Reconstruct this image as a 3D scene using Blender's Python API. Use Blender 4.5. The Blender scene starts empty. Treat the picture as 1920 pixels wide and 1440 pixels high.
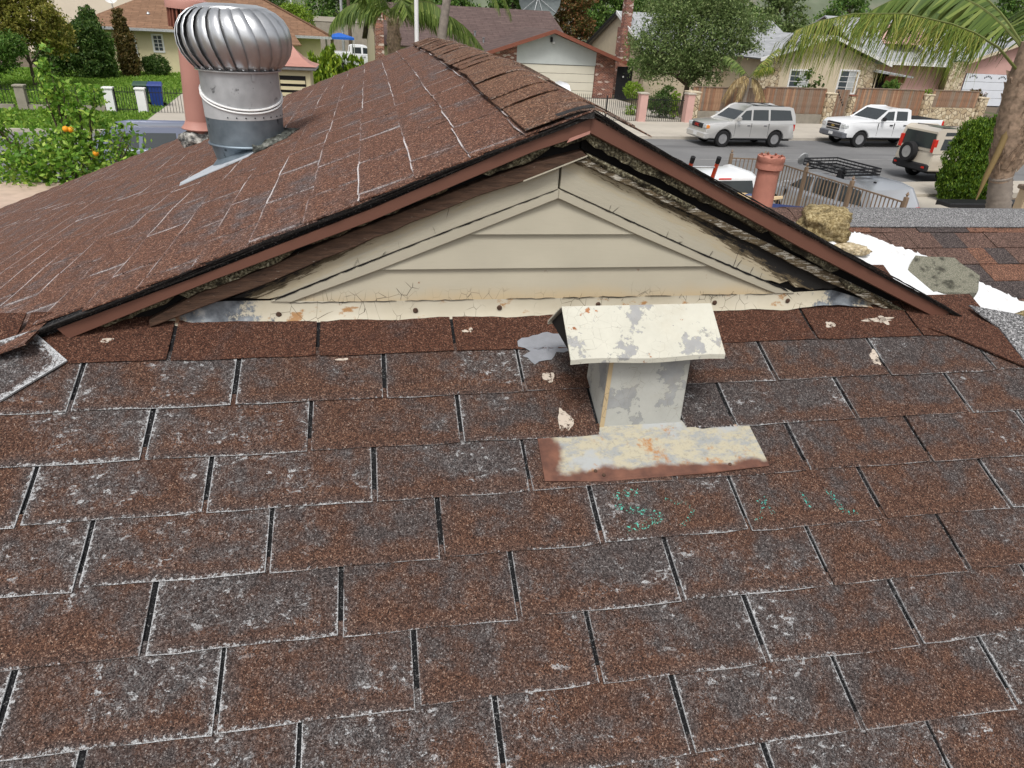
import bpy, math, random
import numpy as np
from mathutils import Matrix, Vector
R = math.radians
rng = np.random.default_rng(7)
random.seed(7)
scn = bpy.context.scene
COL = scn.collection

# ------------------------------------------------------------------ camera, sky, sun, exposure
cam_d = bpy.data.cameras.new('camera')
cam = bpy.data.objects.new('camera', cam_d); COL.objects.link(cam)
cam_d.sensor_width = 36.0; cam_d.lens = 1289 / 1920 * 36.0
cam_d.clip_start = 0.02; cam_d.clip_end = 1500
Bm = Matrix(((1, 0, 0), (0, 0, -1), (0, 1, 0)))
rot = Matrix.Rotation(R(-12.0), 3, 'Z') @ Matrix.Rotation(R(-28.0), 3, 'X') @ Bm @ Matrix.Rotation(R(3.28), 3, 'Z')
cam.matrix_world = Matrix.Translation((0.302, -1.526, 0.632)) @ rot.to_4x4()
scn.camera = cam

SUN_EL, SUN_AZ = 58.0, 200.0          # azimuth measured from +Y clockwise
world = bpy.data.worlds.new('World'); scn.world = world; world.use_nodes = True
wn = world.node_tree; wn.nodes.clear()
sky = wn.nodes.new('ShaderNodeTexSky'); sky.sky_type = 'NISHITA'; sky.sun_disc = False
sky.sun_elevation = R(SUN_EL); sky.sun_rotation = R(SUN_AZ); sky.dust_density = 4.0; sky.air_density = 1.0
hs = wn.nodes.new('ShaderNodeHueSaturation'); hs.inputs['Saturation'].default_value = 0.22
bg = wn.nodes.new('ShaderNodeBackground'); bg.inputs['Strength'].default_value = 0.115
wo = wn.nodes.new('ShaderNodeOutputWorld')
wn.links.new(sky.outputs[0], hs.inputs['Color']); wn.links.new(hs.outputs[0], bg.inputs[0]); wn.links.new(bg.outputs[0], wo.inputs[0])
sun_d = bpy.data.lights.new('sun', 'SUN'); sun_d.energy = 1.5; sun_d.angle = R(16); sun_d.color = (1, 0.97, 0.92)
sun = bpy.data.objects.new('sun', sun_d); COL.objects.link(sun)
sdir = Vector((math.sin(R(SUN_AZ)) * math.cos(R(SUN_EL)), math.cos(R(SUN_AZ)) * math.cos(R(SUN_EL)), math.sin(R(SUN_EL))))
sun.rotation_euler = sdir.to_track_quat('Z', 'Y').to_euler(); sun.location = (0, 0, 30)
vs = scn.view_settings; vs.view_transform = 'Standard'; vs.look = 'None'; vs.gamma = 1.0; vs.use_curve_mapping = False
vs.exposure = 0.47
scn.render.film_transparent = False
scn.cycles.max_bounces = 6; scn.cycles.diffuse_bounces = 3; scn.cycles.glossy_bounces = 3; scn.cycles.transparent_max_bounces = 8
scn.cycles.use_denoising = True

G = -3.85                                 # street level; z = 0 is the foot of the little gable
ANG = math.atan(0.088)
CA, SA = math.cos(ANG), math.sin(ANG)
def ST(s, t, z=0.0):                      # street frame: s along the far kerb, t beyond it
    return Vector((s * CA - t * SA, 28.1 + s * SA + t * CA, G + z))

# ------------------------------------------------------------------ object helpers
def wmat(o):
    b = Matrix.LocRotScale(o.location, o.rotation_euler, o.scale)
    return (wmat(o.parent) @ o.matrix_parent_inverse @ b) if o.parent else b
def tag(o, label=None, cat=None, group=None, kind=None):
    if label: o['label'] = label
    if cat: o['category'] = cat
    if group: o['group'] = group
    if kind: o['kind'] = kind
    return o
def thing(name, label, cat, loc=(0, 0, 0), rz=0.0, group=None, kind=None):
    o = bpy.data.objects.new(name, None); COL.objects.link(o)
    o.empty_display_size = 0.1; o.location = loc; o.rotation_euler = (0, 0, rz)
    return tag(o, label, cat, group, kind)
def sthing(name, label, cat, s, t, rz=0.0, group=None):
    return thing(name, label, cat, ST(s, t), ANG + rz, group)
def link(name, me, parent=None, world=False, mat=None):
    o = bpy.data.objects.new(name, me); COL.objects.link(o)
    if parent is not None:
        o.parent = parent
        if world: o.matrix_parent_inverse = wmat(parent).inverted()
    if mat is not None and me is not None and len(me.materials) == 0: me.materials.append(mat)
    return o
def copy_tree(o, parent=None):
    c = o.copy(); COL.objects.link(c)
    if parent is not None: c.parent = parent
    for ch in list(o.children): copy_tree(ch, c)
    return c

def offs(poly, d):
    """inward offset of a closed counter-clockwise polygon"""
    n = len(poly); out = []
    for i in range(n):
        a, b, c = Vector(poly[i - 1]), Vector(poly[i]), Vector(poly[(i + 1) % n])
        e1 = (b - a); e2 = (c - b)
        if e1.length < 1e-9 or e2.length < 1e-9: out.append(tuple(b)); continue
        e1.normalize(); e2.normalize()
        n1 = Vector((-e1.y, e1.x)); n2 = Vector((-e2.y, e2.x)); m = n1 + n2
        if m.length < 1e-6: m = n1
        m.normalize(); k = max(0.45, m.dot(n1)); out.append((b.x + m.x * d / k, b.y + m.y * d / k))
    return out

class MB:
    def __init__(s): s.v = []; s.f = []; s.uv = None
    def add(s, vs, fs):
        b = len(s.v); s.v.extend(tuple(p) for p in vs); s.f.extend(tuple(i + b for i in f) for f in fs); return s
    def box(s, x0, x1, y0, y1, z0, z1):
        return s.add([(x0, y0, z0), (x1, y0, z0), (x1, y1, z0), (x0, y1, z0), (x0, y0, z1), (x1, y0, z1), (x1, y1, z1), (x0, y1, z1)],
                     [(0, 3, 2, 1), (4, 5, 6, 7), (0, 1, 5, 4), (1, 2, 6, 5), (2, 3, 7, 6), (3, 0, 4, 7)])
    def bbox(s, x0, x1, y0, y1, z0, z1, b):           # box with chamfered edges
        st = [(z0, b), (z0 + b, 0), (z1 - b, 0), (z1, b)]
        vs = []; fs = []
        for z, i in st:
            c = b * 0.9
            for (x, y) in ((x0 + i + c, y0 + i), (x1 - i - c, y0 + i), (x1 - i, y0 + i + c), (x1 - i, y1 - i - c), (x1 - i - c, y1 - i), (x0 + i + c, y1 - i), (x0 + i, y1 - i - c), (x0 + i, y0 + i + c)):
                vs.append((x, y, z))
        for k in range(3):
            for j in range(8): a = k * 8 + j; c2 = k * 8 + (j + 1) % 8; fs.append((a, c2, c2 + 8, a + 8))
        fs.append(tuple(range(7, -1, -1))); fs.append(tuple(range(24, 32)))
        return s.add(vs, fs)
    def prism(s, poly, d0, d1, axis='y'):               # poly (a,b) counter-clockwise seen with normal toward -axis for y (x,z)
        n = len(poly)
        def P(a, b, d): return (a, d, b) if axis == 'y' else ((d, a, b) if axis == 'x' else (a, b, d))
        vs = [P(a, b, d0) for a, b in poly] + [P(a, b, d1) for a, b in poly]
        fs = [tuple(range(n)) if axis != 'z' else tuple(range(n - 1, -1, -1)), tuple(range(2 * n - 1, n - 1, -1)) if axis != 'z' else tuple(range(n, 2 * n))]
        for i in range(n):
            j = (i + 1) % n
            fs.append((j, i, i + n, j + n) if axis != 'z' else (i, j, j + n, i + n))
        return s.add(vs, fs)
    def loft(s, rings, close=True, caps=True):
        n = len(rings[0]); b = len(s.v)
        for r in rings: s.v.extend(tuple(p) for p in r)
        for k in range(len(rings) - 1):
            for i in range(n if close else n - 1):
                j = (i + 1) % n; s.f.append((b + k * n + i, b + k * n + j, b + (k + 1) * n + j, b + (k + 1) * n + i))
        if caps:
            s.f.append(tuple(b + i for i in range(n - 1, -1, -1))); e = b + (len(rings) - 1) * n
            s.f.append(tuple(e + i for i in range(n)))
        return s
    def tube(s, pts, rad, n=6, caps=True):
        pts = [Vector(p) for p in pts]; rings = []
        if not hasattr(rad, '__len__'): rad = [rad] * len(pts)
        up = Vector((0, 0, 1)); prev = None
        for i, p in enumerate(pts):
            d = (pts[min(i + 1, len(pts) - 1)] - pts[max(i - 1, 0)])
            if d.length < 1e-9: d = Vector((0, 0, 1))
            d.normalize()
            if prev is None:
                a = d.cross(up if abs(d.z) < 0.95 else Vector((1, 0, 0))); a.normalize()
            else:
                a = prev - d * prev.dot(d)
                if a.length < 1e-6: a = d.cross(up)
                a.normalize()
            prev = a; c = d.cross(a)
            rings.append([p + (a * math.cos(6.28319 * k / n) + c * math.sin(6.28319 * k / n)) * rad[i] for k in range(n)])
        return s.loft(rings, True, caps)
    def lathe(s, prof, n=24, c=(0, 0, 0), axis='z', caps=True):
        rings = []
        for r, z in prof:
            ring = []
            for k in range(n):
                a = 6.28319 * k / n; x, y = r * math.cos(a), r * math.sin(a)
                ring.append((c[0] + x, c[1] + y, c[2] + z) if axis == 'z' else ((c[0] + y, c[1] + z, c[2] + x)))
            rings.append(ring)
        return s.loft(rings, True, caps)
    def build(s, name, mat, parent=None, world=False, smooth=None):
        me = bpy.data.meshes.new(name); me.from_pydata(s.v, [], s.f)
        if s.uv is not None:
            ul = me.uv_layers.new(name='UVMap'); ids = np.empty(len(me.loops), np.int32); me.loops.foreach_get('vertex_index', ids)
            ul.data.foreach_set('uv', np.array(s.uv, np.float32)[ids].ravel())
        me.materials.append(mat)
        if smooth is not None:
            me.polygons.foreach_set('use_smooth', [True] * len(me.polygons)); me.set_sharp_from_angle(angle=R(smooth))
        me.update()
        return link(name, me, parent, world)

# ------------------------------------------------------------------ material helpers
class NT:
    def __init__(s, name):
        s.m = bpy.data.materials.new(name); s.m.use_nodes = True; s.t = s.m.node_tree
        s.b = s.t.nodes['Principled BSDF']; s.out = s.t.nodes['Material Output']
        s.b.inputs['Specular IOR Level'].default_value = 0.3
    def n(s, typ, **k):
        nd = s.t.nodes.new('ShaderNode' + typ)
        for a, v in k.items(): setattr(nd, a, v)
        return nd
    def put(s, inp, v):
        if v is None: return
        if isinstance(v, bpy.types.NodeSocket): s.t.links.new(v, inp)
        elif isinstance(v, (tuple, list)) and len(v) == 3 and inp.type == 'RGBA': inp.default_value = (*v, 1)
        else: inp.default_value = v
    def pos(s): return s.n('NewGeometry').outputs['Position']
    def obj(s): return s.n('TexCoord').outputs['Object']
    def uv(s): return s.n('TexCoord').outputs['UV']
    def math(s, op, a, b=0.0, c=0.0, clamp=False):
        nd = s.n('Math', operation=op, use_clamp=clamp)
        for i, v in enumerate((a, b, c)): s.put(nd.inputs[i], v)
        return nd.outputs[0]
    def mapping(s, v, scale=(1, 1, 1), rot=(0, 0, 0)):
        nd = s.n('Mapping'); s.put(nd.inputs['Vector'], v); nd.inputs['Scale'].default_value = scale; nd.inputs['Rotation'].default_value = rot
        return nd.outputs[0]
    def noise(s, v, scale, detail=3, rough=0.55, dist=0.0, out=0):
        nd = s.n('TexNoise'); s.put(nd.inputs['Vector'], v); nd.inputs['Scale'].default_value = scale; nd.inputs['Detail'].default_value = detail
        nd.inputs['Roughness'].default_value = rough; nd.inputs['Distortion'].default_value = dist
        return nd.outputs[out]
    def voro(s, v, scale, feature='F1', out='Color'):
        nd = s.n('TexVoronoi', feature=feature); s.put(nd.inputs['Vector'], v); nd.inputs['Scale'].default_value = scale
        return nd.outputs[out]
    def ramp(s, f, stops, interp='LINEAR'):
        nd = s.n('ValToRGB'); s.put(nd.inputs[0], f); cr = nd.color_ramp; cr.interpolation = interp
        while len(cr.elements) < len(stops): cr.elements.new(0.5)
        for e, (p, c) in zip(cr.elements, stops): e.position = p; e.color = (*c, 1) if len(c) == 3 else c
        return nd.outputs[0]
    def mask(s, f, lo, hi):
        nd = s.n('MapRange', interpolation_type='SMOOTHSTEP'); s.put(nd.inputs[0], f); nd.inputs[1].default_value = lo; nd.inputs[2].default_value = hi
        return nd.outputs[0]
    def mix(s, f, a, b, blend='MIX'):
        nd = s.n('Mix', data_type='RGBA', blend_type=blend); s.put(nd.inputs[0], f); s.put(nd.inputs[6], a); s.put(nd.inputs[7], b)
        return nd.outputs[2]
    def sep(s, v, ch):
        nd = s.n('SeparateXYZ'); s.put(nd.inputs[0], v); return nd.outputs[ch]
    def bump(s, h, strength=0.3, dist=0.01):
        nd = s.n('Bump'); s.put(nd.inputs['Height'], h); nd.inputs['Strength'].default_value = strength; nd.inputs['Distance'].default_value = dist
        s.t.links.new(nd.outputs[0], s.b.inputs['Normal'])
    def fin(s, color=None, rough=0.8, metal=0.0, spec=None, alpha=None):
        s.put(s.b.inputs['Base Color'], color); s.put(s.b.inputs['Roughness'], rough); s.put(s.b.inputs['Metallic'], metal)
        if spec is not None: s.b.inputs['Specular IOR Level'].default_value = spec
        if alpha is not None: s.put(s.b.inputs['Alpha'], alpha)
        return s.m

def plain(name, col, rough=0.7, metal=0.0, var=0.12, scale=6.0, bump=0.0, spec=0.3, dirt=None):
    m = NT(name); p = m.obj(); nz = m.noise(p, scale, 4)
    lo = tuple(c * (1 - var) for c in col); hi = tuple(min(1, c * (1 + var)) for c in col)
    c = m.ramp(nz, [(0.3, lo), (0.7, hi)])
    if dirt:
        c = m.mix(m.mask(m.noise(p, dirt[0], 5, 0.65), dirt[1], dirt[1] + 0.15), c, dirt[2])
    if bump: m.bump(m.noise(p, scale * 8, 3), bump, 0.01)
    return m.fin(c, rough, metal, spec)

def shingle_mat(name, edge=1.0, white=1.0, rust=0.5, gs=820.0, dens=(0.0, 0.0, 0.0), newer=False, tint=(1, 1, 1), spots=1.0, course=0.0):
    """asphalt granules; uv in metres runs from the tab's lower left corner"""
    m = NT(name); P = m.pos(); U = m.uv(); rnd = m.n('ObjectInfo').outputs['Random']
    cell = m.sep(m.voro(P, gs), 0); cell2 = m.sep(m.voro(P, gs * 0.47), 1)
    v = m.math('ADD', m.math('MULTIPLY', cell, 0.56), m.math('MULTIPLY', cell2, 0.44))
    rusty = m.ramp(v, [(0.12, (0.012, 0.008, 0.007)), (0.34, (0.047, 0.025, 0.018)), (0.54, (0.083, 0.042, 0.029)), (0.72, (0.138, 0.070, 0.046)), (0.86, (0.23, 0.132, 0.087)), (0.96, (0.37, 0.28, 0.22))])
    grey = m.ramp(v, [(0.12, (0.011, 0.009, 0.009)), (0.34, (0.035, 0.030, 0.030)), (0.54, (0.062, 0.051, 0.049)), (0.72, (0.099, 0.083, 0.080)), (0.88, (0.17, 0.152, 0.147)), (0.97, (0.34, 0.32, 0.31))])
    big = m.noise(P, 4.2, 3, 0.6); mid = m.noise(P, 19.0, 4, 0.62)
    ux, uy = m.sep(U, 0), m.sep(U, 1)
    f = m.math('ADD', m.math('MULTIPLY', big, 0.8), m.math('MULTIPLY', mid, 0.75))
    f = m.math('ADD', f, m.math('MULTIPLY', m.math('SUBTRACT', rnd, 0.5), 0.08))
    f = m.math('ADD', f, m.math('MULTIPLY', m.math('SUBTRACT', cell2, 0.5), 0.12))
    if white > 0: f = m.math('ADD', f, m.math('SUBTRACT', m.math('MULTIPLY', m.mask(uy, 0.012, 0.055), 0.2), 0.11))
    c = m.mix(m.mask(f, 0.60 + rust * 0.3, 0.90 + rust * 0.3), rusty, grey)
    if white > 0:
        dx = m.math('MINIMUM', ux, m.math('SUBTRACT', 0.2965, ux)); d = m.math('MINIMUM', dx, uy)
        area = m.noise(P, 2.3, 3, 0.55); x = m.sep(P, 0); y = m.sep(P, 1)
        a = m.math('ADD', m.math('ADD', area, dens[0]), m.math('ADD', m.math('MULTIPLY', x, dens[1]), m.math('MULTIPLY', y, dens[2])))
        a = m.math('ADD', a, m.math('MULTIPLY', m.math('SUBTRACT', rnd, 0.5), 0.2))
        amt = m.mask(a, 0.32, 0.9)
        hal = m.math('MULTIPLY', m.mask(m.math('ADD', d, m.math('MULTIPLY', mid, 0.06)), 0.062, 0.026), m.math('ADD', m.math('MULTIPLY', amt, 0.8), 0.12))
        c = m.mix(hal, c, grey)
        fine = m.noise(P, 135.0, 5, 0.8); patchy = m.mask(m.noise(P, 13.0, 3, 0.6), 0.34, 0.66)
        core = m.math('MULTIPLY', m.mask(m.math('SUBTRACT', d, m.math('MULTIPLY', fine, 0.0032 * edge)), 0.0007, -0.0007), m.mask(m.math('ADD', patchy, m.math('MULTIPLY', amt, 0.6)), 0.25, 0.8))
        thr = m.math('ADD', m.math('SUBTRACT', 0.60, m.math('MULTIPLY', m.math('ADD', amt, m.math('MULTIPLY', patchy, 0.35)), 0.135 * edge)), m.math('MULTIPLY', d, 14.0))
        feather = m.mask(m.math('SUBTRACT', fine, thr), -0.01, 0.07)
        ln = m.math('MAXIMUM', m.math('MULTIPLY', core, m.math('ADD', m.math('MULTIPLY', amt, 0.7), 0.28)), m.math('MULTIPLY', feather, 0.85))
        n1 = m.noise(P, 24.0, 5, 0.72, 1.0); ridge = m.math('SUBTRACT', 1.0, m.math('ABSOLUTE', m.math('SUBTRACT', m.math('MULTIPLY', n1, 2.0), 1.0)))
        reg = m.math('MULTIPLY', m.mask(m.math('ADD', m.noise(P, 8.0, 3, 0.6), m.math('MULTIPLY', amt, 0.32)), 0.64, 0.82), m.mask(uy, 0.014, 0.04))
        blot = m.math('MAXIMUM', m.math('MULTIPLY', m.mask(ridge, 0.97, 0.995), 0.4), m.mask(m.noise(m.mapping(P, (1, 1.5, 1.5)), 48.0, 4, 0.7, 0.3), 0.58, 0.645))
        s2 = m.math('MULTIPLY', m.math('MULTIPLY', blot, reg), m.math('MULTIPLY', m.mask(fine, 0.36, 0.52), 0.85 * spots))
        wc = m.ramp(cell, [(0, (0.27, 0.275, 0.28)), (1, (0.6, 0.615, 0.63))])
        if course:
            pc = m.mask(m.noise(m.mapping(P, (3.0, 0.9, 1.0)), 2.2, 3, 0.6), 0.47, 0.6); c2 = m.math('MULTIPLY', m.mask(m.math('SUBTRACT', uy, m.math('MULTIPLY', fine, 0.005)), 0.0022, 0.0), m.math('MULTIPLY', pc, course)); ln = m.math('MAXIMUM', ln, c2)
        tot = m.math('MULTIPLY', m.math('MAXIMUM', ln, s2), white, clamp=True)
        c = m.mix(m.math('MULTIPLY', tot, m.mask(cell, -0.25, 0.4)), c, wc)
    if newer: c = m.mix(1.0, c, (0.80, 0.68, 0.64), 'MULTIPLY')
    if tint != (1, 1, 1): c = m.mix(1.0, c, tint, 'MULTIPLY')
    m.bump(m.voro(P, gs * 0.7, 'F1', 'Distance'), 0.35, 0.001)
    return m.fin(c, 0.92, 0, 0.2)

M = {}
M['shingle'] = shingle_mat('front_shingle_granules', dens=(0.12, -0.14, -0.24), rust=0.345, tint=(0.9, 0.89, 0.88))
M['shingle_new'] = shingle_mat('sheltered_shingle_granules', white=0.0, rust=0.85, newer=True)
M['shingle_left'] = shingle_mat('slope_shingle_granules', edge=0.95, white=0.9, rust=0.74, gs=560.0, dens=(-0.04, -0.03, -0.02), tint=(1.4, 1.3, 1.28), spots=0.5, course=0.95)
M['cap'] = shingle_mat('ridge_cap_granules', edge=0.4, white=0.5, rust=0.9, gs=520.0, dens=(-0.3, 0, 0), tint=(1.5, 1.48, 1.35), spots=0.0)
M['cap_worn'] = shingle_mat('worn_hip_cap_granules', edge=1.6, white=1.0, rust=-0.3, dens=(0.35, 0, 0))
def lam(name, a, b):
    m = NT(name); P = m.pos(); cell = m.sep(m.voro(P, 300.0), 0)
    c = m.ramp(cell, [(0.0, tuple(v * 0.3 for v in a)), (0.5, a), (0.85, b), (1.0, tuple(min(1, v * 1.8) for v in b))])
    m.bump(m.voro(P, 300.0, 'F1', 'Distance'), 0.5, 0.0015); return m.fin(c, 0.93, 0, 0.2)
M['lam_a'] = lam('laminate_brown', (0.085, 0.052, 0.042), (0.16, 0.1, 0.08))
M['lam_b'] = lam('laminate_rust', (0.12, 0.06, 0.042), (0.22, 0.115, 0.076))
M['lam_c'] = lam('laminate_charcoal', (0.05, 0.04, 0.038), (0.1, 0.08, 0.075))
M['silver_cap'] = lam('silver_granules', (0.14, 0.138, 0.14), (0.26, 0.258, 0.26))
def asphalt_black():
    m = NT('black_asphalt_edge'); P = m.pos(); nz = m.noise(P, 240, 4, 0.7); n2 = m.noise(P, 40, 3)
    c = m.ramp(nz, [(0.3, (0.006, 0.006, 0.007)), (0.55, (0.022, 0.019, 0.018)), (0.68, (0.11, 0.1, 0.09)), (0.8, (0.3, 0.29, 0.27))])
    c = m.mix(m.mask(n2, 0.5, 0.75), c, (0.014, 0.012, 0.012)); m.bump(nz, 0.6, 0.003); return m.fin(c, 0.8, 0, 0.3)
M['tar'] = asphalt_black()
def slot():
    m = NT('slot_asphalt'); P = m.pos(); cell = m.sep(m.voro(P, 500), 0)
    c = m.ramp(cell, [(0, (0.002, 0.002, 0.003)), (0.75, (0.007, 0.007, 0.008)), (0.93, (0.03, 0.03, 0.03)), (1, (0.16, 0.16, 0.16))]); return m.fin(c, 0.9)
M['slot'] = slot()
def cream(name, base, stain=0.0, crack=1.0, rot=(0.62, 0.74)):
    m = NT(name); P = m.pos(); z = m.sep(P, 2)
    c = m.ramp(m.noise(P, 5, 4), [(0.3, tuple(v * 0.92 for v in base)), (0.7, tuple(min(1, v * 1.05) for v in base))])
    fine = m.noise(m.mapping(P, (6, 1, 90)), 3.0, 3); c = m.mix(m.math('MULTIPLY', m.mask(fine, 0.45, 0.75), 0.12), c, tuple(v * 0.8 for v in base))
    if stain:   # rust-yellow water stain low on the boards
        w = m.math('ADD', z, m.math('MULTIPLY', m.math('SUBTRACT', m.noise(P, 9, 4), 0.5), 0.05))
        c = m.mix(m.math('MULTIPLY', m.mask(w, 0.075, 0.02), stain), c, (0.5, 0.38, 0.22))
        c = m.mix(m.mask(m.noise(P, 21, 5, 0.7), 0.66, 0.72), c, (0.2, 0.07, 0.03))
    if stain:
        v2 = m.voro(m.mapping(P, (1, 1, 0.6)), 52.0, 'DISTANCE_TO_EDGE', 'Distance'); near = m.math('MULTIPLY', m.mask(z, 0.07, 0.045), m.mask(m.noise(P, 6, 2), 0.42, 0.6)); c = m.mix(m.math('MULTIPLY', m.mask(v2, 0.02, 0.004), near), c, (0.06, 0.045, 0.03))
    if crack:
        v = m.voro(m.mapping(P, (1, 1, 0.55)), 22.0, 'DISTANCE_TO_EDGE', 'Distance')
        k = m.math('MULTIPLY', m.mask(v, 0.012, 0.002), m.mask(m.noise(P, 9.0, 3), 0.6, 0.68))
        c = m.mix(m.math('MULTIPLY', k, crack), c, (0.05, 0.04, 0.03))
    m.bump(fine, 0.08, 0.002)
    return m.fin(c, 0.6, 0, 0.3)
M['cream'] = cream('cream_paint', (0.43, 0.395, 0.31), crack=0.0)
M['cream_low'] = cream('cream_paint_stained', (0.44, 0.4, 0.31), stain=0.9)
def friezem():
    m = NT('peeling_frieze_paint'); P = m.pos(); x, z = m.sep(P, 0), m.sep(P, 2)
    base = (0.43, 0.395, 0.31)
    fine = m.noise(m.mapping(P, (8, 1, 110)), 3.0, 3); c = m.mix(m.math('MULTIPLY', m.mask(fine, 0.4, 0.75), 0.2), base, (0.32, 0.305, 0.25))
    # height above the rake: wear grows toward the outer ends and the upper edge
    r = m.math('ABSOLUTE', m.math('SUBTRACT', x, 0.71)); up = m.math('SUBTRACT', z, m.math('SUBTRACT', 0.335, m.math('MULTIPLY', r, 0.418)))
    g = m.math('ADD', m.math('MULTIPLY', up, 9.0), m.math('MULTIPLY', m.mask(m.math('ADD', r, m.math('MULTIPLY', m.mask(x, 0.72, 0.9), 0.1)), 0.25, 0.85), 0.43))
    q_ = m.math('ADD', z, m.math('MULTIPLY', r, 0.418)); cb = m.n('CombineXYZ'); m.put(cb.inputs[0], m.math('MULTIPLY', x, 5.0)); m.put(cb.inputs[2], m.math('MULTIPLY', q_, 42.0)); wv = m.noise(cb.outputs[0], 3.0, 7, 0.78); g2 = m.math('ADD', g, wv)
    c = m.mix(m.math('MULTIPLY', m.mask(g2, 0.5, 0.75), 0.55), c, (0.42, 0.34, 0.21))
    c = m.mix(m.mask(g2, 0.78, 0.84), c, (0.11, 0.085, 0.05))
    c = m.mix(m.mask(m.math('ADD', g2, m.math('MULTIPLY', m.noise(P, 60, 4), 0.3)), 1.06, 1.12), c, (0.016, 0.015, 0.014))
    v = m.voro(m.mapping(P, (1, 1, 0.5)), 16.0, 'DISTANCE_TO_EDGE', 'Distance')
    c = m.mix(m.math('MULTIPLY', m.mask(v, 0.01, 0.002), m.mask(m.noise(P, 7, 2), 0.57, 0.63)), c, (0.04, 0.03, 0.025))
    m.bump(wv, 0.25, 0.006); return m.fin(c, 0.7)
M['frieze'] = friezem()
def flashing():
    m = NT('painted_base_flashing'); P = m.pos(); x = m.sep(P, 0)
    c = m.ramp(m.noise(P, 7, 4), [(0.3, (0.42, 0.375, 0.28)), (0.7, (0.52, 0.48, 0.385))])
    c = m.mix(m.mask(m.noise(m.mapping(P, (1, 1, 2)), 14, 5, 0.7), 0.575, 0.66), c, (0.33, 0.18, 0.075))
    v = m.voro(m.mapping(P, (1, 1, 0.6)), 30.0, 'DISTANCE_TO_EDGE', 'Distance')
    c = m.mix(m.math('MULTIPLY', m.mask(v, 0.014, 0.003), m.mask(m.noise(P, 11, 2), 0.48, 0.56)), c, (0.06, 0.045, 0.03))
    e = m.math('ADD', m.math('MAXIMUM', m.math('SUBTRACT', 0.07, m.math('ABSOLUTE', m.math('SUBTRACT', x, -0.055))), m.math('SUBTRACT', 0.07, m.math('ABSOLUTE', m.math('SUBTRACT', x, 1.5)))), m.math('MULTIPLY', m.math('SUBTRACT', m.noise(P, 22, 6, 0.75), 0.5), 0.36))
    c = m.mix(m.math('MULTIPLY', m.mask(m.math('MAXIMUM', m.math('SUBTRACT', -0.11, x), m.math('SUBTRACT', x, 1.53)), -0.02, 0.02), m.mask(m.noise(P, 26, 4), 0.45, 0.6)), c, (0.24, 0.11, 0.05))
    c = m.mix(m.mask(e, -0.01, 0.02), c, m.ramp(m.noise(P, 30, 4), [(0.35, (0.05, 0.055, 0.065)), (0.6, (0.2, 0.22, 0.24)), (0.75, (0.45, 0.45, 0.44))]))
    m.bump(m.noise(P, 25, 3), 0.2, 0.004); return m.fin(c, 0.6)
M['flash'] = flashing()
M['drip'] = plain('brown_drip_edge', (0.145, 0.065, 0.045), 0.45, 0, 0.06, 3.0, spec=0.35)
def rotwood(name, a, b, wht):
    m = NT(name); P = m.pos(); w = m.noise(m.mapping(P, (4, 1, 30)), 4.0, 6, 0.75)
    c = m.ramp(w, [(0.3, a), (0.6, b)]); c = m.mix(m.mask(m.noise(m.mapping(P, (3, 1, 20)), 9.0, 6, 0.8), wht, wht + 0.05), c, (0.5, 0.47, 0.4))
    m.bump(w, 0.6, 0.006); return m.fin(c, 0.8)
M['rake_wood'] = rotwood('brown_rake_wood', (0.028, 0.017, 0.012), (0.1, 0.056, 0.036), 0.64)
M['rake_wood_r'] = rotwood('weathered_rake_wood', (0.018, 0.014, 0.01), (0.14, 0.105, 0.06), 0.52)
def rough(name, cols, sc=180.0, b=0.8):
    m = NT(name); P = m.pos(); nz = m.noise(P, sc, 4, 0.7); n2 = m.noise(P, 20, 3)
    c = m.ramp(nz, [(0.35 + 0.1 * i, k) for i, k in enumerate(cols)]); c = m.mix(m.mask(n2, 0.5, 0.7), c, tuple(v * 0.35 for v in cols[1]))
    m.bump(nz, b, 0.006); return m.fin(c, 0.9)
M['rotply'] = rough('rotten_edge_granules', [(0.01, 0.009, 0.007), (0.06, 0.05, 0.03), (0.17, 0.15, 0.09), (0.4, 0.38, 0.28)])
M['wool'] = rough('mineral_wool', [(0.09, 0.065, 0.025), (0.22, 0.165, 0.075), (0.33, 0.26, 0.135), (0.45, 0.38, 0.22)], 75.0)
M['woolpale'] = rough('pale_mineral_wool', [(0.2, 0.15, 0.08), (0.4, 0.32, 0.2), (0.5, 0.42, 0.28), (0.6, 0.52, 0.38)], 60.0)
M['foam'] = rough('grey_green_foam', [(0.07, 0.07, 0.05), (0.15, 0.145, 0.11), (0.2, 0.195, 0.15), (0.3, 0.29, 0.23)], 230.0, 0.5)
def coat():
    m = NT('white_roof_coating'); P = m.pos(); m.bump(m.noise(P, 60, 4), 0.3, 0.004); return m.fin(m.mix(m.math('MULTIPLY', m.mask(m.noise(P, 16, 6, 0.75), 0.52, 0.7), 0.6), m.ramp(m.noise(P, 12, 3), [(0.3, (0.62, 0.63, 0.64)), (0.7, (0.78, 0.79, 0.8))]), (0.42, 0.4, 0.37)), 0.5)
M['coat'] = coat()
def galv(name, a, b, rough_, spots=True):
    m = NT(name); P = m.pos(); n1 = m.noise(P, 14, 4); c = m.ramp(n1, [(0.3, a), (0.7, b)])
    if spots: c = m.mix(m.mask(m.noise(P, 24, 4, 0.6), 0.62, 0.72), c, tuple(v * 0.45 for v in a))
    m.bump(m.noise(P, 9, 2), 0.05, 0.01)
    return m.fin(c, m.math('ADD', m.math('MULTIPLY', n1, 0.25), rough_), 0.85)
M['galv'] = galv('galvanised_steel', (0.38, 0.39, 0.4), (0.54, 0.55, 0.56), 0.42); M['galv'].node_tree.nodes['Principled BSDF'].inputs['Metallic'].default_value = 0.6
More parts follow.
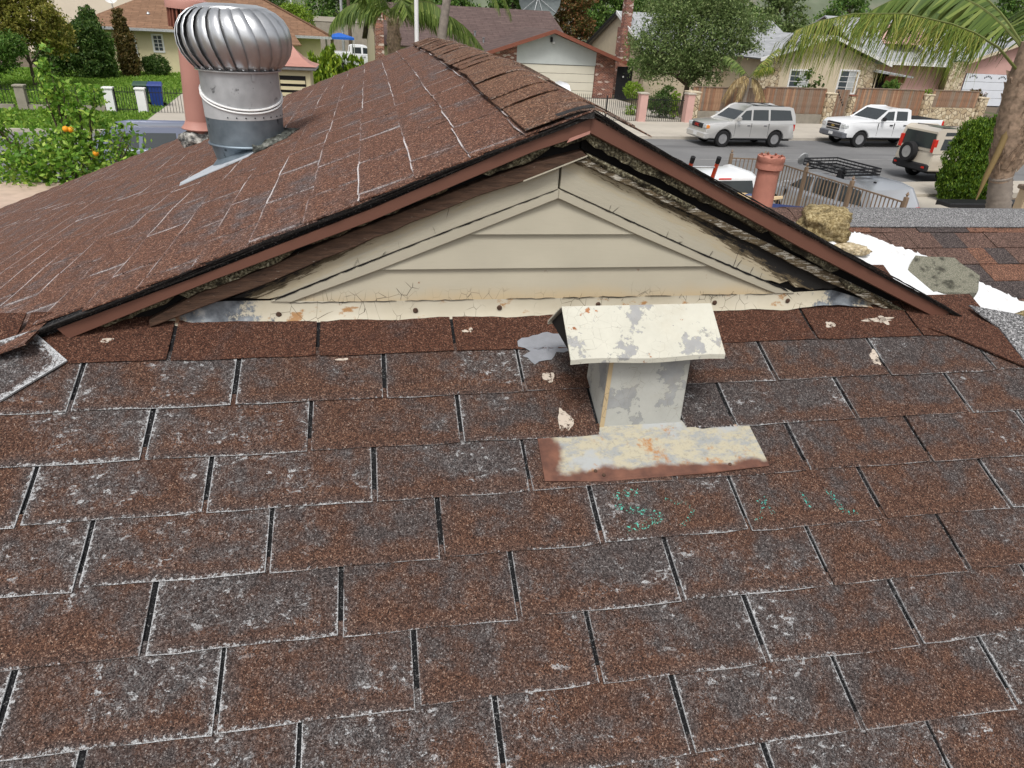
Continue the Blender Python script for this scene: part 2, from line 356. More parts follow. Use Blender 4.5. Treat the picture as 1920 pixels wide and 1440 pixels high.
M['alu'] = galv('turbine_aluminium', (0.56, 0.57, 0.58), (0.68, 0.69, 0.7), 0.2, False)
M['band'] = galv('dull_zinc_band', (0.44, 0.45, 0.455), (0.55, 0.555, 0.56), 0.5, False); M['band'].node_tree.nodes['Principled BSDF'].inputs['Metallic'].default_value = 0.25
M['galv_blue'] = galv('blue_grey_galvanised', (0.16, 0.2, 0.235), (0.27, 0.32, 0.36), 0.45)
def peel(name, base, under, cov, rust):
    m = NT(name); P = m.pos(); c = m.ramp(m.noise(P, 11, 5, 0.7), [(0.3, tuple(v * 0.86 for v in base)), (0.7, base)])
    n1 = m.math('ADD', m.math('MULTIPLY', m.noise(P, 13, 3, 0.55), 0.72), m.math('MULTIPLY', m.noise(P, 70, 5, 0.75), 0.28))
    flake = m.mask(n1, cov, cov + 0.008); und = m.ramp(m.noise(P, 40, 4), [(0.3, tuple(v * 0.8 for v in under)), (0.7, under)])
    c = m.mix(flake, c, und); c = m.mix(m.mask(m.math('ABSOLUTE', m.math('SUBTRACT', n1, cov)), 0.006, 0.0), c, tuple(v * 0.45 for v in base))
    chips = m.mask(m.noise(P, 95, 5, 0.78), 0.635, 0.66); c = m.mix(chips, c, tuple(v * 0.75 for v in under))
    v = m.voro(m.mapping(P, (1, 1, 1)), 42.0, 'DISTANCE_TO_EDGE', 'Distance'); v = m.math('ADD', v, m.math('MULTIPLY', m.math('SUBTRACT', m.noise(P, 120, 3), 0.5), 0.03))
    c = m.mix(m.math('MULTIPLY', m.mask(v, 0.014, 0.0), m.math('MULTIPLY', m.mask(m.noise(P, 9, 3), 0.46, 0.62), 0.7)), c, (0.2, 0.18, 0.14))
    c = m.mix(m.math('MULTIPLY', m.mask(m.noise(P, 6, 5, 0.7), 0.5, 0.72), 0.25), c, (0.36, 0.3, 0.2))
    if rust: c = m.mix(m.mask(m.math('ADD', m.math('MULTIPLY', m.noise(P, 17, 4, 0.6), 0.7), m.math('MULTIPLY', m.noise(P, 80, 4), 0.3)), rust, rust + 0.03), c, m.ramp(m.noise(P, 50, 3), [(0.35, (0.2, 0.07, 0.03)), (0.7, (0.42, 0.19, 0.08))]))
    m.bump(n1, 0.35, 0.004); return m.fin(c, 0.65)
M['vent'] = peel('peeling_cream_vent_paint', (0.56, 0.545, 0.465), (0.34, 0.34, 0.335), 0.572, 0.615)
M['vent_neck'] = peel('chalky_neck_paint', (0.47, 0.475, 0.44), (0.35, 0.36, 0.36), 0.54, 0.0)
def apron():
    m = NT('rusted_flashing_apron'); P = m.pos(); U = m.uv(); ux, uy = m.sep(U, 0), m.sep(U, 1)
    c = m.mix(m.mask(m.noise(m.mapping(P, (1.5, 3, 3)), 14, 8, 0.8), 0.44, 0.6), (0.42, 0.38, 0.28), (0.29, 0.3, 0.295)); c = m.mix(m.math('MULTIPLY', m.mask(m.noise(P, 110, 5, 0.8), 0.5, 0.66), 0.5), c, (0.2, 0.19, 0.16)); c = m.mix(m.mask(m.noise(P, 8, 5, 0.6), 0.52, 0.6), c, (0.36, 0.37, 0.365))
    c = m.mix(m.mask(m.noise(P, 12, 6, 0.75), 0.53, 0.64), c, (0.36, 0.18, 0.07))
    d = m.math('MINIMUM', uy, m.math('MULTIPLY', ux, 0.6)); d = m.math('SUBTRACT', d, m.math('MULTIPLY', m.noise(P, 14, 4), 0.055))
    c = m.mix(m.mask(d, 0.006, -0.008), c, m.ramp(m.noise(P, 30, 4), [(0.35, (0.1, 0.046, 0.033)), (0.7, (0.19, 0.085, 0.055))]))
    m.bump(m.noise(P, 20, 3), 0.15, 0.003); return m.fin(c, 0.6)
M['apron'] = apron()
def speck(name, col, lo, hi, sc):
    m = NT(name); P = m.pos(); a = m.mask(m.noise(P, sc, 4, 0.7), lo, hi); return m.fin(col, 0.9, 0, 0.1, a)
M['chalk'] = speck('green_chalk', (0.1, 0.42, 0.33), 0.55, 0.62, 170.0)
M['chalk_weak'] = speck('faded_green_chalk', (0.08, 0.36, 0.3), 0.55, 0.61, 190.0)
M['sealant'] = plain('grey_sealant', (0.24, 0.25, 0.275), 0.55, 0, 0.1, 30, 0.2)
M['paintdrop'] = speck('pale_paint_smear', (0.5, 0.43, 0.36), 0.36, 0.52, 75.0)
M['pinkpipe'] = plain('pink_painted_steel', (0.42, 0.21, 0.17), 0.55, 0, 0.08, 5)
M['pinkclay'] = plain('pink_painted_flue', (0.44, 0.19, 0.14), 0.7, 0, 0.14, 9, 0.2, dirt=(18, 0.62, (0.3, 0.12, 0.08)))
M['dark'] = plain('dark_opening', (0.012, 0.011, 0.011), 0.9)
M['concbits'] = rough('mortar_and_mastic', [(0.02, 0.02, 0.02), (0.12, 0.12, 0.115), (0.35, 0.34, 0.31), (0.55, 0.54, 0.5)], 30.0)
M['mastic'] = rough('mossy_mastic', [(0.012, 0.012, 0.011), (0.05, 0.052, 0.045), (0.11, 0.115, 0.1), (0.22, 0.22, 0.2)], 45.0)
M['stucco'] = plain('cream_stucco', (0.56, 0.48, 0.35), 0.9, 0, 0.06, 2.5, 0.25)
M['stucco_yel'] = plain('yellow_stucco', (0.6, 0.53, 0.34), 0.9, 0, 0.05, 2.0, 0.2)
M['stucco_pink'] = plain('pink_stucco', (0.55, 0.34, 0.3), 0.9, 0, 0.05, 2.0, 0.2)
M['stucco_tan'] = plain('tan_stucco', (0.52, 0.4, 0.27), 0.9, 0, 0.06, 2.0, 0.2)
M['white'] = plain('white_paint', (0.74, 0.74, 0.73), 0.6, 0, 0.04, 4)
M['whitedoor'] = plain('white_garage_door', (0.66, 0.69, 0.74), 0.5, 0, 0.03, 2)
M['creamdoor'] = plain('cream_garage_door', (0.6, 0.57, 0.48), 0.55, 0, 0.03, 2)
M['paleblue'] = plain('pale_grey_siding', (0.46, 0.49, 0.48), 0.7, 0, 0.04, 2)
M['redtrim'] = plain('red_brown_trim', (0.2, 0.07, 0.045), 0.6, 0, 0.1, 5)
M['iron'] = plain('black_iron', (0.016, 0.016, 0.018), 0.5)
M['bronze'] = plain('bronze_fence_paint', (0.2, 0.14, 0.095), 0.5, 0, 0.12, 6)
M['glass'] = plain('window_glass', (0.06, 0.075, 0.085), 0.08, 0, 0.1, 1, spec=0.6)
M['curtain'] = plain('curtained_glass', (0.42, 0.44, 0.44), 0.2, 0, 0.12, 3, spec=0.6)
def roofm(name, a, b, sc=3.0):
    m = NT(name); P = m.obj(); c = m.ramp(m.noise(P, sc, 5, 0.65), [(0.3, a), (0.7, b)])
    br = m.n('TexBrick'); m.put(br.inputs['Vector'], m.uv()); br.inputs['Scale'].default_value = 1.0; br.inputs['Brick Width'].default_value = 0.9; br.inputs['Row Height'].default_value = 0.26
    br.inputs['Mortar Size'].default_value = 0.02; br.inputs['Color1'].default_value = (1, 1, 1, 1); br.inputs['Color2'].default_value = (0.78, 0.78, 0.78, 1); br.inputs['Mortar'].default_value = (0.55, 0.55, 0.55, 1)
    return m.fin(m.mix(1.0, c, br.outputs[0], 'MULTIPLY'), 0.9)
M['roof_tan'] = roofm('tan_brown_roofing', (0.2, 0.11, 0.065), (0.29, 0.17, 0.105))
M['roof_mauve'] = roofm('mauve_brown_roofing', (0.105, 0.07, 0.065), (0.15, 0.105, 0.095))
M['roof_grey'] = roofm('light_grey_roofing', (0.34, 0.35, 0.365), (0.43, 0.44, 0.45))
def brickm():
    m = NT('used_brick'); br = m.n('TexBrick'); m.put(br.inputs['Vector'], m.uv()); br.inputs['Scale'].default_value = 1.0
    br.inputs['Brick Width'].default_value = 0.21; br.inputs['Row Height'].default_value = 0.075; br.inputs['Mortar Size'].default_value = 0.008
    v = m.sep(m.voro(m.mapping(m.uv(), (4.0, 11.0, 1)), 1.0), 0)
    c = m.ramp(v, [(0, (0.14, 0.045, 0.03)), (0.45, (0.24, 0.08, 0.05)), (0.82, (0.33, 0.13, 0.08)), (0.9, (0.55, 0.45, 0.4))], 'CONSTANT')
    m.put(br.inputs['Color1'], c); m.put(br.inputs['Color2'], c); br.inputs['Mortar'].default_value = (0.36, 0.28, 0.24, 1); m.bump(br.outputs['Fac'], -0.4, 0.01)
    return m.fin(br.outputs[0], 0.9)
M['brick'] = brickm()
def stonem():
    m = NT('flagstone_facing'); P = m.mapping(m.uv(), (2.2, 2.6, 1)); cc = m.sep(m.voro(P, 1.6), 0); e = m.voro(P, 1.6, 'DISTANCE_TO_EDGE', 'Distance')
    c = m.ramp(cc, [(0.1, (0.4, 0.31, 0.2)), (0.5, (0.54, 0.45, 0.31)), (0.9, (0.6, 0.52, 0.38))]); c = m.mix(m.mask(e, 0.06, 0.02), c, (0.16, 0.12, 0.08)); m.bump(m.mask(e, 0.0, 0.12), 0.6, 0.02)
    return m.fin(c, 0.9)
M['stone'] = stonem()
M['block'] = plain('concrete_block_wall', (0.3, 0.27, 0.22), 0.9, 0, 0.15, 3, 0.2)
M['conc'] = plain('pale_concrete', (0.44, 0.4, 0.34), 0.9, 0, 0.1, 0.7, 0.2, dirt=(1.3, 0.6, (0.33, 0.29, 0.24)))
def roadm():
    m = NT('street_asphalt'); P = m.pos(); c = m.ramp(m.noise(P, 0.35, 5, 0.6), [(0.3, (0.135, 0.134, 0.135)), (0.7, (0.19, 0.188, 0.187))])
    c = m.mix(m.mask(m.noise(m.mapping(P, (0.12, 1.6, 1), (0, 0, -ANG)), 1.0, 4), 0.55, 0.75), c, (0.11, 0.109, 0.11))
    c = m.mix(m.math('MULTIPLY', m.voro(P, 60, 'F1', 'Distance'), 0.12), c, (0.3, 0.3, 0.3)); m.bump(m.noise(P, 60, 3), 0.2, 0.01); return m.fin(c, 0.9)
M['road'] = roadm()
M['roadline'] = plain('worn_road_line', (0.23, 0.225, 0.22), 0.9, 0, 0.2, 2)
M['soil'] = plain('bare_soil', (0.13, 0.1, 0.07), 0.95, 0, 0.25, 0.5, 0.3, dirt=(0.3, 0.55, (0.07, 0.1, 0.03)))
def lawnm():
    m = NT('lawn_green'); P = m.pos(); c = m.ramp(m.noise(P, 1.2, 5, 0.7), [(0.3, (0.085, 0.17, 0.02)), (0.6, (0.14, 0.25, 0.035)), (0.8, (0.2, 0.3, 0.06))]); m.bump(m.noise(P, 9, 4), 0.8, 0.06); return m.fin(c, 0.9)
M['lawn'] = lawnm()
def leafm(name, a, b, c3=None, tr=0.3):
    m = NT(name); r = m.n('NewGeometry').outputs['Random Per Island']
    st = [(0.0, a), (0.6, b)] + ([(1.0, c3)] if c3 else [])
    c = m.ramp(r, st); m.fin(c, 0.55, 0, 0.3)
    t = m.n('BsdfTranslucent'); m.put(t.inputs[0], c); mx = m.n('MixShader'); mx.inputs[0].default_value = tr
    m.t.links.new(m.b.outputs[0], mx.inputs[1]); m.t.links.new(t.outputs[0], mx.inputs[2]); m.t.links.new(mx.outputs[0], m.out.inputs[0]); return m.m
M['lf_citrus'] = leafm('citrus_leaf', (0.0675, 0.1755, 0.0162), (0.1755, 0.3375, 0.0338), (0.405, 0.54, 0.0945))
M['lf_olive'] = leafm('olive_leaf', (0.1238, 0.1403, 0.0198), (0.264, 0.2558, 0.0462), (0.429, 0.363, 0.099))
M['lf_dark'] = leafm('dark_leaf', (0.029, 0.0725, 0.0129), (0.0725, 0.1368, 0.0258), (0.1368, 0.1932, 0.0483))
M['lf_mid'] = leafm('mid_leaf', (0.0466, 0.1165, 0.0186), (0.1165, 0.2173, 0.0389), (0.2173, 0.3105, 0.0776))
M['lf_grey'] = leafm('grey_green_leaf', (0.0698, 0.1164, 0.0311), (0.1553, 0.225, 0.0698), (0.3105, 0.3726, 0.1553))
M['lf_brown'] = leafm('brown_olive_leaf', (0.054, 0.054, 0.0135), (0.1215, 0.0945, 0.0243), (0.216, 0.135, 0.0473))
M['lf_lime'] = leafm('lime_leaf', (0.12, 0.22, 0.015), (0.22, 0.34, 0.03), (0.33, 0.45, 0.07))
M['lf_cyp'] = leafm('cypress_leaf', (0.0303, 0.0757, 0.0055), (0.0825, 0.165, 0.011), (0.2063, 0.3025, 0.0275))
M['lf_bush'] = leafm('golden_cypress_leaf', (0.069, 0.1311, 0.0083), (0.1656, 0.2622, 0.0166), (0.3312, 0.414, 0.0345))
M['lf_palm'] = leafm('palm_leaflet', (0.055, 0.1, 0.015), (0.12, 0.18, 0.03), (0.23, 0.28, 0.07))
M['lf_palmy'] = leafm('yellowing_palm_leaflet', (0.07, 0.12, 0.014), (0.16, 0.21, 0.03), (0.34, 0.32, 0.08))
M['lf_dead'] = leafm('dead_palm_leaflet', (0.2, 0.14, 0.06), (0.36, 0.26, 0.12), (0.48, 0.38, 0.2))
M['lf_red'] = leafm('reddish_leaf', (0.06, 0.07, 0.012), (0.12, 0.09, 0.025), (0.26, 0.1, 0.04))
M['bark'] = plain('grey_brown_bark', (0.1, 0.075, 0.055), 0.95, 0, 0.3, 12, 0.6)
M['orange'] = plain('orange_peel', (0.75, 0.3, 0.015), 0.5)

def panel(name, pts, mat, parent=None, thick=0.05, world=False, flip=False):
    """flat slab from a planar polygon, uv in metres"""
    P = [Vector(p) for p in pts]
    n = (P[1] - P[0]).cross(P[2] - P[0]); n.normalize()
    if flip: n = -n; P = P[::-1]
    u = Vector((0, 0, 1)).cross(n)
    if u.length < 1e-3: u = Vector((1, 0, 0))
    u.normalize(); v = n.cross(u); m = MB(); k = len(P)
    V = P + [p - n * thick for p in P]
    m.add(V, [tuple(range(k)), tuple(range(2 * k - 1, k - 1, -1))] + [((i + 1) % k, i, i + k, (i + 1) % k + k) for i in range(k)])
    m.uv = [(p.dot(u), p.dot(v)) for p in V]
    return m.build(name, mat, parent, world)

def smooth01(x): x = min(1.0, max(0.0, x)); return x * x * (3 - 2 * x)

# ================================================================== the house we stand on
TH = R(23.5); ST_, CT_ = math.sin(TH), math.cos(TH)
E_ = 0.1239; TW = 0.3048
house = thing('house', 'single storey house with worn brown shingle roof and small cream gable', 'house', (0.7, 0.6, G))
ZR = [(-0.2, 0.466), (-0.07, 0.466), (0.4, 0.482), (0.9, 0.501), (1.6, 0.5), (2.6, 0.496), (3.8, 0.476), (4.15, 0.466), (6, 0.466)]
def zr(y):
    return float(np.interp(y, [a for a, b in ZR], [b for a, b in ZR]))
def zl(x, y):            # deck of the slope that falls away to -x
    d = 0.75 - x
    w = 0.006 * math.sin(3.1 * y + 1.3 * x) * math.exp(-((d - 1.2) / 1.2) ** 2) * smooth01((y + 0.05) / 0.6)
    return 0.466 - 0.4 * d + (zr(y) - 0.466) * math.exp(-d / 0.8) + w
def zright(x, y):
    d = x - 0.75; return 0.466 - 0.441 * d + (zr(y) - 0.466) * math.exp(-d / 0.8)
def zf(y): return math.tan(TH) * y
def hipL(y): return (math.tan(TH) * y - 0.162) / 0.4        # x of the left hip at y
def hipR(y): return 0.75 + (0.462 - math.tan(TH) * y) / 0.441

# --- decks
front_roof = panel('front_roof', [(hipL(-2.6), -2.6, zf(-2.6)), (hipR(-2.6), -2.6, zf(-2.6)), (hipR(0.06), 0.06, zf(0.06)), (hipL(0.06), 0.06, zf(0.06))], M['slot'], house, 0.02, True)
def deck(name, zfun, xs, ys, mat, cut=None):
    m = MB(); n, k = len(xs), len(ys)
    for y in ys:
        for x in xs: m.v.append((x, y, zfun(x, y)))
    for j in range(k - 1):
        for i in range(n - 1):
            if cut and not cut((xs[i] + xs[i + 1]) / 2, (ys[j] + ys[j + 1]) / 2): continue
            m.f.append((j * n + i, j * n + i + 1, (j + 1) * n + i + 1, (j + 1) * n + i))
    o = m.build(name, mat, house, True, 40); md = o.modifiers.new('thickness', 'SOLIDIFY'); md.thickness = 0.018; md.offset = -1
    return o
left_roof = deck('left_roof', zl, [0.75 - 0.09 * i for i in range(45)], [-0.044 + 0.095 * i for i in range(45)], M['slot'])
left_roof.data.flip_normals()
# the part of the left slope in front of the gable, down the hip
lf = MB(); ys = np.linspace(-2.6, -0.06, 18)
for y in ys: lf.v += [(hipL(y), y, zl(hipL(y), y)), (-3.21, y, zl(-3.21, y))]
for j in range(17): lf.f.append((2 * j, 2 * j + 2, 2 * j + 3, 2 * j + 1))
lf.build('hip_slope', M['slot'], house, True)
right_roof = deck('right_roof', zright, [0.75 + 0.12 * i for i in range(31)], [-0.044 + 0.095 * i for i in range(45)], M['lam_a'])
rf_ = MB()
for y in ys: rf_.v += [(hipR(y), y, zright(hipR(y), y)), (4.35, y, zright(4.35, y))]
for j in range(17): rf_.f.append((2 * j, 2 * j + 1, 2 * j + 3, 2 * j + 2))
rf_.build('hip_slope', M['lam_a'], house, True)

# --- shingle tabs
def tab_data(name, width, mat, seed, lap=0.03, e=E_, lift=1.0):
    r = random.Random(seed); nx = max(2, int(round(width / 0.05))); m = MB(); uv = []
    ph = r.uniform(0, 6); cu = r.uniform(0, 1.0) * lift
    for layer in (1, 0):
        for jy in range(3):
            for i in range(nx + 1):
                x = width * i / nx; fx = i / nx
                jit = 0.0015 * math.sin(5 * fx + ph) + r.uniform(-0.0009, 0.0009) + (r.uniform(0, 0.005) if i in (0, nx) else 0) if layer else 0
                curl = 0.0016 * cu * (abs(2 * fx - 1) ** 3)
                if jy == 0: y = jit; z = (0.0072 + curl) if layer else 0.0042 + curl
                elif jy == 1: y = e * 0.5; z = 0.0050 if layer else 0.0018
                else: y = e + lap; z = 0.0022 if layer else -0.0012
                if layer == 0 and jy == 0: y = 0.0025
                m.v.append((x, y, z)); uv.append((x, max(0.0, y)))
    n1 = nx + 1; L = 3 * n1
    for j in range(2):
        for i in range(nx):
            a = j * n1 + i; m.f.append((a, a + 1, a + n1 + 1, a + n1)); m.f.append((L + a, L + a + n1, L + a + n1 + 1, L + a + 1))
    for i in range(nx): m.f.append((i, L + i, L + i + 1, i + 1))
    for j in range(2):
        a = j * n1; m.f.append((a, a + n1, L + a + n1, L + a)); b = j * n1 + nx; m.f.append((b, L + b, L + b + n1, b + n1))
    m.uv = uv; o = m.build(name, mat); me = o.data; bpy.data.objects.remove(o); return me, m
TABS = {}
def tabs_for(kind, width):
    key = (kind, round(width, 3))
    if key not in TABS:
        full = abs(width - (TW - 0.0085)) < 1e-3
        TABS[key] = [tab_data('shingle', width, M[kind], int(width * 7919) % 997 + len(kind) + i) for i in range(5 if full else 1)]
    return random.choice(TABS[key])
def frame(o, X, Y, Z): return Matrix(((X[0], Y[0], Z[0], o[0]), (X[1], Y[1], Z[1], o[1]), (X[2], Y[2], Z[2], o[2]), (0, 0, 0, 1)))
def put_tab(kind, width, mw, parent):
    me, _ = tabs_for(kind, width); mw = mw @ Matrix.Translation((random.uniform(-0.0012, 0.0012), random.uniform(-0.0022, 0.0022), 0)) @ Matrix.Rotation(random.uniform(-0.006, 0.006), 4, 'Z') @ Matrix.Rotation(random.uniform(0.0, 0.012), 4, 'X') ; o = bpy.data.objects.new('shingle', me); COL.objects.link(o); o.parent = parent
    mm = wmat(parent).inverted() @ mw; o.matrix_parent_inverse = Matrix(); o.location = mm.to_translation(); o.rotation_euler = mm.to_euler(); return o
class Merge:
    def __init__(s): s.m = MB(); s.m.uv = []
    def add(s, kind, width, mw):
        _, src = tabs_for(kind, width); s.m.add([mw @ Vector(v) for v in src.v], src.f); s.m.uv += src.uv
    def done(s, name, mat, parent): return tag(s.m.build(name, mat, parent, True), kind='stuff')

OFF = {1: .529, 2: .493, 3: .495, 4: .403, 5: .295, 6: .198, 7: .097, 8: 0.0}
FX, FY, FZ = (1, 0, 0), (0, CT_, ST_), (0, -ST_, CT_)
far_front = Merge(); GAP = 0.0095
NECK = (0.757, 0.941)
for k in range(0, 21):
    off = OFF.get(k, 0.55 if k < 1 else -0.098 * (k - 8)); base = 0.0 if k % 2 else 0.5
    yb = -k * E_ * CT_; zb = -k * E_ * ST_; x_lo = hipL(yb) - 0.02; x_hi = hipR(yb) + 0.02
    if k == 0: x_lo, x_hi = -0.3, 1.72
    for i in range(-22, 30):
        x0 = (i + base + off) * TW + GAP / 2; x1 = x0 + TW - GAP
        cuts = [(max(x0, x_lo), min(x1, x_hi))]
        if k == 3:     # the vent neck stands in this course
            cc = []
            for a, b in cuts:
                if b <= NECK[0] - 0.008 or a >= NECK[1] + 0.008: cc.append((a, b))
                else:
                    if a < NECK[0] - 0.008: cc.append((a, NECK[0] - 0.008))
                    if b > NECK[1] + 0.008: cc.append((NECK[1] + 0.008, b))
            cuts = cc
        for a, b in cuts:
            w = b - a
            if w < 0.02: continue
            mw = Matrix.Translation((a, yb, zb)) @ frame((0, 0, 0), FX, FY, FZ)
            near = k <= 10 and (-0.62 - 0.12 * max(0, k - 3) * 0 < b) and a < 2.25
            kind = 'shingle_new' if (k <= 1 and b > -0.5) else 'shingle'
            if w > TW - GAP - 1e-4: w = TW - 0.0085
            if near and -0.75 < a and b < 2.4: put_tab(kind, w, mw, front_roof)
            else: far_front.add('shingle', w, mw)
far_front.done('shingle_courses', M['shingle'], front_roof)

# --- left slope: courses run along the ridge
far_left = Merge(); AL = math.atan(0.4)
for k in range(1, 34):
    d = k * E_ + 0.025; x_b = 0.75 - d * math.cos(AL); off = (k % 2) * 0.5 + 0.09 * math.sin(k * 1.7)
    for i in range(-10, 15):
        yA = (i + off) * TW + GAP / 2 - 0.02; yB = yA + TW - GAP
        lo = -0.056 if x_b > -0.42 else max(-2.6, (0.162 + 0.4 * x_b) / math.tan(TH))
        a, b = max(yA, lo), min(yB, 4.14); w = b - a
        if w < 0.006: continue
        ym = (a + b) / 2; up = Vector((E_ * math.cos(AL), 0, zl(x_b + E_ * math.cos(AL), ym) - zl(x_b, ym))).normalized()
        al = Vector((0, -0.2, zl(x_b, ym - 0.1) - zl(x_b, ym + 0.1))).normalized(); Z = al.cross(up).normalized()
        if Z.z < 0: Z = -Z
        al = up.cross(Z)
        mw = frame((x_b, b, zl(x_b, b)), al, up, Z)
        if w > TW - GAP - 1e-4: w = TW - 0.0085
        if yB < 2.3 and b > -0.15 and x_b > -0.55 - 0.72 * max(0, ym): put_tab('shingle_left', w, mw, left_roof)
        else: far_left.add('shingle_left', w, mw)
far_left.done('shingle_courses', M['shingle_left'], left_roof)

# --- ridge caps, each piece lapping the one behind
def cap_mesh(name, mat, half=0.15, ln=0.19, aL=math.atan(0.4), aR=math.atan(0.441), rad=0.05, seed=0):
    m = MB(); uv = []; r = random.Random(seed); prof = []
    for i in range(13):
        s = -half + 2 * half * i / 12
        a = (-s if s < 0 else s); sl = math.tan(aL if s < 0 else aR)
        x = s * (math.cos(aL) if s < 0 else math.cos(aR)); z = -math.sqrt((x * sl) ** 2 + 0.00012) + 0.011
        prof.append((x, z, s + half))
    for lay in (0.0, -0.003):
        for j in range(3):
            y = [0, ln * 0.5, ln][j]; lift = [0.0078, 0.0062, 0.0042][j] + lay
            for x, z, s in prof:
                m.v.append((x, y + (r.uniform(-0.0015, 0.0015) if j == 0 else 0), z + lift)); uv.append((0.15 if lay == 0 else 0.15, y))
    n = 13; L = 39
    for j in range(2):
        for i in range(12):
            a = j * n + i; m.f.append((a, a + 1, a + n + 1, a + n)); m.f.append((L + a, L + a + n, L + a + n + 1, L + a + 1))
    for i in range(12): m.f.append((i, L + i, L + i + 1, i + 1))
    for j in range(2): m.f.append((j * n, j * n + n, L + j * n + n, L + j * n)); b = j * n + 12; m.f.append((b, L + b, L + b + n, b + n))
    m.uv = uv; o = m.build(name, mat, None, False, 50); me = o.data; bpy.data.objects.remove(o); return me
caps = [cap_mesh('ridge_cap', M['cap'], seed=i, half=0.15 + 0.006 * (i % 2)) for i in range(3)]
y = -0.058; i = 0
while y < 4.1:
    o = link('ridge_cap', caps[i % 3], house, True); o.location = (0.75 + random.uniform(-0.008, 0.008), y, zr(y) + 0.001); o.rotation_euler = (math.atan2(zr(y + 0.14) - zr(y), 0.14), random.uniform(-0.02, 0.02), random.uniform(-0.03, 0.03))
    y += random.choice((0.135, 0.14, 0.15, 0.16)); i += 1
# hip caps in front, pale with salt
def hipcap(poly, mat, h, name='hip_cap', th=0.004):
    m = MB(); n = len(poly); V = []
    for k, (x, v) in enumerate(poly): V.append(Vector((x, -v * CT_, -v * ST_)) + Vector(FZ) * h[k])
    T = [v + Vector(FZ) * th for v in V]; m.add(T + V, [tuple(range(n)), tuple(range(2 * n - 1, n - 1, -1))] + [((i + 1) % n, i, i + n, (i + 1) % n + n) for i in range(n)])
    m.uv = []
    for k, (x, v) in enumerate(poly): m.uv.append((0.15, 0.0))
    m.uv += m.uv
    cx_ = Vector((sum(p[0] for p in poly) / n, sum(p[1] for p in poly) / n)); cen = sum(T, Vector()) / n; ci = len(m.v); m.v.append(tuple(cen)); m.uv.append((0.15, 0.07)); m.f.pop(0); m.f[0:0] = [(ci, i, (i + 1) % n) for i in range(n)]
    return m.build(name, mat, house, True)
hipcap([(-0.475, 0.24), (-0.437, 0.222), (-0.336, 0.119), (-0.42, 0.035), (-0.5, 0.075), (-0.6, 0.2)][::1], M['cap_worn'], [0.01, 0.009, 0.009, 0.012, 0.012, 0.02])
hipcap([(-0.64, 0.5), (-0.58, 0.47), (-0.45, 0.23), (-0.5, 0.19), (-0.62, 0.24), (-0.78, 0.42)], M['cap_worn'], [0.01, 0.01, 0.008, 0.012, 0.014, 0.014])
hipcap([(1.876, 0.03), (1.89, 0.068), (1.918, 0.112), (1.917, 0.245), (2.03, 0.33), (2.14, 0.2), (2.0, 0.075)], M['silver_cap'], [0.016, 0.016, 0.014, 0.013, 0.013, 0.02, 0.022])
hipcap([(1.715, 0.1), (1.78, 0.142), (1.85, 0.2), (1.912, 0.248), (1.93, 0.2), (1.922, 0.112), (1.87, 0.06), (1.79, 0.07)], M['shingle_new'], [0.007, 0.009, 0.011, 0.012, 0.011, 0.010, 0.009, 0.008], 'shingle')
hcL = [cap_mesh('hip_cap', M['cap_worn'], seed=20 + i, half=0.13, aL=R(16), aR=R(16)) for i in range(2)]; hcR = cap_mesh('hip_cap', M['silver_cap'], seed=31, half=0.15, ln=0.24, aL=R(16), aR=R(16))
for sgn, hf, me_, y0, st in ((1, hipL, None, -0.42, 0.1), (-1, hipR, hcR, -0.5, 0.14)):
    y = y0; i = 0
    while y > -2.55:
        dxy = abs(hf(-1) - hf(0)); o = link('hip_cap', me_ or hcL[i % 2], house, True); o.location = (hf(y), y, zf(y) + 0.004); o.rotation_mode = 'XYZ'
        e_ = (Matrix.Rotation(-sgn * math.atan2(dxy, 1.0), 4, 'Z') @ Matrix.Rotation(math.atan2(math.tan(TH), math.hypot(dxy, 1)), 4, 'X')).to_euler(); o.rotation_euler = e_; y -= st; i += 1

# --- gable: everything on or just in front of the plane y = 0
gable = MB().prism([(-0.2, -0.02), (1.66, -0.02), (0.74, 0.385)], 0.012, 0.03).build('gable_wall', M['dark'], house, True)
def board(name, poly, y0, y1, mat, bev=0.0, parent=None):
    m = MB()
    if sum(poly[i - 1][0] * poly[i][1] - poly[i][0] * poly[i - 1][1] for i in range(len(poly))) < 0: poly = poly[::-1]
    if bev:
        q = offs(poly, bev); n = len(poly)
        m.add([(a, y0, b) for a, b in q] + [(a, y0 + bev, b) for a, b in poly] + [(a, y1, b) for a, b in poly],
              [tuple(range(n))] + [((i + 1) % n, i, i + n, (i + 1) % n + n) for i in range(n)] + [((i + 1) % n + n, i + n, i + 2 * n, (i + 1) % n + 2 * n) for i in range(n)] + [tuple(range(3 * n - 1, 2 * n - 1, -1))])
    else: m.prism(poly, y0, y1)
    return m.build(name, mat, parent or gable, True)
def jag(pts, a, seed, step=0.03):
    r = random.Random(seed); out = []
    for (x0, z0), (x1, z1) in zip(pts, pts[1:]):
        n = max(1, int(math.hypot(x1 - x0, z1 - z0) / step))
        for i in range(n): f = i / n; out.append((x0 + (x1 - x0) * f + r.uniform(-a, a) * 0.4, z0 + (z1 - z0) * f + r.uniform(-a, a)))
    out.append(pts[-1]); return out
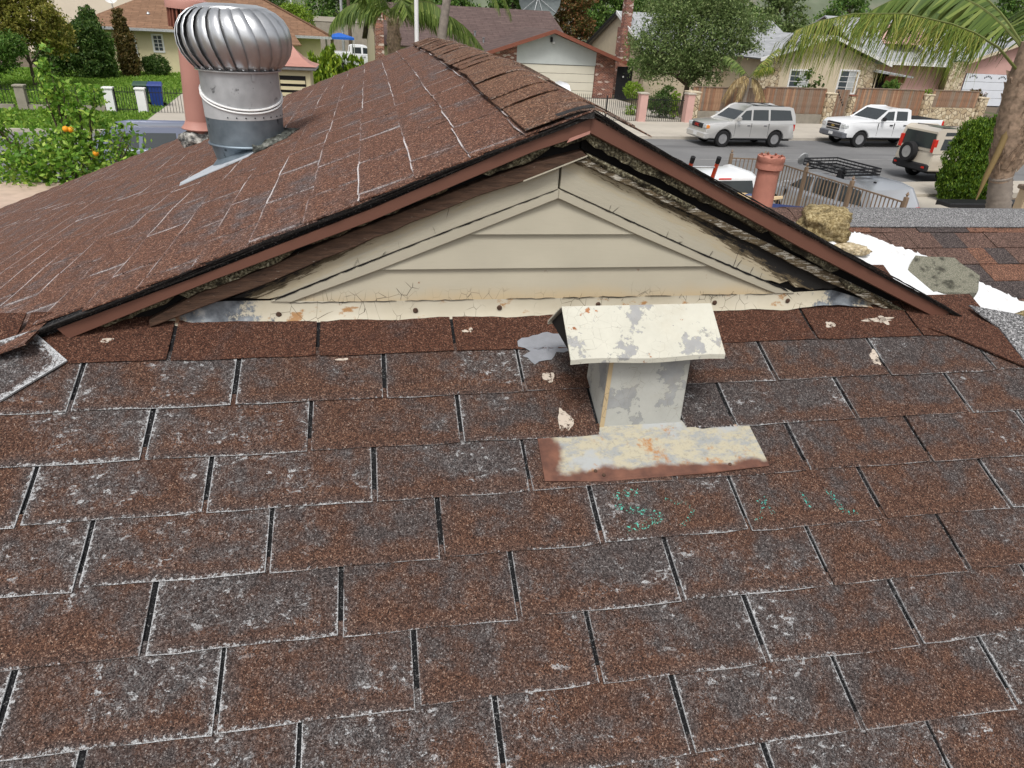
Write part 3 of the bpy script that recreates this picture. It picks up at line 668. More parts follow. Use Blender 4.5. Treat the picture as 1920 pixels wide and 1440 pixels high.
# lap siding, each lower edge proud of the board beneath
def lap(z0, z1, hw0, hw1, cx=0.707):
    m = MB(); y0, y1 = -0.0035, 0.006
    V = [(cx - hw0, y0, z0), (cx + hw0, y0, z0), (cx + hw1, y1, z1), (cx - hw1, y1, z1), (cx - hw0, 0.014, z0), (cx + hw0, 0.014, z0), (cx + hw1, 0.014, z1), (cx - hw1, 0.014, z1)]
    m.add(V, [(0, 1, 2, 3), (7, 6, 5, 4), (1, 0, 4, 5), (2, 1, 5, 6), (3, 2, 6, 7), (0, 3, 7, 4)]); return m
lap(0.1945, 0.286, 0.215, 0.004).build('siding_board', M['cream'], gable, True)
lap(0.1135, 0.1965, 0.42, 0.225).build('siding_board', M['cream'], gable, True)
lap(0.036, 0.1155, 0.62, 0.43).build('siding_board', M['cream_low'], gable, True)
# chevron trim
board('chevron_trim', [(0.707, 0.2776), (0.707, 0.298), (0.47, 0.2064), (0.219, 0.1071), (0.06, 0.043), (0.105, 0.0402), (0.3057, 0.1153), (0.5024, 0.1942)][::-1], -0.008, 0.012, M['cream'], 0.0015)
board('chevron_trim', [(0.7075, 0.298), (0.7075, 0.2776), (0.905, 0.1944), (1.117, 0.1109), (1.27, 0.0517), (1.305, 0.0395), (1.36, 0.0395), (1.2647, 0.0732), (1.0436, 0.1593), (0.8272, 0.249)][::-1][::-1][::-1], -0.008, 0.012, M['cream'], 0.0015)
# wide frieze boards with a ragged lower end
fl = [(0.7045, 0.2985), (0.7045, 0.352)] + [(0.5224, 0.283), (0.2219, 0.158), (0.06, 0.09)] + jag([(-0.02, 0.052), (0.03, 0.053), (0.06, 0.046), (0.085, 0.055)], 0.004, 3, 0.02) + [(0.219, 0.1095), (0.47, 0.2088)]
board('frieze_board', fl, -0.0065, 0.012, M['frieze'], 0.001)
fr = [(0.7095, 0.3), (0.8272, 0.2515), (1.0436, 0.1618), (1.2647, 0.0757)] + jag([(1.285, 0.072), (1.31, 0.062), (1.335, 0.07), (1.36, 0.055), (1.4, 0.05), (1.5, 0.05)], 0.004, 5, 0.02) + [(1.46, 0.075), (1.3338, 0.125), (1.0405, 0.25), (0.8447, 0.325), (0.74, 0.368), (0.7095, 0.354)]
board('frieze_board', fr, -0.0065, 0.012, M['frieze'], 0.001)
# base flashing with a wavy lower lip that kicks out onto the shingles
fb = [(-0.2008, -0.0103), (-0.1056, -0.0091), (0.0215, -0.0074), (0.1584, -0.0058), (0.2487, 0.0003), (0.3588, -0.0071), (0.4645, -0.0071), (0.6383, -0.0032), (0.8717, -0.0047), (1.1384, -0.0002), (1.277, 0.0003), (1.3186, -0.0022), (1.4901, 0.0093), (1.5386, 0.0034), (1.6326, -0.0078)]
m = MB(); xs = np.linspace(-0.2, 1.632, 90)
for x in xs:
    zb = float(np.interp(x, [p[0] for p in fb], [p[1] for p in fb])) + 0.0012 * math.sin(41 * x) + 0.0008 * math.sin(97 * x)
    zt = float(np.interp(x, [-0.2, -0.05, 0.07, 0.215, 0.774, 1.27, 1.47, 1.63], [0.0, 0.045, 0.0443, 0.0385, 0.0365, 0.0375, 0.045, 0.0]))
    zt = max(zt, zb + 0.006)
    m.v += [(x, -0.004, zt), (x, -0.006, zb + (zt - zb) * 0.35), (x, -0.016 - 0.004 * math.sin(13 * x) ** 2, zb), (x, 0.0, zb + 0.001)]
for i in range(89):
    a = i * 4
    for j in range(3): m.f.append((a + j + 1, a + j + 5, a + j + 4, a + j))
m.build('base_flashing', M['flash'], gable, True, 50)
for x, z in ((0.383, 0.0145), (0.583, 0.017), (0.83, 0.02), (1.345, 0.019), (1.14, 0.018), (0.075, 0.012)):
    h = MB().lathe([(0.0062, 0), (0.0062, 0.0015), (0.004, 0.003), (0.0005, 0.0032)], 12); o = h.build('nail_head', M['rake_wood'], gable, True); o.rotation_euler = (R(90), 0, 0); o.location = (x, -0.0075, z)
# open cracks in the paint along the joints
def crack(pts, w0, w1, seed, y0=-0.0092, name='paint_crack'):
    r = random.Random(seed); q = jag(pts, 0.0012, seed, 0.012); n = len(q); up, dn = [], []
    for i, (x, z) in enumerate(q):
        f = i / max(1, n - 1); w = (w0 + (w1 - w0) * f) * r.uniform(0.25, 1.25) * (0.15 if i in (0, n - 1) else 1); up.append((x, z + w)); dn.append((x, z - w * 0.6))
    board(name, dn + up[::-1], y0, y0 + 0.0012, M['dark'])
crack([(0.704, 0.2985), (0.47, 0.208), (0.219, 0.1083), (0.07, 0.047)], 0.0009, 0.0026, 1); crack([(0.71, 0.299), (0.8272, 0.2505), (1.0436, 0.1606), (1.2647, 0.0745), (1.34, 0.045)], 0.0007, 0.0032, 2)
for k, (x, z, dx, dz) in enumerate(((0.43, 0.194, -0.006, 0.02), (0.26, 0.126, -0.004, 0.018), (0.245, 0.119, 0.012, 0.022), (0.35, 0.161, -0.003, 0.022), (0.83, 0.25, 0.003, 0.014), (0.98, 0.188, 0.004, 0.014), (1.1, 0.138, 0.008, 0.016), (1.17, 0.111, 0.004, 0.02), (1.178, 0.108, 0.012, 0.022), (1.22, 0.092, 0.006, 0.02), (1.25, 0.08, 0.003, 0.016), (0.31, 0.146, 0.01, 0.012))): crack([(x, z), (x + dx * 0.4, z + dz * 0.5), (x + dx, z + dz)], 0.0018, 0.0004, k + 5)
for k, (xa, xb) in enumerate(((0.1, 0.34), (0.36, 0.52), (0.6, 0.72), (0.74, 0.82), (0.83, 0.93), (0.95, 1.02), (1.1, 1.2), (1.22, 1.3))): crack([(xa, 0.0385), ((xa + xb) / 2, 0.0375), (xb, 0.038)], 0.0007 + 0.0005 * (k in (3, 4)), 0.0006, k + 30, -0.0062)
for k in range(26):
    r_ = random.Random(k + 90); x = r_.choice((r_.uniform(0.72, 1.15), r_.uniform(0.1, 1.4))); z = 0.037 + r_.uniform(-0.004, 0.006); crack([(x, z), (x + r_.uniform(-0.006, 0.006), z + r_.choice((-1, 1)) * r_.uniform(0.005, 0.012))], 0.0011, 0.0003, k + 60, -0.0075)
# brown rake trim, left, and weathered strip, right
board('rake_board', [(-0.1953, -0.0061)] + jag([(-0.067, 0.0424), (0.0359, 0.0828), (0.2232, 0.1611), (0.5195, 0.2841), (0.6433, 0.3268), (0.7598, 0.3741)], 0.002, 8, 0.04) + [(0.7469, 0.385), (0.6415, 0.358), (0.5188, 0.3144), (0.2254, 0.197), (0.0396, 0.118), (-0.0846, 0.0713), (-0.1942, 0.0116)], -0.026, 0.0, M['rake_wood'], 0.002)
m = MB().prism([(0.62, 0.3175), (0.7598, 0.3735), (0.7598, 0.3765), (0.62, 0.3205)], -0.0275, -0.0262); m.build('peeled_paint_edge', M['cream'], gable, True)
board('rake_board', [(0.7398, 0.361)] + jag([(0.8447, 0.318), (1.0405, 0.243), (1.3338, 0.117), (1.6408, -0.0105)], 0.002, 9, 0.04) + [(1.66, -0.004), (1.645, 0.0132), (1.2273, 0.1829), (1.0816, 0.2427), (0.7668, 0.3719)], -0.022, 0.0, M['rake_wood_r'], 0.002)
# rotten decking edge between trim and drip edge: broken lumps
def lumps(p0, p1, z_off, h, y0, y1, segs, seed, name='decking_edge', mat='rotply'):
    r = random.Random(seed)
    for a, b in segs:
        m = MB(); n = max(4, int((b - a) * 60)); rings = []
        for i in range(n + 1):
            f = a + (b - a) * i / n; x = p0[0] + (p1[0] - p0[0]) * f; z = p0[1] + (p1[1] - p0[1]) * f + z_off
            hh = h * (0.8 + 0.35 * r.random()); e = 0.45 if i in (0, n) else 1.0; sg = 0.004 * math.sin(9 * f + seed)
            rings.append([(x, y0 + r.uniform(-0.003, 0.003), z - hh * e + sg), (x, y0 - 0.004 + r.uniform(-0.003, 0.003), z - hh * 0.4 * e + sg), (x, y0 + r.uniform(-0.002, 0.002), z + sg * 0.3), (x, y1, z), (x, y1, z - hh * e)])
        m.loft([q[::-1] for q in rings]); m.build(name, M[mat], gable, True, 60)
lumps((-0.30, 0.012), (0.745, 0.432), -0.002, 0.02, -0.03, 0.0, [(0.0, 0.16), (0.17, 0.415), (0.43, 0.735), (0.79, 0.93), (0.94, 1.03)], 2)
lumps((0.74, 0.438), (1.72, 0.005), -0.006, 0.02, -0.032, 0.0, [(0.0, 0.5), (0.52, 0.72)], 4)
lumps((0.74, 0.4), (1.72, -0.01), -0.012, 0.016, -0.024, 0.0, [(0.02, 0.3), (0.74, 0.83), (0.86, 0.97)], 6)
# soffit board closing the gap
for sgn, q in ((-1, [(-0.36, 0.003), (0.748, 0.446), (0.748, 0.385), (-0.2, 0.01)]), (1, [(1.79, -0.015), (1.64, 0.0), (0.752, 0.385), (0.752, 0.446)])):
    MB().prism(q[::-1] if sgn < 0 else q[::-1], 0.002, 0.02).build('sheathing', M['dark'], gable, True)
# metal drip edges
def drip(top, bot, name='drip_edge'):
    poly = bot + top[::-1]; m = MB(); yf = -0.046
    n = len(poly); m.prism(poly, yf, yf + 0.0015)
    for (a, b) in zip(top, top[1:]): m.add([(a[0], yf, a[1]), (b[0], yf, b[1]), (b[0], 0.0, b[1]), (a[0], 0.0, a[1]), (a[0], yf, a[1] + 0.0012), (b[0], yf, b[1] + 0.0012), (b[0], 0.0, b[1] + 0.0012), (a[0], 0.0, a[1] + 0.0012)], [(3, 2, 1, 0), (4, 5, 6, 7), (0, 1, 5, 4), (2, 3, 7, 6)])
    for (a, b) in zip(bot, bot[1:]): m.add([(a[0], yf, a[1]), (b[0], yf, b[1]), (b[0], yf + 0.008, b[1] - 0.003), (a[0], yf + 0.008, a[1] - 0.003)], [(0, 3, 2, 1)])
    return m.build(name, M['drip'], gable, True)
drip([(-0.3685, 0.0048), (-0.0412, 0.1289), (0.2963, 0.2623), (0.6323, 0.4090), (0.7540, 0.4553)], [(-0.3521, -0.0174), (-0.0439, 0.1095), (0.2953, 0.2385), (0.634, 0.385), (0.7540, 0.4257)])
o = drip([(0.7545, 0.4553), (1.0047, 0.3439), (1.3062, 0.2085), (1.8088, -0.007)], [(0.7545, 0.4257), (1.0102, 0.3144), (1.3156, 0.1741), (1.7936, -0.0315)])
MB().prism([(0.705, 0.404), (0.754, 0.4235), (0.754, 0.4295), (0.71, 0.413)], -0.0478, -0.0465).build('torn_tab', M['pinkpipe'], gable, True)
# stacked shingle ends above the drip edge
def stack(side):
    for lay in range(3):
        m = MB(); r = random.Random(lay + 10 * side); n = 70; rings = []
        for i in range(n + 1):
            f = i / n
            if side < 0: x = -0.42 + f * 1.175; zb = 0.4553 - 0.4 * (0.754 - x)
            else: x = 0.753 + f * 1.23; zb = 0.4553 - 0.4425 * (x - 0.754)
            if side < 0: zb = min(zb, zb); 
            y0 = -0.0495 - 0.0025 * lay - 0.003 * math.sin(5 * f + lay * 2) ** 2 + r.uniform(-0.0015, 0.0015)
            z = zb + 0.0015 + lay * 0.0044 + 0.0015 * math.sin(17 * f + lay) + (0.004 if side > 0 else 0.0) * smooth01((0.08 - f) / 0.08)
            if side > 0 and f > 0.85: z -= 0.02 * ((f - 0.85) / 0.15) ** 2
            t = 0.0032 + r.uniform(-0.0006, 0.001)
            rings.append([(x, y0, z), (x, y0 - 0.001, z + t), (x, -0.043, z + t), (x, -0.043, z)])
        m.loft([q[::-1] for q in rings]); m.build('shingle_edge', M['tar'], gable, True, 30)
stack(-1); stack(1)
MB().add([(0.70, -0.056, 0.452), (0.757, -0.058, 0.4555), (0.757, -0.053, 0.479), (0.73, -0.052, 0.474), (0.68, -0.05, 0.457), (0.70, -0.02, 0.452), (0.757, -0.02, 0.4555), (0.757, -0.02, 0.479), (0.73, -0.02, 0.474), (0.68, -0.02, 0.457)], [(0, 1, 2, 3, 4), (9, 8, 7, 6, 5), (1, 0, 5, 6), (2, 1, 6, 7), (3, 2, 7, 8), (4, 3, 8, 9), (0, 4, 9, 5)]).build('torn_felt', M['tar'], gable, True)

# --- right-hand wing with laminated shingles
AW = R(22); CW, SW = math.cos(AW), math.sin(AW)
def zw(y): return -1.2 + math.tan(AW) * y
wing_roof = panel('wing_roof', [(2.2, 0.2, zw(0.2)), (9.0, 0.2, zw(0.2)), (9.0, 2.24, zw(2.24)), (2.2, 2.24, zw(2.24))], M['lam_a'], house, 0.05, True)
panel('wing_back', [(9.0, 4.3, zw(0.2)), (2.2, 4.3, zw(0.2)), (2.2, 2.245, zw(2.24)), (9.0, 2.245, zw(2.24))], M['lam_a'], house, 0.05, True)
def lam_tab(w, h, mat, t):
    m = MB().add([(0, 0, 0), (w, 0, 0), (w, h, -0.003), (0, h, -0.003), (0, 0, t), (w, 0, t), (w, h, t * 0.4), (0, h, t * 0.4)], [(0, 3, 2, 1), (4, 5, 6, 7), (0, 1, 5, 4), (1, 2, 6, 5), (2, 3, 7, 6), (3, 0, 4, 7)])
    m.uv = [(0.1, 0.1)] * 8; o = m.build('shingle', mat); me = o.data; bpy.data.objects.remove(o); return me
EW = 0.146; LT = {}
lr = random.Random(11); lam_far = MB()
for k in range(0, 13):
    yb = 2.15 - (k + 1) * EW * CW; x = 2.3 + lr.uniform(0, 0.2)
    while x < 8.9:
        w = lr.choice((0.12, 0.15, 0.17, 0.2, 0.23)); mt = lr.choice(('lam_a', 'lam_a', 'lam_a', 'lam_b', 'lam_c', 'lam_b', 'lam_c')); t = lr.choice((0.006, 0.009, 0.011))
        key = (w, mt, t)
        if key not in LT: LT[key] = lam_tab(w - 0.002, EW + 0.03, M[mt], t)
        if x < 5.0 and k < 7:
            o = bpy.data.objects.new('shingle', LT[key]); COL.objects.link(o); o.parent = wing_roof; o.matrix_parent_inverse = wmat(wing_roof).inverted()
            o.location = (x, yb, zw(yb) + 0.003); o.rotation_euler = (AW, 0, 0)
        else:
            mm = Matrix.Translation((x, yb, zw(yb) + 0.003)) @ Matrix.Rotation(AW, 4, 'X'); lam_far.add([mm @ Vector(v.co) for v in LT[key].vertices], [tuple(p.vertices) for p in LT[key].polygons])
        x += w
tag(lam_far.build('shingle_courses', M['lam_c'], wing_roof, True), kind='stuff')
def wing_cap(x0, x1, n, mat):
    for i in range(n):
        a = x0 + (x1 - x0) * i / n; b = x0 + (x1 - x0) * (i + 1) / n + 0.03; m = MB(); rings = []
        for x, lf in ((a, 0.014), (b, 0.008)):
            ring = []
            for q in range(11):
                s = -0.21 + 0.42 * q / 10; ring.append((x, 2.243 + s * CW, zw(2.24) + lf + 0.012 - math.sqrt((s * SW) ** 2 + 0.0004)))
            ring += [(p[0], p[1], p[2] - 0.005) for p in ring[::-1]]; rings.append(ring)
        m.loft(rings); m.uv = [(0.1, 0.1)] * len(m.v); m.build('wing_ridge_cap', mat, house, True, 40)
wing_cap(2.98, 8.9, 1, M['silver_cap']); wing_cap(2.45, 3.0, 2, M['lam_a'])
# white coating brushed along the valley
def on_wing(pts, h, name, mat, th=0.003):
    m = MB(); N = Vector((0, -SW, CW)); V = [Vector((x, y, zw(y))) + N * h for x, y in pts]; n = len(V)
    m.add([v + N * th for v in V] + V, [tuple(range(n)), tuple(range(2 * n - 1, n - 1, -1))] + [((i + 1) % n, i, i + n, (i + 1) % n + n) for i in range(n)])
    return m.build(name, mat, house, True)
wr = random.Random(4)
edge = []
for (a, b) in zip([(2.84, 2.1), (3.0, 2.015), (3.12, 1.985), (3.25, 1.88), (3.38, 1.82), (3.52, 1.66), (3.62, 1.57), (3.74, 1.47), (3.9, 1.3), (4.2, 1.05)], [(3.0, 2.015), (3.12, 1.985), (3.25, 1.88), (3.38, 1.82), (3.52, 1.66), (3.62, 1.57), (3.74, 1.47), (3.9, 1.3), (4.2, 1.05), (4.4, 0.8)]):
    for i in range(12): f = i / 12; edge.append((a[0] + (b[0] - a[0]) * f + wr.uniform(-0.004, 0.014), a[1] + (b[1] - a[1]) * f + wr.uniform(-0.006, 0.016)))
on_wing([(2.6, 2.1), (3.0, 1.45), (3.9, 0.6)] + edge[::-1], 0.0135, 'valley_coating', M['coat'])
# --- walls under the eaves, fascia
def wallbox(x0, x1, y0, y1, z1, name='wall'): MB().box(x0, x1, y0, y1, G - 0.1, z1).build(name, M['stucco_tan'], house, True)
wallbox(-2.75, 3.9, -2.2, 3.95, -1.05); wallbox(3.91, 8.6, 0.55, 3.9, -1.15)
MB().prism([(-2.6, -1.05), (3.6, -1.05), (0.75, 0.4)], 3.97, 3.98).build('rear_gable', M['stucco_tan'], house, True)
MB().box(hipL(-2.6), hipR(-2.6), -2.64, -2.6, zf(-2.6) - 0.12, zf(-2.6) + 0.01).build('fascia', M['redtrim'], house, True)

# ================================================================== things on the roof
from mathutils import noise as mnoise
import bmesh
def lumpmesh(name, size, mat, parent=None, seed=0, amp=0.25, box=0.6, sub=4, freq=2.2):
    bm = bmesh.new(); bmesh.ops.create_icosphere(bm, subdivisions=sub, radius=1.0); S = Vector((seed * 3.7, seed * 1.9, seed))
    for v in bm.verts:
        p = v.co.copy(); k = max(abs(p.x), abs(p.y), abs(p.z)); q = p.lerp(p / k * 0.85, box)
        q *= 1 + amp * (mnoise.noise(p * freq + S) + 0.45 * mnoise.noise(p * freq * 3 + S) + 0.2 * mnoise.noise(p * freq * 8 + S)); v.co = Vector((q.x * size[0], q.y * size[1], q.z * size[2]))
    me = bpy.data.meshes.new(name); bm.to_mesh(me); bm.free(); me.materials.append(mat); me.polygons.foreach_set('use_smooth', [True] * len(me.polygons))
    return link(name, me, parent)

# --- turbine vent
tv = thing('turbine_vent', 'silver spinning turbine vent on a galvanised neck on the left roof slope', 'roof vent', (-0.2, 1.55, zl(-0.2, 1.55)))
tz = zl(-0.2, 1.55); TX, TY = -0.2, 1.55
def tz_(z): return z - tz
def ringpts(r, zfun, n=40): return [(r * math.cos(6.28319 * k / n), r * math.sin(6.28319 * k / n), zfun(r * math.cos(6.28319 * k / n), r * math.sin(6.28319 * k / n))) for k in range(n)]
def roofz(x, y): return zl(TX + x, TY + y) - tz + 0.006
def ringz(x, y): return tz_(0.315) - 0.12 * x + 0.32 * y
m = MB(); m.loft([ringpts(0.146, lambda x, y: tz_(0.408)), ringpts(0.147, lambda x, y: ringz(x, y) + 0.004)], True, False); m.build('upper_neck', M['galv'], tv, smooth=40)
m = MB(); m.loft([ringpts(0.149, lambda x, y: ringz(x, y) - 0.004), ringpts(0.147, lambda x, y: tz_(0.232))], True, False); m.build('elbow_band', M['band'], tv, smooth=40)
m = MB()
for dz in (0.006, -0.005):
    cx = [Vector(p) for p in ringpts(0.15, lambda x, y: ringz(x, y) + dz)]; m.tube(cx + cx[:2], 0.0042, 6, False)
m.build('bead', M['white'], tv, smooth=40)
m = MB(); m.loft([ringpts(0.146, lambda x, y: tz_(0.233)), ringpts(0.143, lambda x, y: tz_(0.135))], True, False); m.build('lower_neck', M['galv_blue'], tv, smooth=40)
m = MB(); cx = [Vector(p) for p in ringpts(0.1445, lambda x, y: tz_(0.132))]; m.tube(cx + cx[:2], 0.005, 6, False); m.build('bead', M['galv_blue'], tv, smooth=40)
m = MB(); m.loft([ringpts(0.141, lambda x, y: tz_(0.131)), ringpts(0.125, lambda x, y: min(tz_(0.128), roofz(x, y) + 0.02)), ringpts(0.15, lambda x, y: min(tz_(0.126), roofz(x, y)))], True, False); m.build('base_cone', M['galv_blue'], tv, smooth=40)
for k in range(9):
    a = R(-105 + k * 13); rr = random.Random(k); h = MB().lathe([(0.0028, 0), (0.0022, 0.0015), (0.0003, 0.002)], 8); o = h.build('rivet', M['dark'], tv); o.location = (0.1482 * math.cos(a), 0.1482 * math.sin(a), tz_(0.242)); o.rotation_euler = (R(90), 0, a + R(90))
for a0, w, hgt in ((R(-62), 0.012, 0.03),):
    m = MB().box(-w / 2, w / 2, -0.001, 0.002, -hgt, 0.004); o = m.build('clip', M['galv'], tv); o.location = (0.149 * math.cos(a0), 0.149 * math.sin(a0), tz_(0.402)); o.rotation_euler = (0, 0, a0 + R(90))
# mastic around the uphill foot and the bare flange downhill
m = MB(); rings = []
for k in range(25):
    a = R(-75 + k * 7); rr = random.Random(k + 40); r0, r1 = 0.138, 0.178 + rr.uniform(-0.01, 0.03)
    hh = 0.018 + rr.uniform(0, 0.02); c_, s_ = math.cos(a), math.sin(a)
    rings.append([(r0 * c_, r0 * s_, roofz(r0 * c_, r0 * s_) + hh), (0.165 * c_, 0.165 * s_, roofz(0.165 * c_, 0.165 * s_) + hh * 0.6), (r1 * c_, r1 * s_, roofz(r1 * c_, r1 * s_) + 0.004), (r1 * c_, r1 * s_, roofz(r1 * c_, r1 * s_) - 0.008), (r0 * c_, r0 * s_, roofz(r0 * c_, r0 * s_) - 0.01)])
m.loft(rings); m.build('mastic', M['mastic'], tv, smooth=60)
pts = [(-0.22, -0.27), (0.03, -0.21), (0.06, -0.1), (-0.13, 0.02), (-0.24, -0.17)]
m = MB(); V = [(x, y, roofz(x, y) + 0.004) for x, y in pts]; V2 = [(x, y, z - 0.003) for x, y, z in V]; n = 5
m.add(V + V2, [tuple(range(n)), tuple(range(9, 4, -1))] + [((i + 1) % n, i, i + n, (i + 1) % n + n) for i in range(n)]); m.build('base_flange', peel('scuffed_flange', (0.45, 0.48, 0.52), (0.012, 0.012, 0.014), 0.62, 0), tv)
# spinning head: a drum of curved vanes
head = MB().lathe([(0.02, tz_(0.627)), (0.09, tz_(0.6255)), (0.128, tz_(0.616)), (0.132, tz_(0.609)), (0.12, tz_(0.607)), (0.02, tz_(0.612))], 40).build('turbine_head', M['alu'], tv, smooth=35)
PR_ = [(0.404, 0.15), (0.425, 0.172), (0.455, 0.193), (0.487, 0.2035), (0.52, 0.2045), (0.55, 0.197), (0.578, 0.18), (0.6, 0.153), (0.612, 0.126)]
vm = MB()
for r_, fa in ((1.015, 0.0), (0.995, -6.0), (0.965, -12.0), (0.915, -18.0), (0.885, -19.5)):
    for z, r in PR_:
        a = R(fa - 14 * (z - 0.5) / 0.1 * 0.5); vm.v.append((r * r_ * math.cos(a), r * r_ * math.sin(a), tz_(z)))
for j in range(4):
    for i in range(8): a = j * 9 + i; vm.f.append((a, a + 9, a + 10, a + 1))
v0 = vm.build('vane', M['alu'], head, smooth=60); md = v0.modifiers.new('sheet', 'SOLIDIFY'); md.thickness = 0.002
rv = MB().lathe([(0.0045, 0), (0.004, 0.003), (0.0005, 0.0042)], 8).build('rivet', M['alu'], head, smooth=40)
rv.location = (0.157 * math.cos(0), 0, tz_(0.411)); rv.rotation_euler = (0, R(70), 0)
NV = 24
for k in range(1, NV):
    o = v0.copy(); COL.objects.link(o); o.rotation_euler = (0, 0, 6.28319 * k / NV)
    o = rv.copy(); COL.objects.link(o); a = 6.28319 * k / NV; o.location = (0.157 * math.cos(a), 0.157 * math.sin(a), tz_(0.411)); o.rotation_euler = (0, R(70), a)
m = MB().lathe([(0.152, tz_(0.399)), (0.159, tz_(0.4)), (0.159, tz_(0.4045)), (0.152, tz_(0.406))], 40); m.build('rim', M['alu'], head, smooth=30)
MB().lathe([(0.1, tz_(0.4)), (0.118, tz_(0.45)), (0.118, tz_(0.57)), (0.09, tz_(0.6))], 20).build('inner_throat', M['dark'], head, smooth=40)

# --- tall pink flue behind the turbine
fz = zl(-0.7, 2.95)
ff = thing('flue_pipe', 'tall pink painted flue pipe with louvred cap behind the turbine vent', 'flue', (-0.695, 2.95, fz)); ff.rotation_euler = (0, R(3.5), 0)
MB().lathe([(0.064, 0.05), (0.067, 0.2), (0.067, 0.62)], 28).build('pipe', M['pinkpipe'], ff, smooth=40)
MB().lathe([(0.09, 0.075), (0.092, 0.08), (0.075, 0.1), (0.068, 0.12)], 28).build('storm_collar', M['pinkpipe'], ff, smooth=40)
cp = MB().lathe([(0.0, 0.76), (0.06, 0.752), (0.105, 0.735), (0.112, 0.72), (0.112, 0.69), (0.1, 0.69), (0.1, 0.71)], 28).build('cap', M['pinkpipe'], ff, smooth=30)
lv = MB().box(0.094, 0.104, -0.0045, 0.0045, 0.6, 0.7).build('louvre', M['redtrim'], ff)
for k in range(1, 26): o = lv.copy(); COL.objects.link(o); o.rotation_euler = (0, 0, 6.28319 * k / 26)
MB().lathe([(0.08, 0.59), (0.084, 0.6), (0.084, 0.7)], 20).build('inner_drum', M['dark'], ff, smooth=40)
o = lumpmesh('mortar_foot', (0.095, 0.09, 0.06), M['concbits'], ff, 5, 0.2, 0.3); o.location = (-0.01, -0.01, 0.015)

# --- small cupola with louvres rising beyond the far rake
cu = thing('roof_cupola', 'small cream louvred cupola with a flared pink pyramid roof', 'cupola', (-0.43, 6.05, -1.4))
MB().bbox(-0.17, 0.17, -0.15, 0.17, 0.0, 1.5, 0.01).build('body', M['stucco_yel'], cu)
for i in range(3): MB().box(-0.115, 0.115, -0.165, -0.148, 1.26 + 0.055 * i, 1.29 + 0.055 * i).build('louvre', M['stucco_yel'], cu)
MB().box(-0.12, 0.12, -0.156, -0.1501, 1.25, 1.44).build('opening', M['dark'], cu)
MB().bbox(-0.225, 0.225, -0.2, 0.22, 1.49, 1.525, 0.008).build('eave_moulding', M['galv'], cu)
m = MB(); prof = [(0.235, 1.526), (0.17, 1.548), (0.1, 1.595), (0.045, 1.65), (0.004, 1.7)]
m.loft([[(-r, -r + 0.01, z), (r, -r + 0.01, z), (r, r + 0.01, z), (-r, r + 0.01, z)] for r, z in prof]); m.build('roof', M['pinkpipe'], cu)

# --- little gabled metal vent in the middle of the front slope
rvz = -0.141
hv = thing('roof_vent', 'small gabled metal roof vent with peeling cream paint on the front slope', 'roof vent', (0.85, -0.325, rvz))
def hp(x, y, z): return (x - 0.85, y + 0.325, z - rvz)
def zfr(y): return zf(y)
nk = MB(); b = 0.004
for z, i in ((None, 0), (0.05, 0)):
    ring = []
    for x, y in ((0.757, -0.325), (0.941, -0.325), (0.941, -0.195), (0.757, -0.195)):
        xx = 0.849 + (x - 0.849) * (1.0 if z is None else 0.955); zz = (zfr(y) - 0.002) if z is None else z
        ring.append(hp(xx, y, zz))
    nk.v += ring
nk.f += [(0, 1, 5, 4), (1, 2, 6, 5), (2, 3, 7, 6), (3, 0, 4, 7)]
o = nk.build('neck', M['vent_neck'], hv); md = o.modifiers.new('bevel', 'BEVEL'); md.width = 0.003; md.segments = 2
MB().add([hp(0.7545, -0.3268, -0.143), hp(0.7645, -0.3268, -0.143), hp(0.7675, -0.3268, 0.045), hp(0.7585, -0.3268, 0.045), hp(0.7545, -0.3255, -0.143), hp(0.7645, -0.3255, -0.143), hp(0.7675, -0.3255, 0.045), hp(0.7585, -0.3255, 0.045)], [(0, 1, 2, 3), (7, 6, 5, 4), (1, 0, 4, 5), (2, 1, 5, 6), (3, 2, 6, 7), (0, 3, 7, 4)]).build('corner_seam', M['cream_low'], hv)
def hood_side(y0, z0, y1, z1, lip, name):
    x0, x1 = 0.665, 0.993; m = MB(); n = 10; t = 0.0022; rings = []
    for i in range(n + 1):
        x = x0 + (x1 - x0) * i / n; w = 0.0016 * math.sin(9 * i / n)
        sg = 1 if y1 > y0 else -1
        rings.append([hp(x, y1, z1 + t), hp(x, y0 + w, z0 + t + w), hp(x, y0 + w, z0 - lip + w), hp(x, y0 + w + 0.002 * sg, z0 - lip + w), hp(x, y0 + 0.003 * sg + w, z0 + w - 0.001), hp(x, y1, z1)])
    m.loft(rings); return m.build(name, M['vent'], hv, smooth=25)
hood_side(-0.36, 0.0435, -0.26, 0.1165, 0.008, 'hood'); hood_side(-0.16, 0.0435, -0.26, 0.1165, 0.006, 'hood')
MB().add([hp(x, y, z) for x in (0.672, 0.986) for (y, z) in ((-0.352, 0.0455), (-0.168, 0.0455), (-0.26, 0.1125))], [(0, 1, 2), (5, 4, 3), (0, 2, 5, 3), (1, 4, 5, 2), (0, 3, 4, 1)]).build('hood_shade_fill', M['dark'], hv)  # near-black filler block, paints the shade inside the open hood
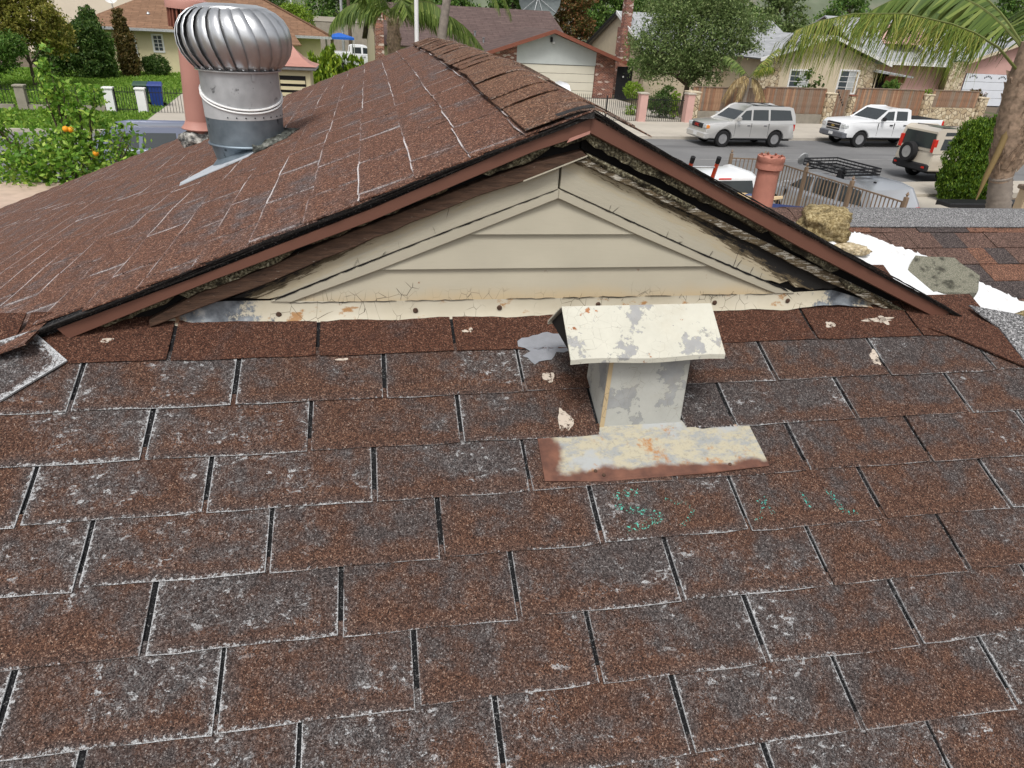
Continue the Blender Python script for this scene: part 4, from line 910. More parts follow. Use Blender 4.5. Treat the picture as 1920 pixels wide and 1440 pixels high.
# rusted apron
m = MB(); top = [(0.614, 0.374), (0.735, 0.371), (0.752, 0.365), (0.757, 0.342), (0.941, 0.342), (0.952, 0.36), (0.985, 0.373), (1.098, 0.363)]
bot = [(0.611, 0.478), (0.74, 0.4865), (0.871, 0.485), (0.95, 0.4865), (1.027, 0.483), (1.103, 0.478)]
poly = bot + top[::-1]; N = Vector(FZ)
V = []
for x, v in poly:
    h = 0.0092 + 0.02 * max(0, v - 0.47) + 0.0025 * math.sin(14 * x) * smooth01((v - 0.37) / 0.1) - 0.0025 * smooth01((0.38 - v) / 0.01)
    p = Vector((x, -v * CT_, -v * ST_)) + N * h; V.append(p)
n = len(V); k_ = [Vector(hp(*p)) for p in V]; k2 = [Vector(hp(*(p - N * 0.0018))) for p in V]
m.add(k_ + k2, [tuple(range(n)), tuple(range(2 * n - 1, n - 1, -1))] + [((i + 1) % n, i, i + n, (i + 1) % n + n) for i in range(n)])
m.uv = [(x - 0.61, 0.485 - v) for x, v in poly] * 2; m.build('apron', M['apron'], hv)
for x, v in ((0.735, 0.473), (1.015, 0.468), (0.72, 0.462)):
    o = MB().lathe([(0.004, 0), (0.0035, 0.0016), (0.0005, 0.002)], 8).build('nail', M['rake_wood'], hv); p = Vector((x, -v * CT_, -v * ST_)) + N * 0.0098; o.location = hp(*p); o.rotation_euler = (TH, 0, 0)

# --- marks lying on the shingles (parts of the front slope)
def course_h(v):  # top of the tab surface at distance v down the slope
    f = (v / E_) % 1.0; return 0.0031 + 0.0042 * f
def patch(name, pts, mat, h=0.0006, parent=front_roof):
    m = MB(); c = (sum(p[0] for p in pts) / len(pts), sum(p[1] for p in pts) / len(pts)); n = len(pts)
    def P(x, v): return Vector((x, -v * CT_, -v * ST_)) + N * (course_h(v) + h)
    rings = 5; m.v.append(P(*c))
    for r in range(1, rings + 1):
        for (x, v) in pts: m.v.append(P(c[0] + (x - c[0]) * r / rings, c[1] + (v - c[1]) * r / rings))
    for i in range(n): m.f.append((0, 1 + (i + 1) % n, 1 + i))
    for r in range(rings - 1):
        for i in range(n): a = 1 + r * n + i; b = 1 + r * n + (i + 1) % n; m.f.append((a, b, b + n, a + n))
    return m.build(name, mat, parent, True)
def blob(cx, cv, rx, rv, seed, n=40, jitter=0.35):
    r = random.Random(seed); ph = [r.uniform(0, 6.28) for _ in range(6)]; out = []
    for i in range(n):
        a = 6.28319 * i / n; k = 1 + jitter * sum(math.sin((j + 2) * a + ph[j]) / (j + 1.5) for j in range(6)); out.append((cx + rx * k * math.cos(a), cv + rv * k * math.sin(a)))
    return out
patch('sealant_smear', jag([(0.612, 0.098), (0.64, 0.088), (0.69, 0.074), (0.74, 0.086), (0.76, 0.105), (0.735, 0.133), (0.70, 0.137), (0.684, 0.156), (0.655, 0.16), (0.642, 0.174), (0.63, 0.15), (0.618, 0.142), (0.64, 0.128), (0.612, 0.118)], 0.003, 2, 0.012), M['sealant'], 0.0022)
for i, (cx, cv, rx, rv) in enumerate(((0.668, 0.21, 0.011, 0.018), (0.682, 0.33, 0.013, 0.034), (1.585, 0.062, 0.05, 0.007), (1.6, 0.064, 0.016, 0.013), (1.44, 0.075, 0.012, 0.012), (0.495, 0.062, 0.006, 0.005), (0.508, 0.058, 0.004, 0.007), (-0.275, 0.06, 0.012, 0.006), (0.963, 0.185, 0.006, 0.006), (1.51, 0.19, 0.012, 0.024), (0.215, 0.135, 0.012, 0.004))):
    patch('paint_smear', blob(cx, cv, rx, rv, i + 3, 26), M['paintdrop'], 0.0011)
def stroke(pts, w, mat):
    m = MB(); n = len(pts)
    def P(x, v): return Vector((x, -v * CT_, -v * ST_)) + N * (course_h(min(v, 4.97 * E_)) + 0.0009)
    D = []
    for i in range(n):
        a, b = pts[max(0, i - 1)], pts[min(n - 1, i + 1)]; d = Vector((b[0] - a[0], b[1] - a[1])); d.normalize(); D.append(d)
    for (x, v), d in zip(pts, D): m.v += [P(x - d.y * w, v + d.x * w), P(x + d.y * w, v - d.x * w)]
    for i in range(n - 1): m.f.append((2 * i, 2 * i + 1, 2 * i + 3, 2 * i + 2))
    m.build('chalk_mark', mat, front_roof, True)
def arcpts(ctrl, n=24):
    out = []; k = len(ctrl)
    for i in range(n):
        t = i / (n - 1) * (k - 1); j = min(int(t), k - 2); f = t - j; p0, p1, p2, p3 = ctrl[max(0, j - 1)], ctrl[j], ctrl[j + 1], ctrl[min(k - 1, j + 2)]
        out.append(tuple(0.5 * (2 * p1[c] + (p2[c] - p0[c]) * f + (2 * p0[c] - 5 * p1[c] + 4 * p2[c] - p3[c]) * f * f + (3 * p1[c] - p0[c] - 3 * p2[c] + p3[c]) * f ** 3) for c in (0, 1)))
    return out
stroke(arcpts([(0.80, 0.515), (0.765, 0.517), (0.745, 0.53), (0.755, 0.547), (0.79, 0.556), (0.82, 0.565), (0.825, 0.577), (0.79, 0.588), (0.75, 0.597)]), 0.009, M['chalk'])
stroke(arcpts([(0.85, 0.535), (0.868, 0.545), (0.885, 0.545)], 8), 0.004, M['chalk_weak'])
stroke(arcpts([(0.89, 0.545), (0.90, 0.565), (0.88, 0.588), (0.865, 0.597)], 10), 0.004, M['chalk_weak'])
stroke(arcpts([(1.04, 0.545), (1.06, 0.57), (1.07, 0.59)], 8), 0.0045, M['chalk_weak']); stroke(arcpts([(1.07, 0.545), (1.04, 0.59), (1.02, 0.6)], 8), 0.0045, M['chalk_weak'])
stroke(arcpts([(1.15, 0.54), (1.155, 0.58)], 6), 0.004, M['chalk_weak']); stroke(arcpts([(1.21, 0.54), (1.222, 0.575), (1.225, 0.595), (1.26, 0.6)], 10), 0.006, M['chalk_weak'])

# --- debris along the valley of the wing
def lump_thing(name, label, cat, loc, size, mat, seed, rz=0, rx=0, **kw):
    o = lumpmesh(name, size, mat, None, seed, **kw); o.location = loc; o.rotation_euler = (rx, 0, rz); return tag(o, label, cat, 'pieces of torn out insulation')
lump_thing('insulation_chunk', 'large tawny chunk of mineral wool by the wing ridge', 'insulation', (2.86, 2.03, -0.33), (0.15, 0.14, 0.085), M['wool'], 1, -0.5, 0.2, amp=0.3, box=0.4)
lump_thing('insulation_chunk', 'tawny chunk of mineral wool at the right edge beside the grey hip', 'insulation', (3.66, 1.22, -0.64), (0.16, 0.11, 0.05), M['wool'], 3, 0.2, 0.25, amp=0.28, box=0.45)
lump_thing('insulation_chunk', 'thin flattened strip of pale mineral wool on the white coating', 'insulation', (2.93, 1.86, -0.425), (0.11, 0.05, 0.025), M['woolpale'], 5, -0.7, 0.3, amp=0.3, box=0.3)
fo = thing('foam_slab', 'rough grey green slab of foam lying on the white valley coating', 'foam slab', (3.36, 1.64, zw(1.64) + 0.02))
m = MB(); fpoly = [(-0.13, -0.14), (0.16, -0.15), (0.2, -0.02), (0.12, 0.07), (0.1, 0.12), (-0.1, 0.12), (-0.16, 0.02)]
m.prism(jag(fpoly + [fpoly[0]], 0.008, 3, 0.03)[:-1], -0.02, 0.03, 'z'); o = m.build('slab', M['foam'], fo); o.rotation_euler = (AW + 0.12, -0.08, -0.35)

# --- pink flue pot at the wing ridge
pf = thing('chimney_pot', 'short pink chimney pot with crumbling rim at the wing ridge', 'chimney pot', (2.69, 2.47, -0.33))
MB().lathe([(0.07, -0.1), (0.068, 0.0), (0.064, 0.2), (0.066, 0.24)], 24).build('shaft', M['pinkclay'], pf, smooth=40)
m = MB(); rings = []; rr = random.Random(2)
for r, z, j in ((0.066, 0.215, 0), (0.079, 0.222, 0.001), (0.081, 0.245, 0.001), (0.079, 0.262, 0.001), (0.083, 0.268, 0.001), (0.082, 0.296, 0.005), (0.068, 0.3, 0.006), (0.06, 0.27, 0)):
    rings.append([((r) * math.cos(6.28319 * k / 24), r * math.sin(6.28319 * k / 24), z + rr.uniform(-j, j)) for k in range(24)])
m.loft(rings, True, True); m.build('rim', M['pinkclay'], pf, smooth=40)
for k in range(9):
    o = lumpmesh('broken_chip', (0.008, 0.008, 0.006), M['redtrim'], pf, k, 0.3, 0.4, 2); o.location = (0.068 * math.cos(k * 0.7), 0.068 * math.sin(k * 0.7), 0.302)

# ================================================================== street setting
def struct(o): o['kind'] = 'structure'; return o
def sbox(name, s0, s1, t0, t1, z0, z1, mat, kind='structure'):
    o = MB().box(s0, s1, t0, t1, z0, z1).build(name, mat); o.location = ST(0, 0); o.rotation_euler = (0, 0, ANG)
    return tag(o, kind=kind)
o = MB().box(-400, 500, -300, 500, -0.4, -0.06).build('ground', M['soil']); o.location = ST(0, 0); o.rotation_euler = (0, 0, ANG); struct(o)
sbox('road', -150, 200, -9.6, 0.0, -0.3, 0.0, M['road'])
sbox('road_marking', -150, 200, -4.9, -4.78, -0.02, 0.004, M['roadline'])
sbox('kerb', -150, 200, 0.0, 0.15, -0.3, 0.12, M['conc']); sbox('kerb', -150, 200, -9.75, -9.6, -0.3, 0.12, M['conc'])
sbox('pavement', 8.6, 150, 0.151, 5.2, -0.3, 0.118, M['conc'])
sbox('driveway', -8.4, 8.58, 0.151, 5.2, -0.3, 0.112, M['conc']); sbox('driveway', -8.4, -3.6, 5.21, 32, -0.3, 0.09, M['conc'])
sbox('verge', -150, -8.42, 0.151, 4.75, -0.3, 0.11, M['lawn']); sbox('lawn', -60, -8.42, 5.21, 26, -0.3, 0.085, M['lawn'])
sbox('lawn', -3.58, 8.6, 5.21, 40, -0.3, 0.07, M['lawn'])
sbox('driveway', 8.62, 17.6, 5.21, 16.2, -0.3, 0.1, M['conc']); sbox('pavement', -150, 200, -11.4, -9.751, -0.3, 0.118, M['conc'])
sbox('driveway', 4.0, 18.5, -27, -11.41, -0.3, 0.03, M['conc'])
def tufts(name, s0, s1, t0, t1, n, h, label, z):
    rs = np.random.default_rng(len(name) + n); P = np.empty((n, 4, 3)); c = np.stack([rs.uniform(s0, s1, n), rs.uniform(t0, t1, n)], 1); a = rs.uniform(0, 3.14, n); w = h * rs.uniform(0.5, 1.2, n); hh = h * rs.uniform(0.4, 1.3, n)
    dx, dy = np.cos(a) * w * 0.5, np.sin(a) * w * 0.5; lx, ly = rs.normal(0, 0.3, n) * hh, rs.normal(0, 0.3, n) * hh
    P[:, 0] = np.stack([c[:, 0] - dx, c[:, 1] - dy, np.full(n, z)], 1); P[:, 1] = np.stack([c[:, 0] + dx, c[:, 1] + dy, np.full(n, z)], 1)
    P[:, 2] = np.stack([c[:, 0] + dx * 0.5 + lx, c[:, 1] + dy * 0.5 + ly, z + hh], 1); P[:, 3] = np.stack([c[:, 0] - dx * 0.5 + lx, c[:, 1] - dy * 0.5 + ly, z + hh], 1)
    o = quads(name, P.reshape(-1, 3), M['lf_grass']); o.location = ST(0, 0); o.rotation_euler = (0, 0, ANG); return tag(o, label, 'grass', kind='stuff')
def quads(name, V, mat, parent=None):
    n = len(V) // 4; me = bpy.data.meshes.new(name); me.vertices.add(4 * n); me.vertices.foreach_set('co', np.ascontiguousarray(V, np.float32).ravel()); me.loops.add(4 * n); me.loops.foreach_set('vertex_index', np.arange(4 * n, dtype=np.int32))
    me.polygons.add(n); me.polygons.foreach_set('loop_start', np.arange(0, 4 * n, 4, dtype=np.int32)); me.update(calc_edges=True); me.materials.append(mat); return link(name, me, parent)
M['lf_grass'] = leafm('grass_blade', (0.1, 0.2, 0.02), (0.17, 0.3, 0.035), (0.27, 0.38, 0.07))
tufts('grass', -24, -8.5, 0.2, 4.7, 14000, 0.1, 'bright green grass of the kerbside verge', 0.11)
tufts('grass', -22, -8.5, 5.3, 25, 22000, 0.09, 'green lawn grass in front of the yellow house', 0.085)

# ------------------------------------------------------------------ foliage
def leaf_cloud(name, blobs, n, size, mat, parent, seed=0, up=0.0, clump=0.22, aspect=0.55, shell=0.45):
    rs = np.random.default_rng(seed); vol = np.array([b[1][0] * b[1][1] * b[1][2] for b in blobs]) ** 0.75; vol /= vol.sum(); out = []
    for (c, r), w in zip(blobs, vol):
        k = max(8, int(n * w)); nc = max(6, k // 22); d = rs.normal(size=(nc, 3)); d /= np.linalg.norm(d, axis=1)[:, None]
        rad = shell + (1 - shell) * rs.random(nc) ** 0.6; rad *= 1 + 0.16 * np.sin(3.1 * d[:, 0] * 2 + seed) * np.cos(2.3 * d[:, 1] * 2 + c[0])
        cc = d * rad[:, None] * np.array(r); idx = rs.integers(0, nc, k); cr = clump * min(r) * (0.5 + rs.random(nc)); p = cc[idx] + rs.normal(size=(k, 3)) * 0.55 * cr[idx][:, None] + np.array(c)
        a = rs.normal(size=(k, 3)); a[:, 2] = a[:, 2] * (1 - up) + up * 2.2; a /= np.linalg.norm(a, axis=1)[:, None]; b = rs.normal(size=(k, 3)); b -= (b * a).sum(1)[:, None] * a; b /= np.linalg.norm(b, axis=1)[:, None]
        s = size * (0.6 + 0.8 * rs.random(k)); a *= s[:, None]; b *= (s * aspect * 0.5)[:, None]
        q = np.empty((k, 4, 3)); q[:, 0] = p - a * 0.5; q[:, 1] = p + b; q[:, 2] = p + a * 0.5; q[:, 3] = p - b; out.append(q.reshape(-1, 3))
    return quads(name, np.concatenate(out), mat, parent)
def limbs(parent, base_r, h, blobs, seed, name='trunk', lean=(0, 0)):
    r = random.Random(seed); m = MB(); top = Vector((lean[0], lean[1], h)); pts = [Vector((0, 0, 0)), Vector((lean[0] * 0.3 + r.uniform(-.05, .05), lean[1] * 0.3, h * 0.5)), top]
    m.tube(pts, [base_r, base_r * 0.8, base_r * 0.6], 8)
    for c, rr in blobs:
        c = Vector(c); mid = top.lerp(c, 0.5) + Vector((r.uniform(-.2, .2), r.uniform(-.2, .2), r.uniform(0, .2))) * min(rr); m.tube([top - Vector((0, 0, h * 0.15)), mid, c], [base_r * 0.5, base_r * 0.3, base_r * 0.1], 6)
        for _ in range(3):
            e = c + Vector((r.uniform(-.7, .7) * rr[0], r.uniform(-.7, .7) * rr[1], r.uniform(-.2, .8) * rr[2])); m.tube([mid, mid.lerp(e, 0.6) + Vector((0, 0, 0.05)), e], [base_r * 0.22, base_r * 0.14, base_r * 0.04], 5)
    return m.build(name, M['bark'], parent, smooth=60)
def tree(name, label, s, t, blobs, n, size, mat, trunk_h=1.2, trunk_r=0.12, seed=0, group=None, cat='tree', up=0.0, z=0.0, world=None, core=None, **kw):
    loc = ST(s, t, z) if world is None else Vector(world)
    root = thing(name, label, cat, loc, ANG if world is None else 0.0, group)
    leaf_cloud('crown', blobs, n, size, M[mat], root, seed, up, **kw)
    limbs(root, trunk_r, trunk_h, blobs, seed)
    return root

tree('leafy_tree', 'olive yellow spreading tree at the far left of the lawn', -15.6, 14.5, [((-1.2, 0, 2.6), (1.5, 1.3, 1.1)), ((0.4, 0, 3.4), (1.5, 1.3, 1.1)), ((-0.3, 0, 4.5), (1.6, 1.4, 1.0)), ((1.3, 0.3, 2.5), (1.0, 0.9, 0.9))], 20000, 0.15, 'lf_olive', 1.3, 0.1, 1, 'trees in the front yards')
tree('leafy_tree', 'bright green low tree below the olive one at far left', -16.9, 13.0, [((0, 0, 1.6), (1.3, 1.1, 0.8)), ((0.9, 0, 2.1), (0.9, 0.9, 0.6)), ((-0.7, -0.2, 0.8), (0.9, 0.9, 0.7))], 12000, 0.13, 'lf_mid', 0.7, 0.08, 2, 'trees in the front yards')
tree('dark_shrub', 'wide dark green shrub in front of the yellow house', -14.6, 20, [((0, 0, 1.4), (1.3, 0.9, 1.4)), ((0.6, 0, 2.4), (0.9, 0.8, 0.9)), ((-0.8, 0, 2.1), (1.0, 0.8, 1.0)), ((0.8, -0.2, 1.0), (0.9, 0.7, 1.0)), ((-1.5, 0, 1.2), (0.9, 0.7, 1.1))], 24000, 0.14, 'lf_dark', 0.5, 0.08, 3, 'shrubs by the yellow house', 'shrub')
tree('dark_shrub', 'narrow fresh green shrub between two dark shrubs', -13.45, 20.6, [((0, 0, 0.8), (0.6, 0.5, 0.8)), ((0.05, 0, 1.8), (0.6, 0.4, 0.9))], 11000, 0.11, 'lf_mid', 0.4, 0.05, 4, 'shrubs by the yellow house', 'shrub')
tree('dark_shrub', 'tall columnar reddish brown shrub beside the white window', -12.45, 22, [((0, 0, 0.9), (0.62, 0.6, 1.0)), ((-0.05, 0, 2.0), (0.58, 0.55, 1.0)), ((-0.15, 0, 3.0), (0.4, 0.4, 0.75))], 17000, 0.12, 'lf_brown', 0.6, 0.07, 5, 'shrubs by the yellow house', 'shrub', up=0.4)
tree('dark_shrub', 'tall dark shrub with feathery top against the tan roof', -14.2, 21.5, [((0, 0, 2.3), (0.7, 0.6, 1.2)), ((0.1, 0, 3.2), (0.5, 0.5, 0.6))], 10000, 0.13, 'lf_dark', 0.6, 0.07, 6, 'shrubs by the yellow house', 'shrub')
o = tree('clipped_shrub', 'dark clipped boxwood below the white window', -11.1, 22.8, [((0, 0, 0.65), (0.72, 0.5, 0.62)), ((0.15, 0, 0.6), (0.6, 0.5, 0.6)), ((-0.25, 0, 0.55), (0.5, 0.5, 0.58))], 12000, 0.09, 'lf_dark', 0.2, 0.06, 7, None, 'shrub', shell=0.75)
tree('lime_tree', 'round lime green tree behind the tan roof', -2.3, 33, [((0, 0, 3.7), (1.25, 1.1, 1.0)), ((0.5, 0, 3.4), (0.9, 0.9, 0.8)), ((-0.5, 0, 3.9), (0.8, 0.8, 0.7))], 7000, 0.14, 'lf_lime', 2.4, 0.14, 8, 'trees behind the houses')
# citrus close behind the far left edge of the roof
ct = tree('orange_tree', 'bright green citrus tree with oranges beyond the far left roof edge', 0, 0, [((0.1, 0, 2.45), (0.85, 0.75, 0.55)), ((-0.5, 0, 2.3), (0.55, 0.55, 0.5)), ((0.55, 0.1, 2.25), (0.45, 0.5, 0.42)), ((0.06, 0, 3.0), (0.34, 0.3, 0.55)), ((-0.02, 0, 3.4), (0.2, 0.18, 0.5)), ((0.33, 0, 3.1), (0.18, 0.16, 0.42)), ((-0.85, 0, 2.9), (0.25, 0.25, 0.5)), ((0.72, 0, 2.7), (0.1, 0.1, 0.35))], 9500, 0.068, 'lf_citrus', 1.4, 0.07, 9, None, 'tree', world=(-3.68, 9.0, G), shell=0.2, clump=0.35)
for k, (x, y_, z) in enumerate(((0.22, -0.62, 2.98), (0.27, -0.6, 2.97), (0.48, -0.55, 2.68))):
    o = lumpmesh('fruit', (0.036, 0.036, 0.036), M['orange'], ct, k, 0.03, 0, 3); o.location = (x, y_, z)
tree('young_shrub', 'pale lime shrub tip showing above the roof edge near the parked car', 0, 0, [((0, 0, 2.3), (0.22, 0.22, 0.3)), ((-0.15, 0, 2.05), (0.25, 0.25, 0.25))], 1200, 0.06, 'lf_lime', 1.6, 0.04, 10, None, 'shrub', world=(-2.55, 9.3, G))
# golden cypress bushes behind the ridge
for k, (x, y_, h, lab) in enumerate(((-0.62, 16.0, 3.85, 'tallest golden green cypress bush behind the ridge'), (-1.05, 15.8, 3.55, 'golden green cypress bush beside the pink cupola'), (-0.12, 16.2, 3.6, 'golden green cypress bush nearest the hedge'))):
    root = thing('cypress_bush', lab, 'bush', (x, y_, G), 0, 'cypress bushes behind the ridge')
    leaf_cloud('crown', [((0, 0, h * 0.42), (0.62, 0.6, h * 0.44)), ((0, 0, h * 0.66), (0.42, 0.42, h * 0.3)), ((0.05, 0, h * 0.85), (0.2, 0.2, h * 0.15))], 7500, 0.16, M['lf_bush'], root, 20 + k, 0.75, aspect=0.3, shell=0.6); limbs(root, 0.06, 0.8, [((0, 0, h * 0.6), (0.3, 0.3, 0.6))], k)
# big feathery tree, middle right
tree('feathery_tree', 'large grey green feathery tree overhanging the iron gate', 19.3, 9.6, [((0.2, 0, 4.4), (2.6, 1.8, 1.8)), ((-1.9, 0, 3.5), (1.9, 1.4, 1.5)), ((-1.6, 0, 5.4), (1.9, 1.4, 1.4)), ((2.2, 0.3, 4.6), (1.9, 1.4, 1.2)), ((0.5, 0, 6.3), (2.4, 1.7, 1.3)), ((-0.6, 0, 2.7), (1.6, 1.2, 0.8)), ((1.5, -0.3, 3.0), (1.4, 1.0, 0.7)), ((3.9, 0.3, 4.9), (1.5, 0.9, 0.6)), ((-2.5, 0, 2.4), (1.1, 0.7, 0.7)), ((-3.2, 0, 3.6), (0.9, 0.7, 0.6)), ((3.2, 0, 3.7), (1.3, 0.8, 0.5)), ((0.6, -0.4, 2.0), (1.6, 0.8, 0.5))], 46000, 0.16, 'lf_grey', 1.8, 0.22, 12, 'trees in the front yards', aspect=0.36, shell=0.3, clump=0.42)
tree('leafy_tree', 'tree with reddish leaf tips behind the brick garage', 19.4, 30, [((0, 0, 4.2), (1.7, 1.3, 1.2)), ((-1.0, 0, 5.6), (1.4, 1.2, 1.1)), ((1.0, 0, 3.2), (1.2, 1.0, 0.8)), ((0.5, 0, 6.2), (1.4, 1.2, 1.0))], 9000, 0.2, 'lf_red', 2.0, 0.18, 13, 'trees behind the houses')
tree('leafy_tree', 'fresh green tree behind the brick chimney', 24.5, 35, [((0, 0, 5.6), (2.4, 1.6, 1.5)), ((-2.2, 0, 5.0), (1.6, 1.4, 1.4)), ((1.8, 0, 7.0), (2.2, 1.6, 1.5)), ((-1, 0, 7.4), (2.0, 1.6, 1.2)), ((-0.4, 0, 3.6), (1.6, 1.2, 0.9))], 13000, 0.24, 'lf_mid', 2.4, 0.25, 14, 'trees behind the houses')
bgt = [(-24, 44, 8, 'lf_mid', 'round tree at the back left corner'), (-7, 52, 8.5, 'lf_dark', 'dark tree behind the tan roof end'), (2.2, 58, 9, 'lf_mid', 'tree beyond the street poles'), (7, 50, 9, 'lf_dark', 'dark tree behind the brick chimney stack'), (13, 52, 8.5, 'lf_mid', 'tree behind the mauve roof ridge'), (19, 48, 9, 'lf_dark', 'dark tree behind the mesh dish'), (31, 44, 9.5, 'lf_mid', 'tree behind the pale grey roof'), (37, 46, 10, 'lf_dark', 'dark tree behind the feathery tree'), (44, 48, 10.5, 'lf_mid', 'tree behind the cream gable'), (52, 50, 11, 'lf_grey', 'grey green tree behind the pink house'), (61, 50, 11.5, 'lf_mid', 'tree behind the pink garage'), (70, 48, 12, 'lf_lime', 'bright tree at the back right corner'), (82, 46, 13, 'lf_mid', 'rightmost tree along the back'), (-14, 60, 9, 'lf_dark', 'tree far behind the yellow house')]
for k, (s, t, h, mt, lab) in enumerate(bgt):
    r = random.Random(k); bl = [((r.uniform(-1, 1), r.uniform(-1, 1), h * 0.55), (2.6, 2.2, h * 0.28)), ((-2.2, 0, h * 0.42), (2.0, 1.8, h * 0.22)), ((2.2, 0, h * 0.45), (2.1, 1.8, h * 0.24)), ((0.3, 0, h * 0.8), (2.2, 2.0, h * 0.2)), ((-0.5, -0.8, h * 0.28), (2.4, 1.4, h * 0.16))]
    tree('background_tree', lab, s, t, bl, 9000, 0.34, mt, h * 0.35, 0.25, 30 + k, 'trees along the back')
# hills far behind everything
m = MB(); n = 60
for i in range(n + 1):
    s = -260 + 620 * i / n; h = 16 + 12 * mnoise.noise(Vector((s * 0.012, 1.3, 0))) + 16 * smooth01((s - 20) / 200)
    m.v += [(s, 120, 0), (s, 150 + 10 * mnoise.noise(Vector((s * 0.03, 0, 0))), h * 0.7), (s, 200, h * 1.4)]
for i in range(n):
    for j in range(2): a = 3 * i + j; m.f.append((a, a + 3, a + 4, a + 1))
o = m.build('hills', plain('hazy_hillside', (0.11, 0.13, 0.085), 0.95, 0, 0.35, 0.12, dirt=(0.06, 0.5, (0.17, 0.16, 0.13))), smooth=60); o.location = ST(0, 0); o.rotation_euler = (0, 0, ANG); struct(o)

# palms: ringed trunk, fronds with hanging leaflets
def frond(root, base, d, length, droop, mat, seed, leaf=0.5, rise=0.5, n=46, droop_leaf=0.8, r0=0.03):
    r = random.Random(seed); d = Vector((d[0], d[1], 0)).normalized(); P = []; base = Vector(base)
    for i in range(13):
        f = i / 12; P.append(base + d * length * (f - 0.12 * droop * f * f) + Vector((0, 0, length * (rise * f - droop * f * f))))
    st = MB().tube(P, [r0 * (1 - 0.85 * i / 12) for i in range(13)], 5).build('frond', M['bark'] if mat == 'lf_dead' else M['frond_stem'], root, smooth=60)
    V = []
    for i in range(n):
        f = 0.16 + 0.84 * i / n; j = min(11, int(f * 12)); g = f * 12 - j; p = P[j].lerp(P[j + 1], g); tn = (P[j + 1] - P[j]).normalized(); side0 = tn.cross(Vector((0, 0, 1))).normalized()
        L = leaf * (0.55 + 0.9 * math.sin(math.pi * min(1, f * 0.85 + 0.1))) * r.uniform(0.85, 1.15)
        for sg in (-1, 1):
            dr = (side0 * sg * r.uniform(0.45, 0.8) + tn * 0.55 + Vector((0, 0, -droop_leaf * r.uniform(0.6, 1.1)))).normalized(); e1 = p + dr * L * 0.55; e2 = e1 + (dr * 0.6 + Vector((0, 0, -0.9 * droop_leaf))).normalized() * L * 0.45
            w = tn * (0.018 + 0.02 * leaf); V += [p - w, p + w, e1 + w * 0.9, e1 - w * 0.9, e1 - w * 0.9, e1 + w * 0.9, e2 + w * 0.15, e2 - w * 0.15]
    quads('leaflets', np.array([tuple(v) for v in V]), M[mat], st); return st
M['frond_stem'] = plain('frond_stem', (0.12, 0.14, 0.04), 0.6)
M['palmtrunk'] = plain('ringed_palm_trunk', (0.21, 0.18, 0.155), 0.95, 0, 0.25, 5, 0.7)
M['boots'] = plain('palm_boot_fibre', (0.25, 0.18, 0.13), 0.95, 0, 0.45, 9, 1.0)
def palm_trunk(root, pts, r, name='trunk', mat='palmtrunk', seed=0):
    q = random.Random(seed); P = []; rad = []; pts = [Vector(p) for p in pts]; k = len(pts) - 1; n = 14 * k
    for i in range(n + 1):
        t = i / n * k; j = min(int(t), k - 1); P.append(pts[j].lerp(pts[j + 1], t - j)); rad.append(r * (1.0 + (0.05 if i % 2 else -0.03) + q.uniform(-.02, .02)) * (1.12 - 0.2 * i / n))
    return MB().tube(P, rad, 14).build(name, M[mat], root, smooth=50)
p1 = sthing('palm_tree', 'palm with shaggy brown trunk top in front of the mauve roof', 'palm', 2.2, 8, 0, 'palms')
palm_trunk(p1, [(0, 0, 0), (0, 0, 2.4)], 0.2)
bt = MB(); q = random.Random(3)
bt.tube([(0, 0, 2.2), (0, 0, 2.6), (0, 0, 3.3), (0, 0, 3.9), (0, 0, 4.3)], [0.22, 0.3, 0.34, 0.26, 0.12], 14)
for k in range(46):
    a = q.uniform(0, 6.28); z = q.uniform(2.4, 4.0); rr = 0.3 if z < 3.4 else 0.26; c, s_ = math.cos(a), math.sin(a); w = 0.05
    bt.add([(rr * c - w * s_, rr * s_ + w * c, z), (rr * c + w * s_, rr * s_ - w * c, z), ((rr + 0.1) * c, (rr + 0.1) * s_, z + 0.24), ((rr - 0.05) * c, (rr - 0.05) * s_, z + 0.2)], [(0, 1, 2), (1, 3, 2), (0, 2, 3)])
bt.build('leaf_bases', M['boots'], p1)
for k, (dx, dy, ln, rise, dr) in enumerate(((1, -0.2, 5.4, 0.6, 0.9), (1, 0.15, 4.8, 0.7, 0.95), (-1, 0.1, 3.4, 0.9, 1.0), (0.1, -1, 3.2, 1.0, 0.9), (-0.5, -0.8, 3.2, 1.2, 0.9), (0.7, 0.7, 3.6, 1.2, 0.9), (-0.6, 0.8, 3.2, 1.1, 0.9), (0.9, -0.7, 3.6, 1.0, 1.0), (0.2, 0.3, 2.6, 1.5, 0.4))): frond(p1, (0, 0, 4.05), (dx, dy), ln, dr, 'lf_palm', k, 0.85, rise, 64, 0.95)
p2 = sthing('palm_tree', 'palm whose fronds hang down in front of the mauve roof ridge', 'palm', 4.15, 6, 0, 'palms'); palm_trunk(p2, [(0, 0, 0), (0.05, 0, 3.6), (0.5, 0, 6.6)], 0.2, seed=2)
for k, (dx, dy, ln, rise, dr) in enumerate(((1, 0.0, 3.3, 0.42, 1.05), (0.9, -0.5, 2.6, 0.3, 1.0), (-1, 0, 3.2, 0.9, 0.9), (0, -1, 3.0, 1.1, 0.8), (0, 1, 3.2, 1.1, 0.9), (-0.7, 0.7, 3.2, 1.0, 0.9))): frond(p2, (0.5, 0, 6.6), (dx, dy), ln, dr, 'lf_palm', k + 20, 0.6, rise, 44, 0.95)
p3 = sthing('palm_tree', 'small palm with hanging dead tan fronds behind the silver parked car', 'palm', 20.6, 5.6, 0, 'palms'); palm_trunk(p3, [(0, 0, 0), (0.05, 0, 1.3), (0.1, 0, 2.3)], 0.13, seed=3)
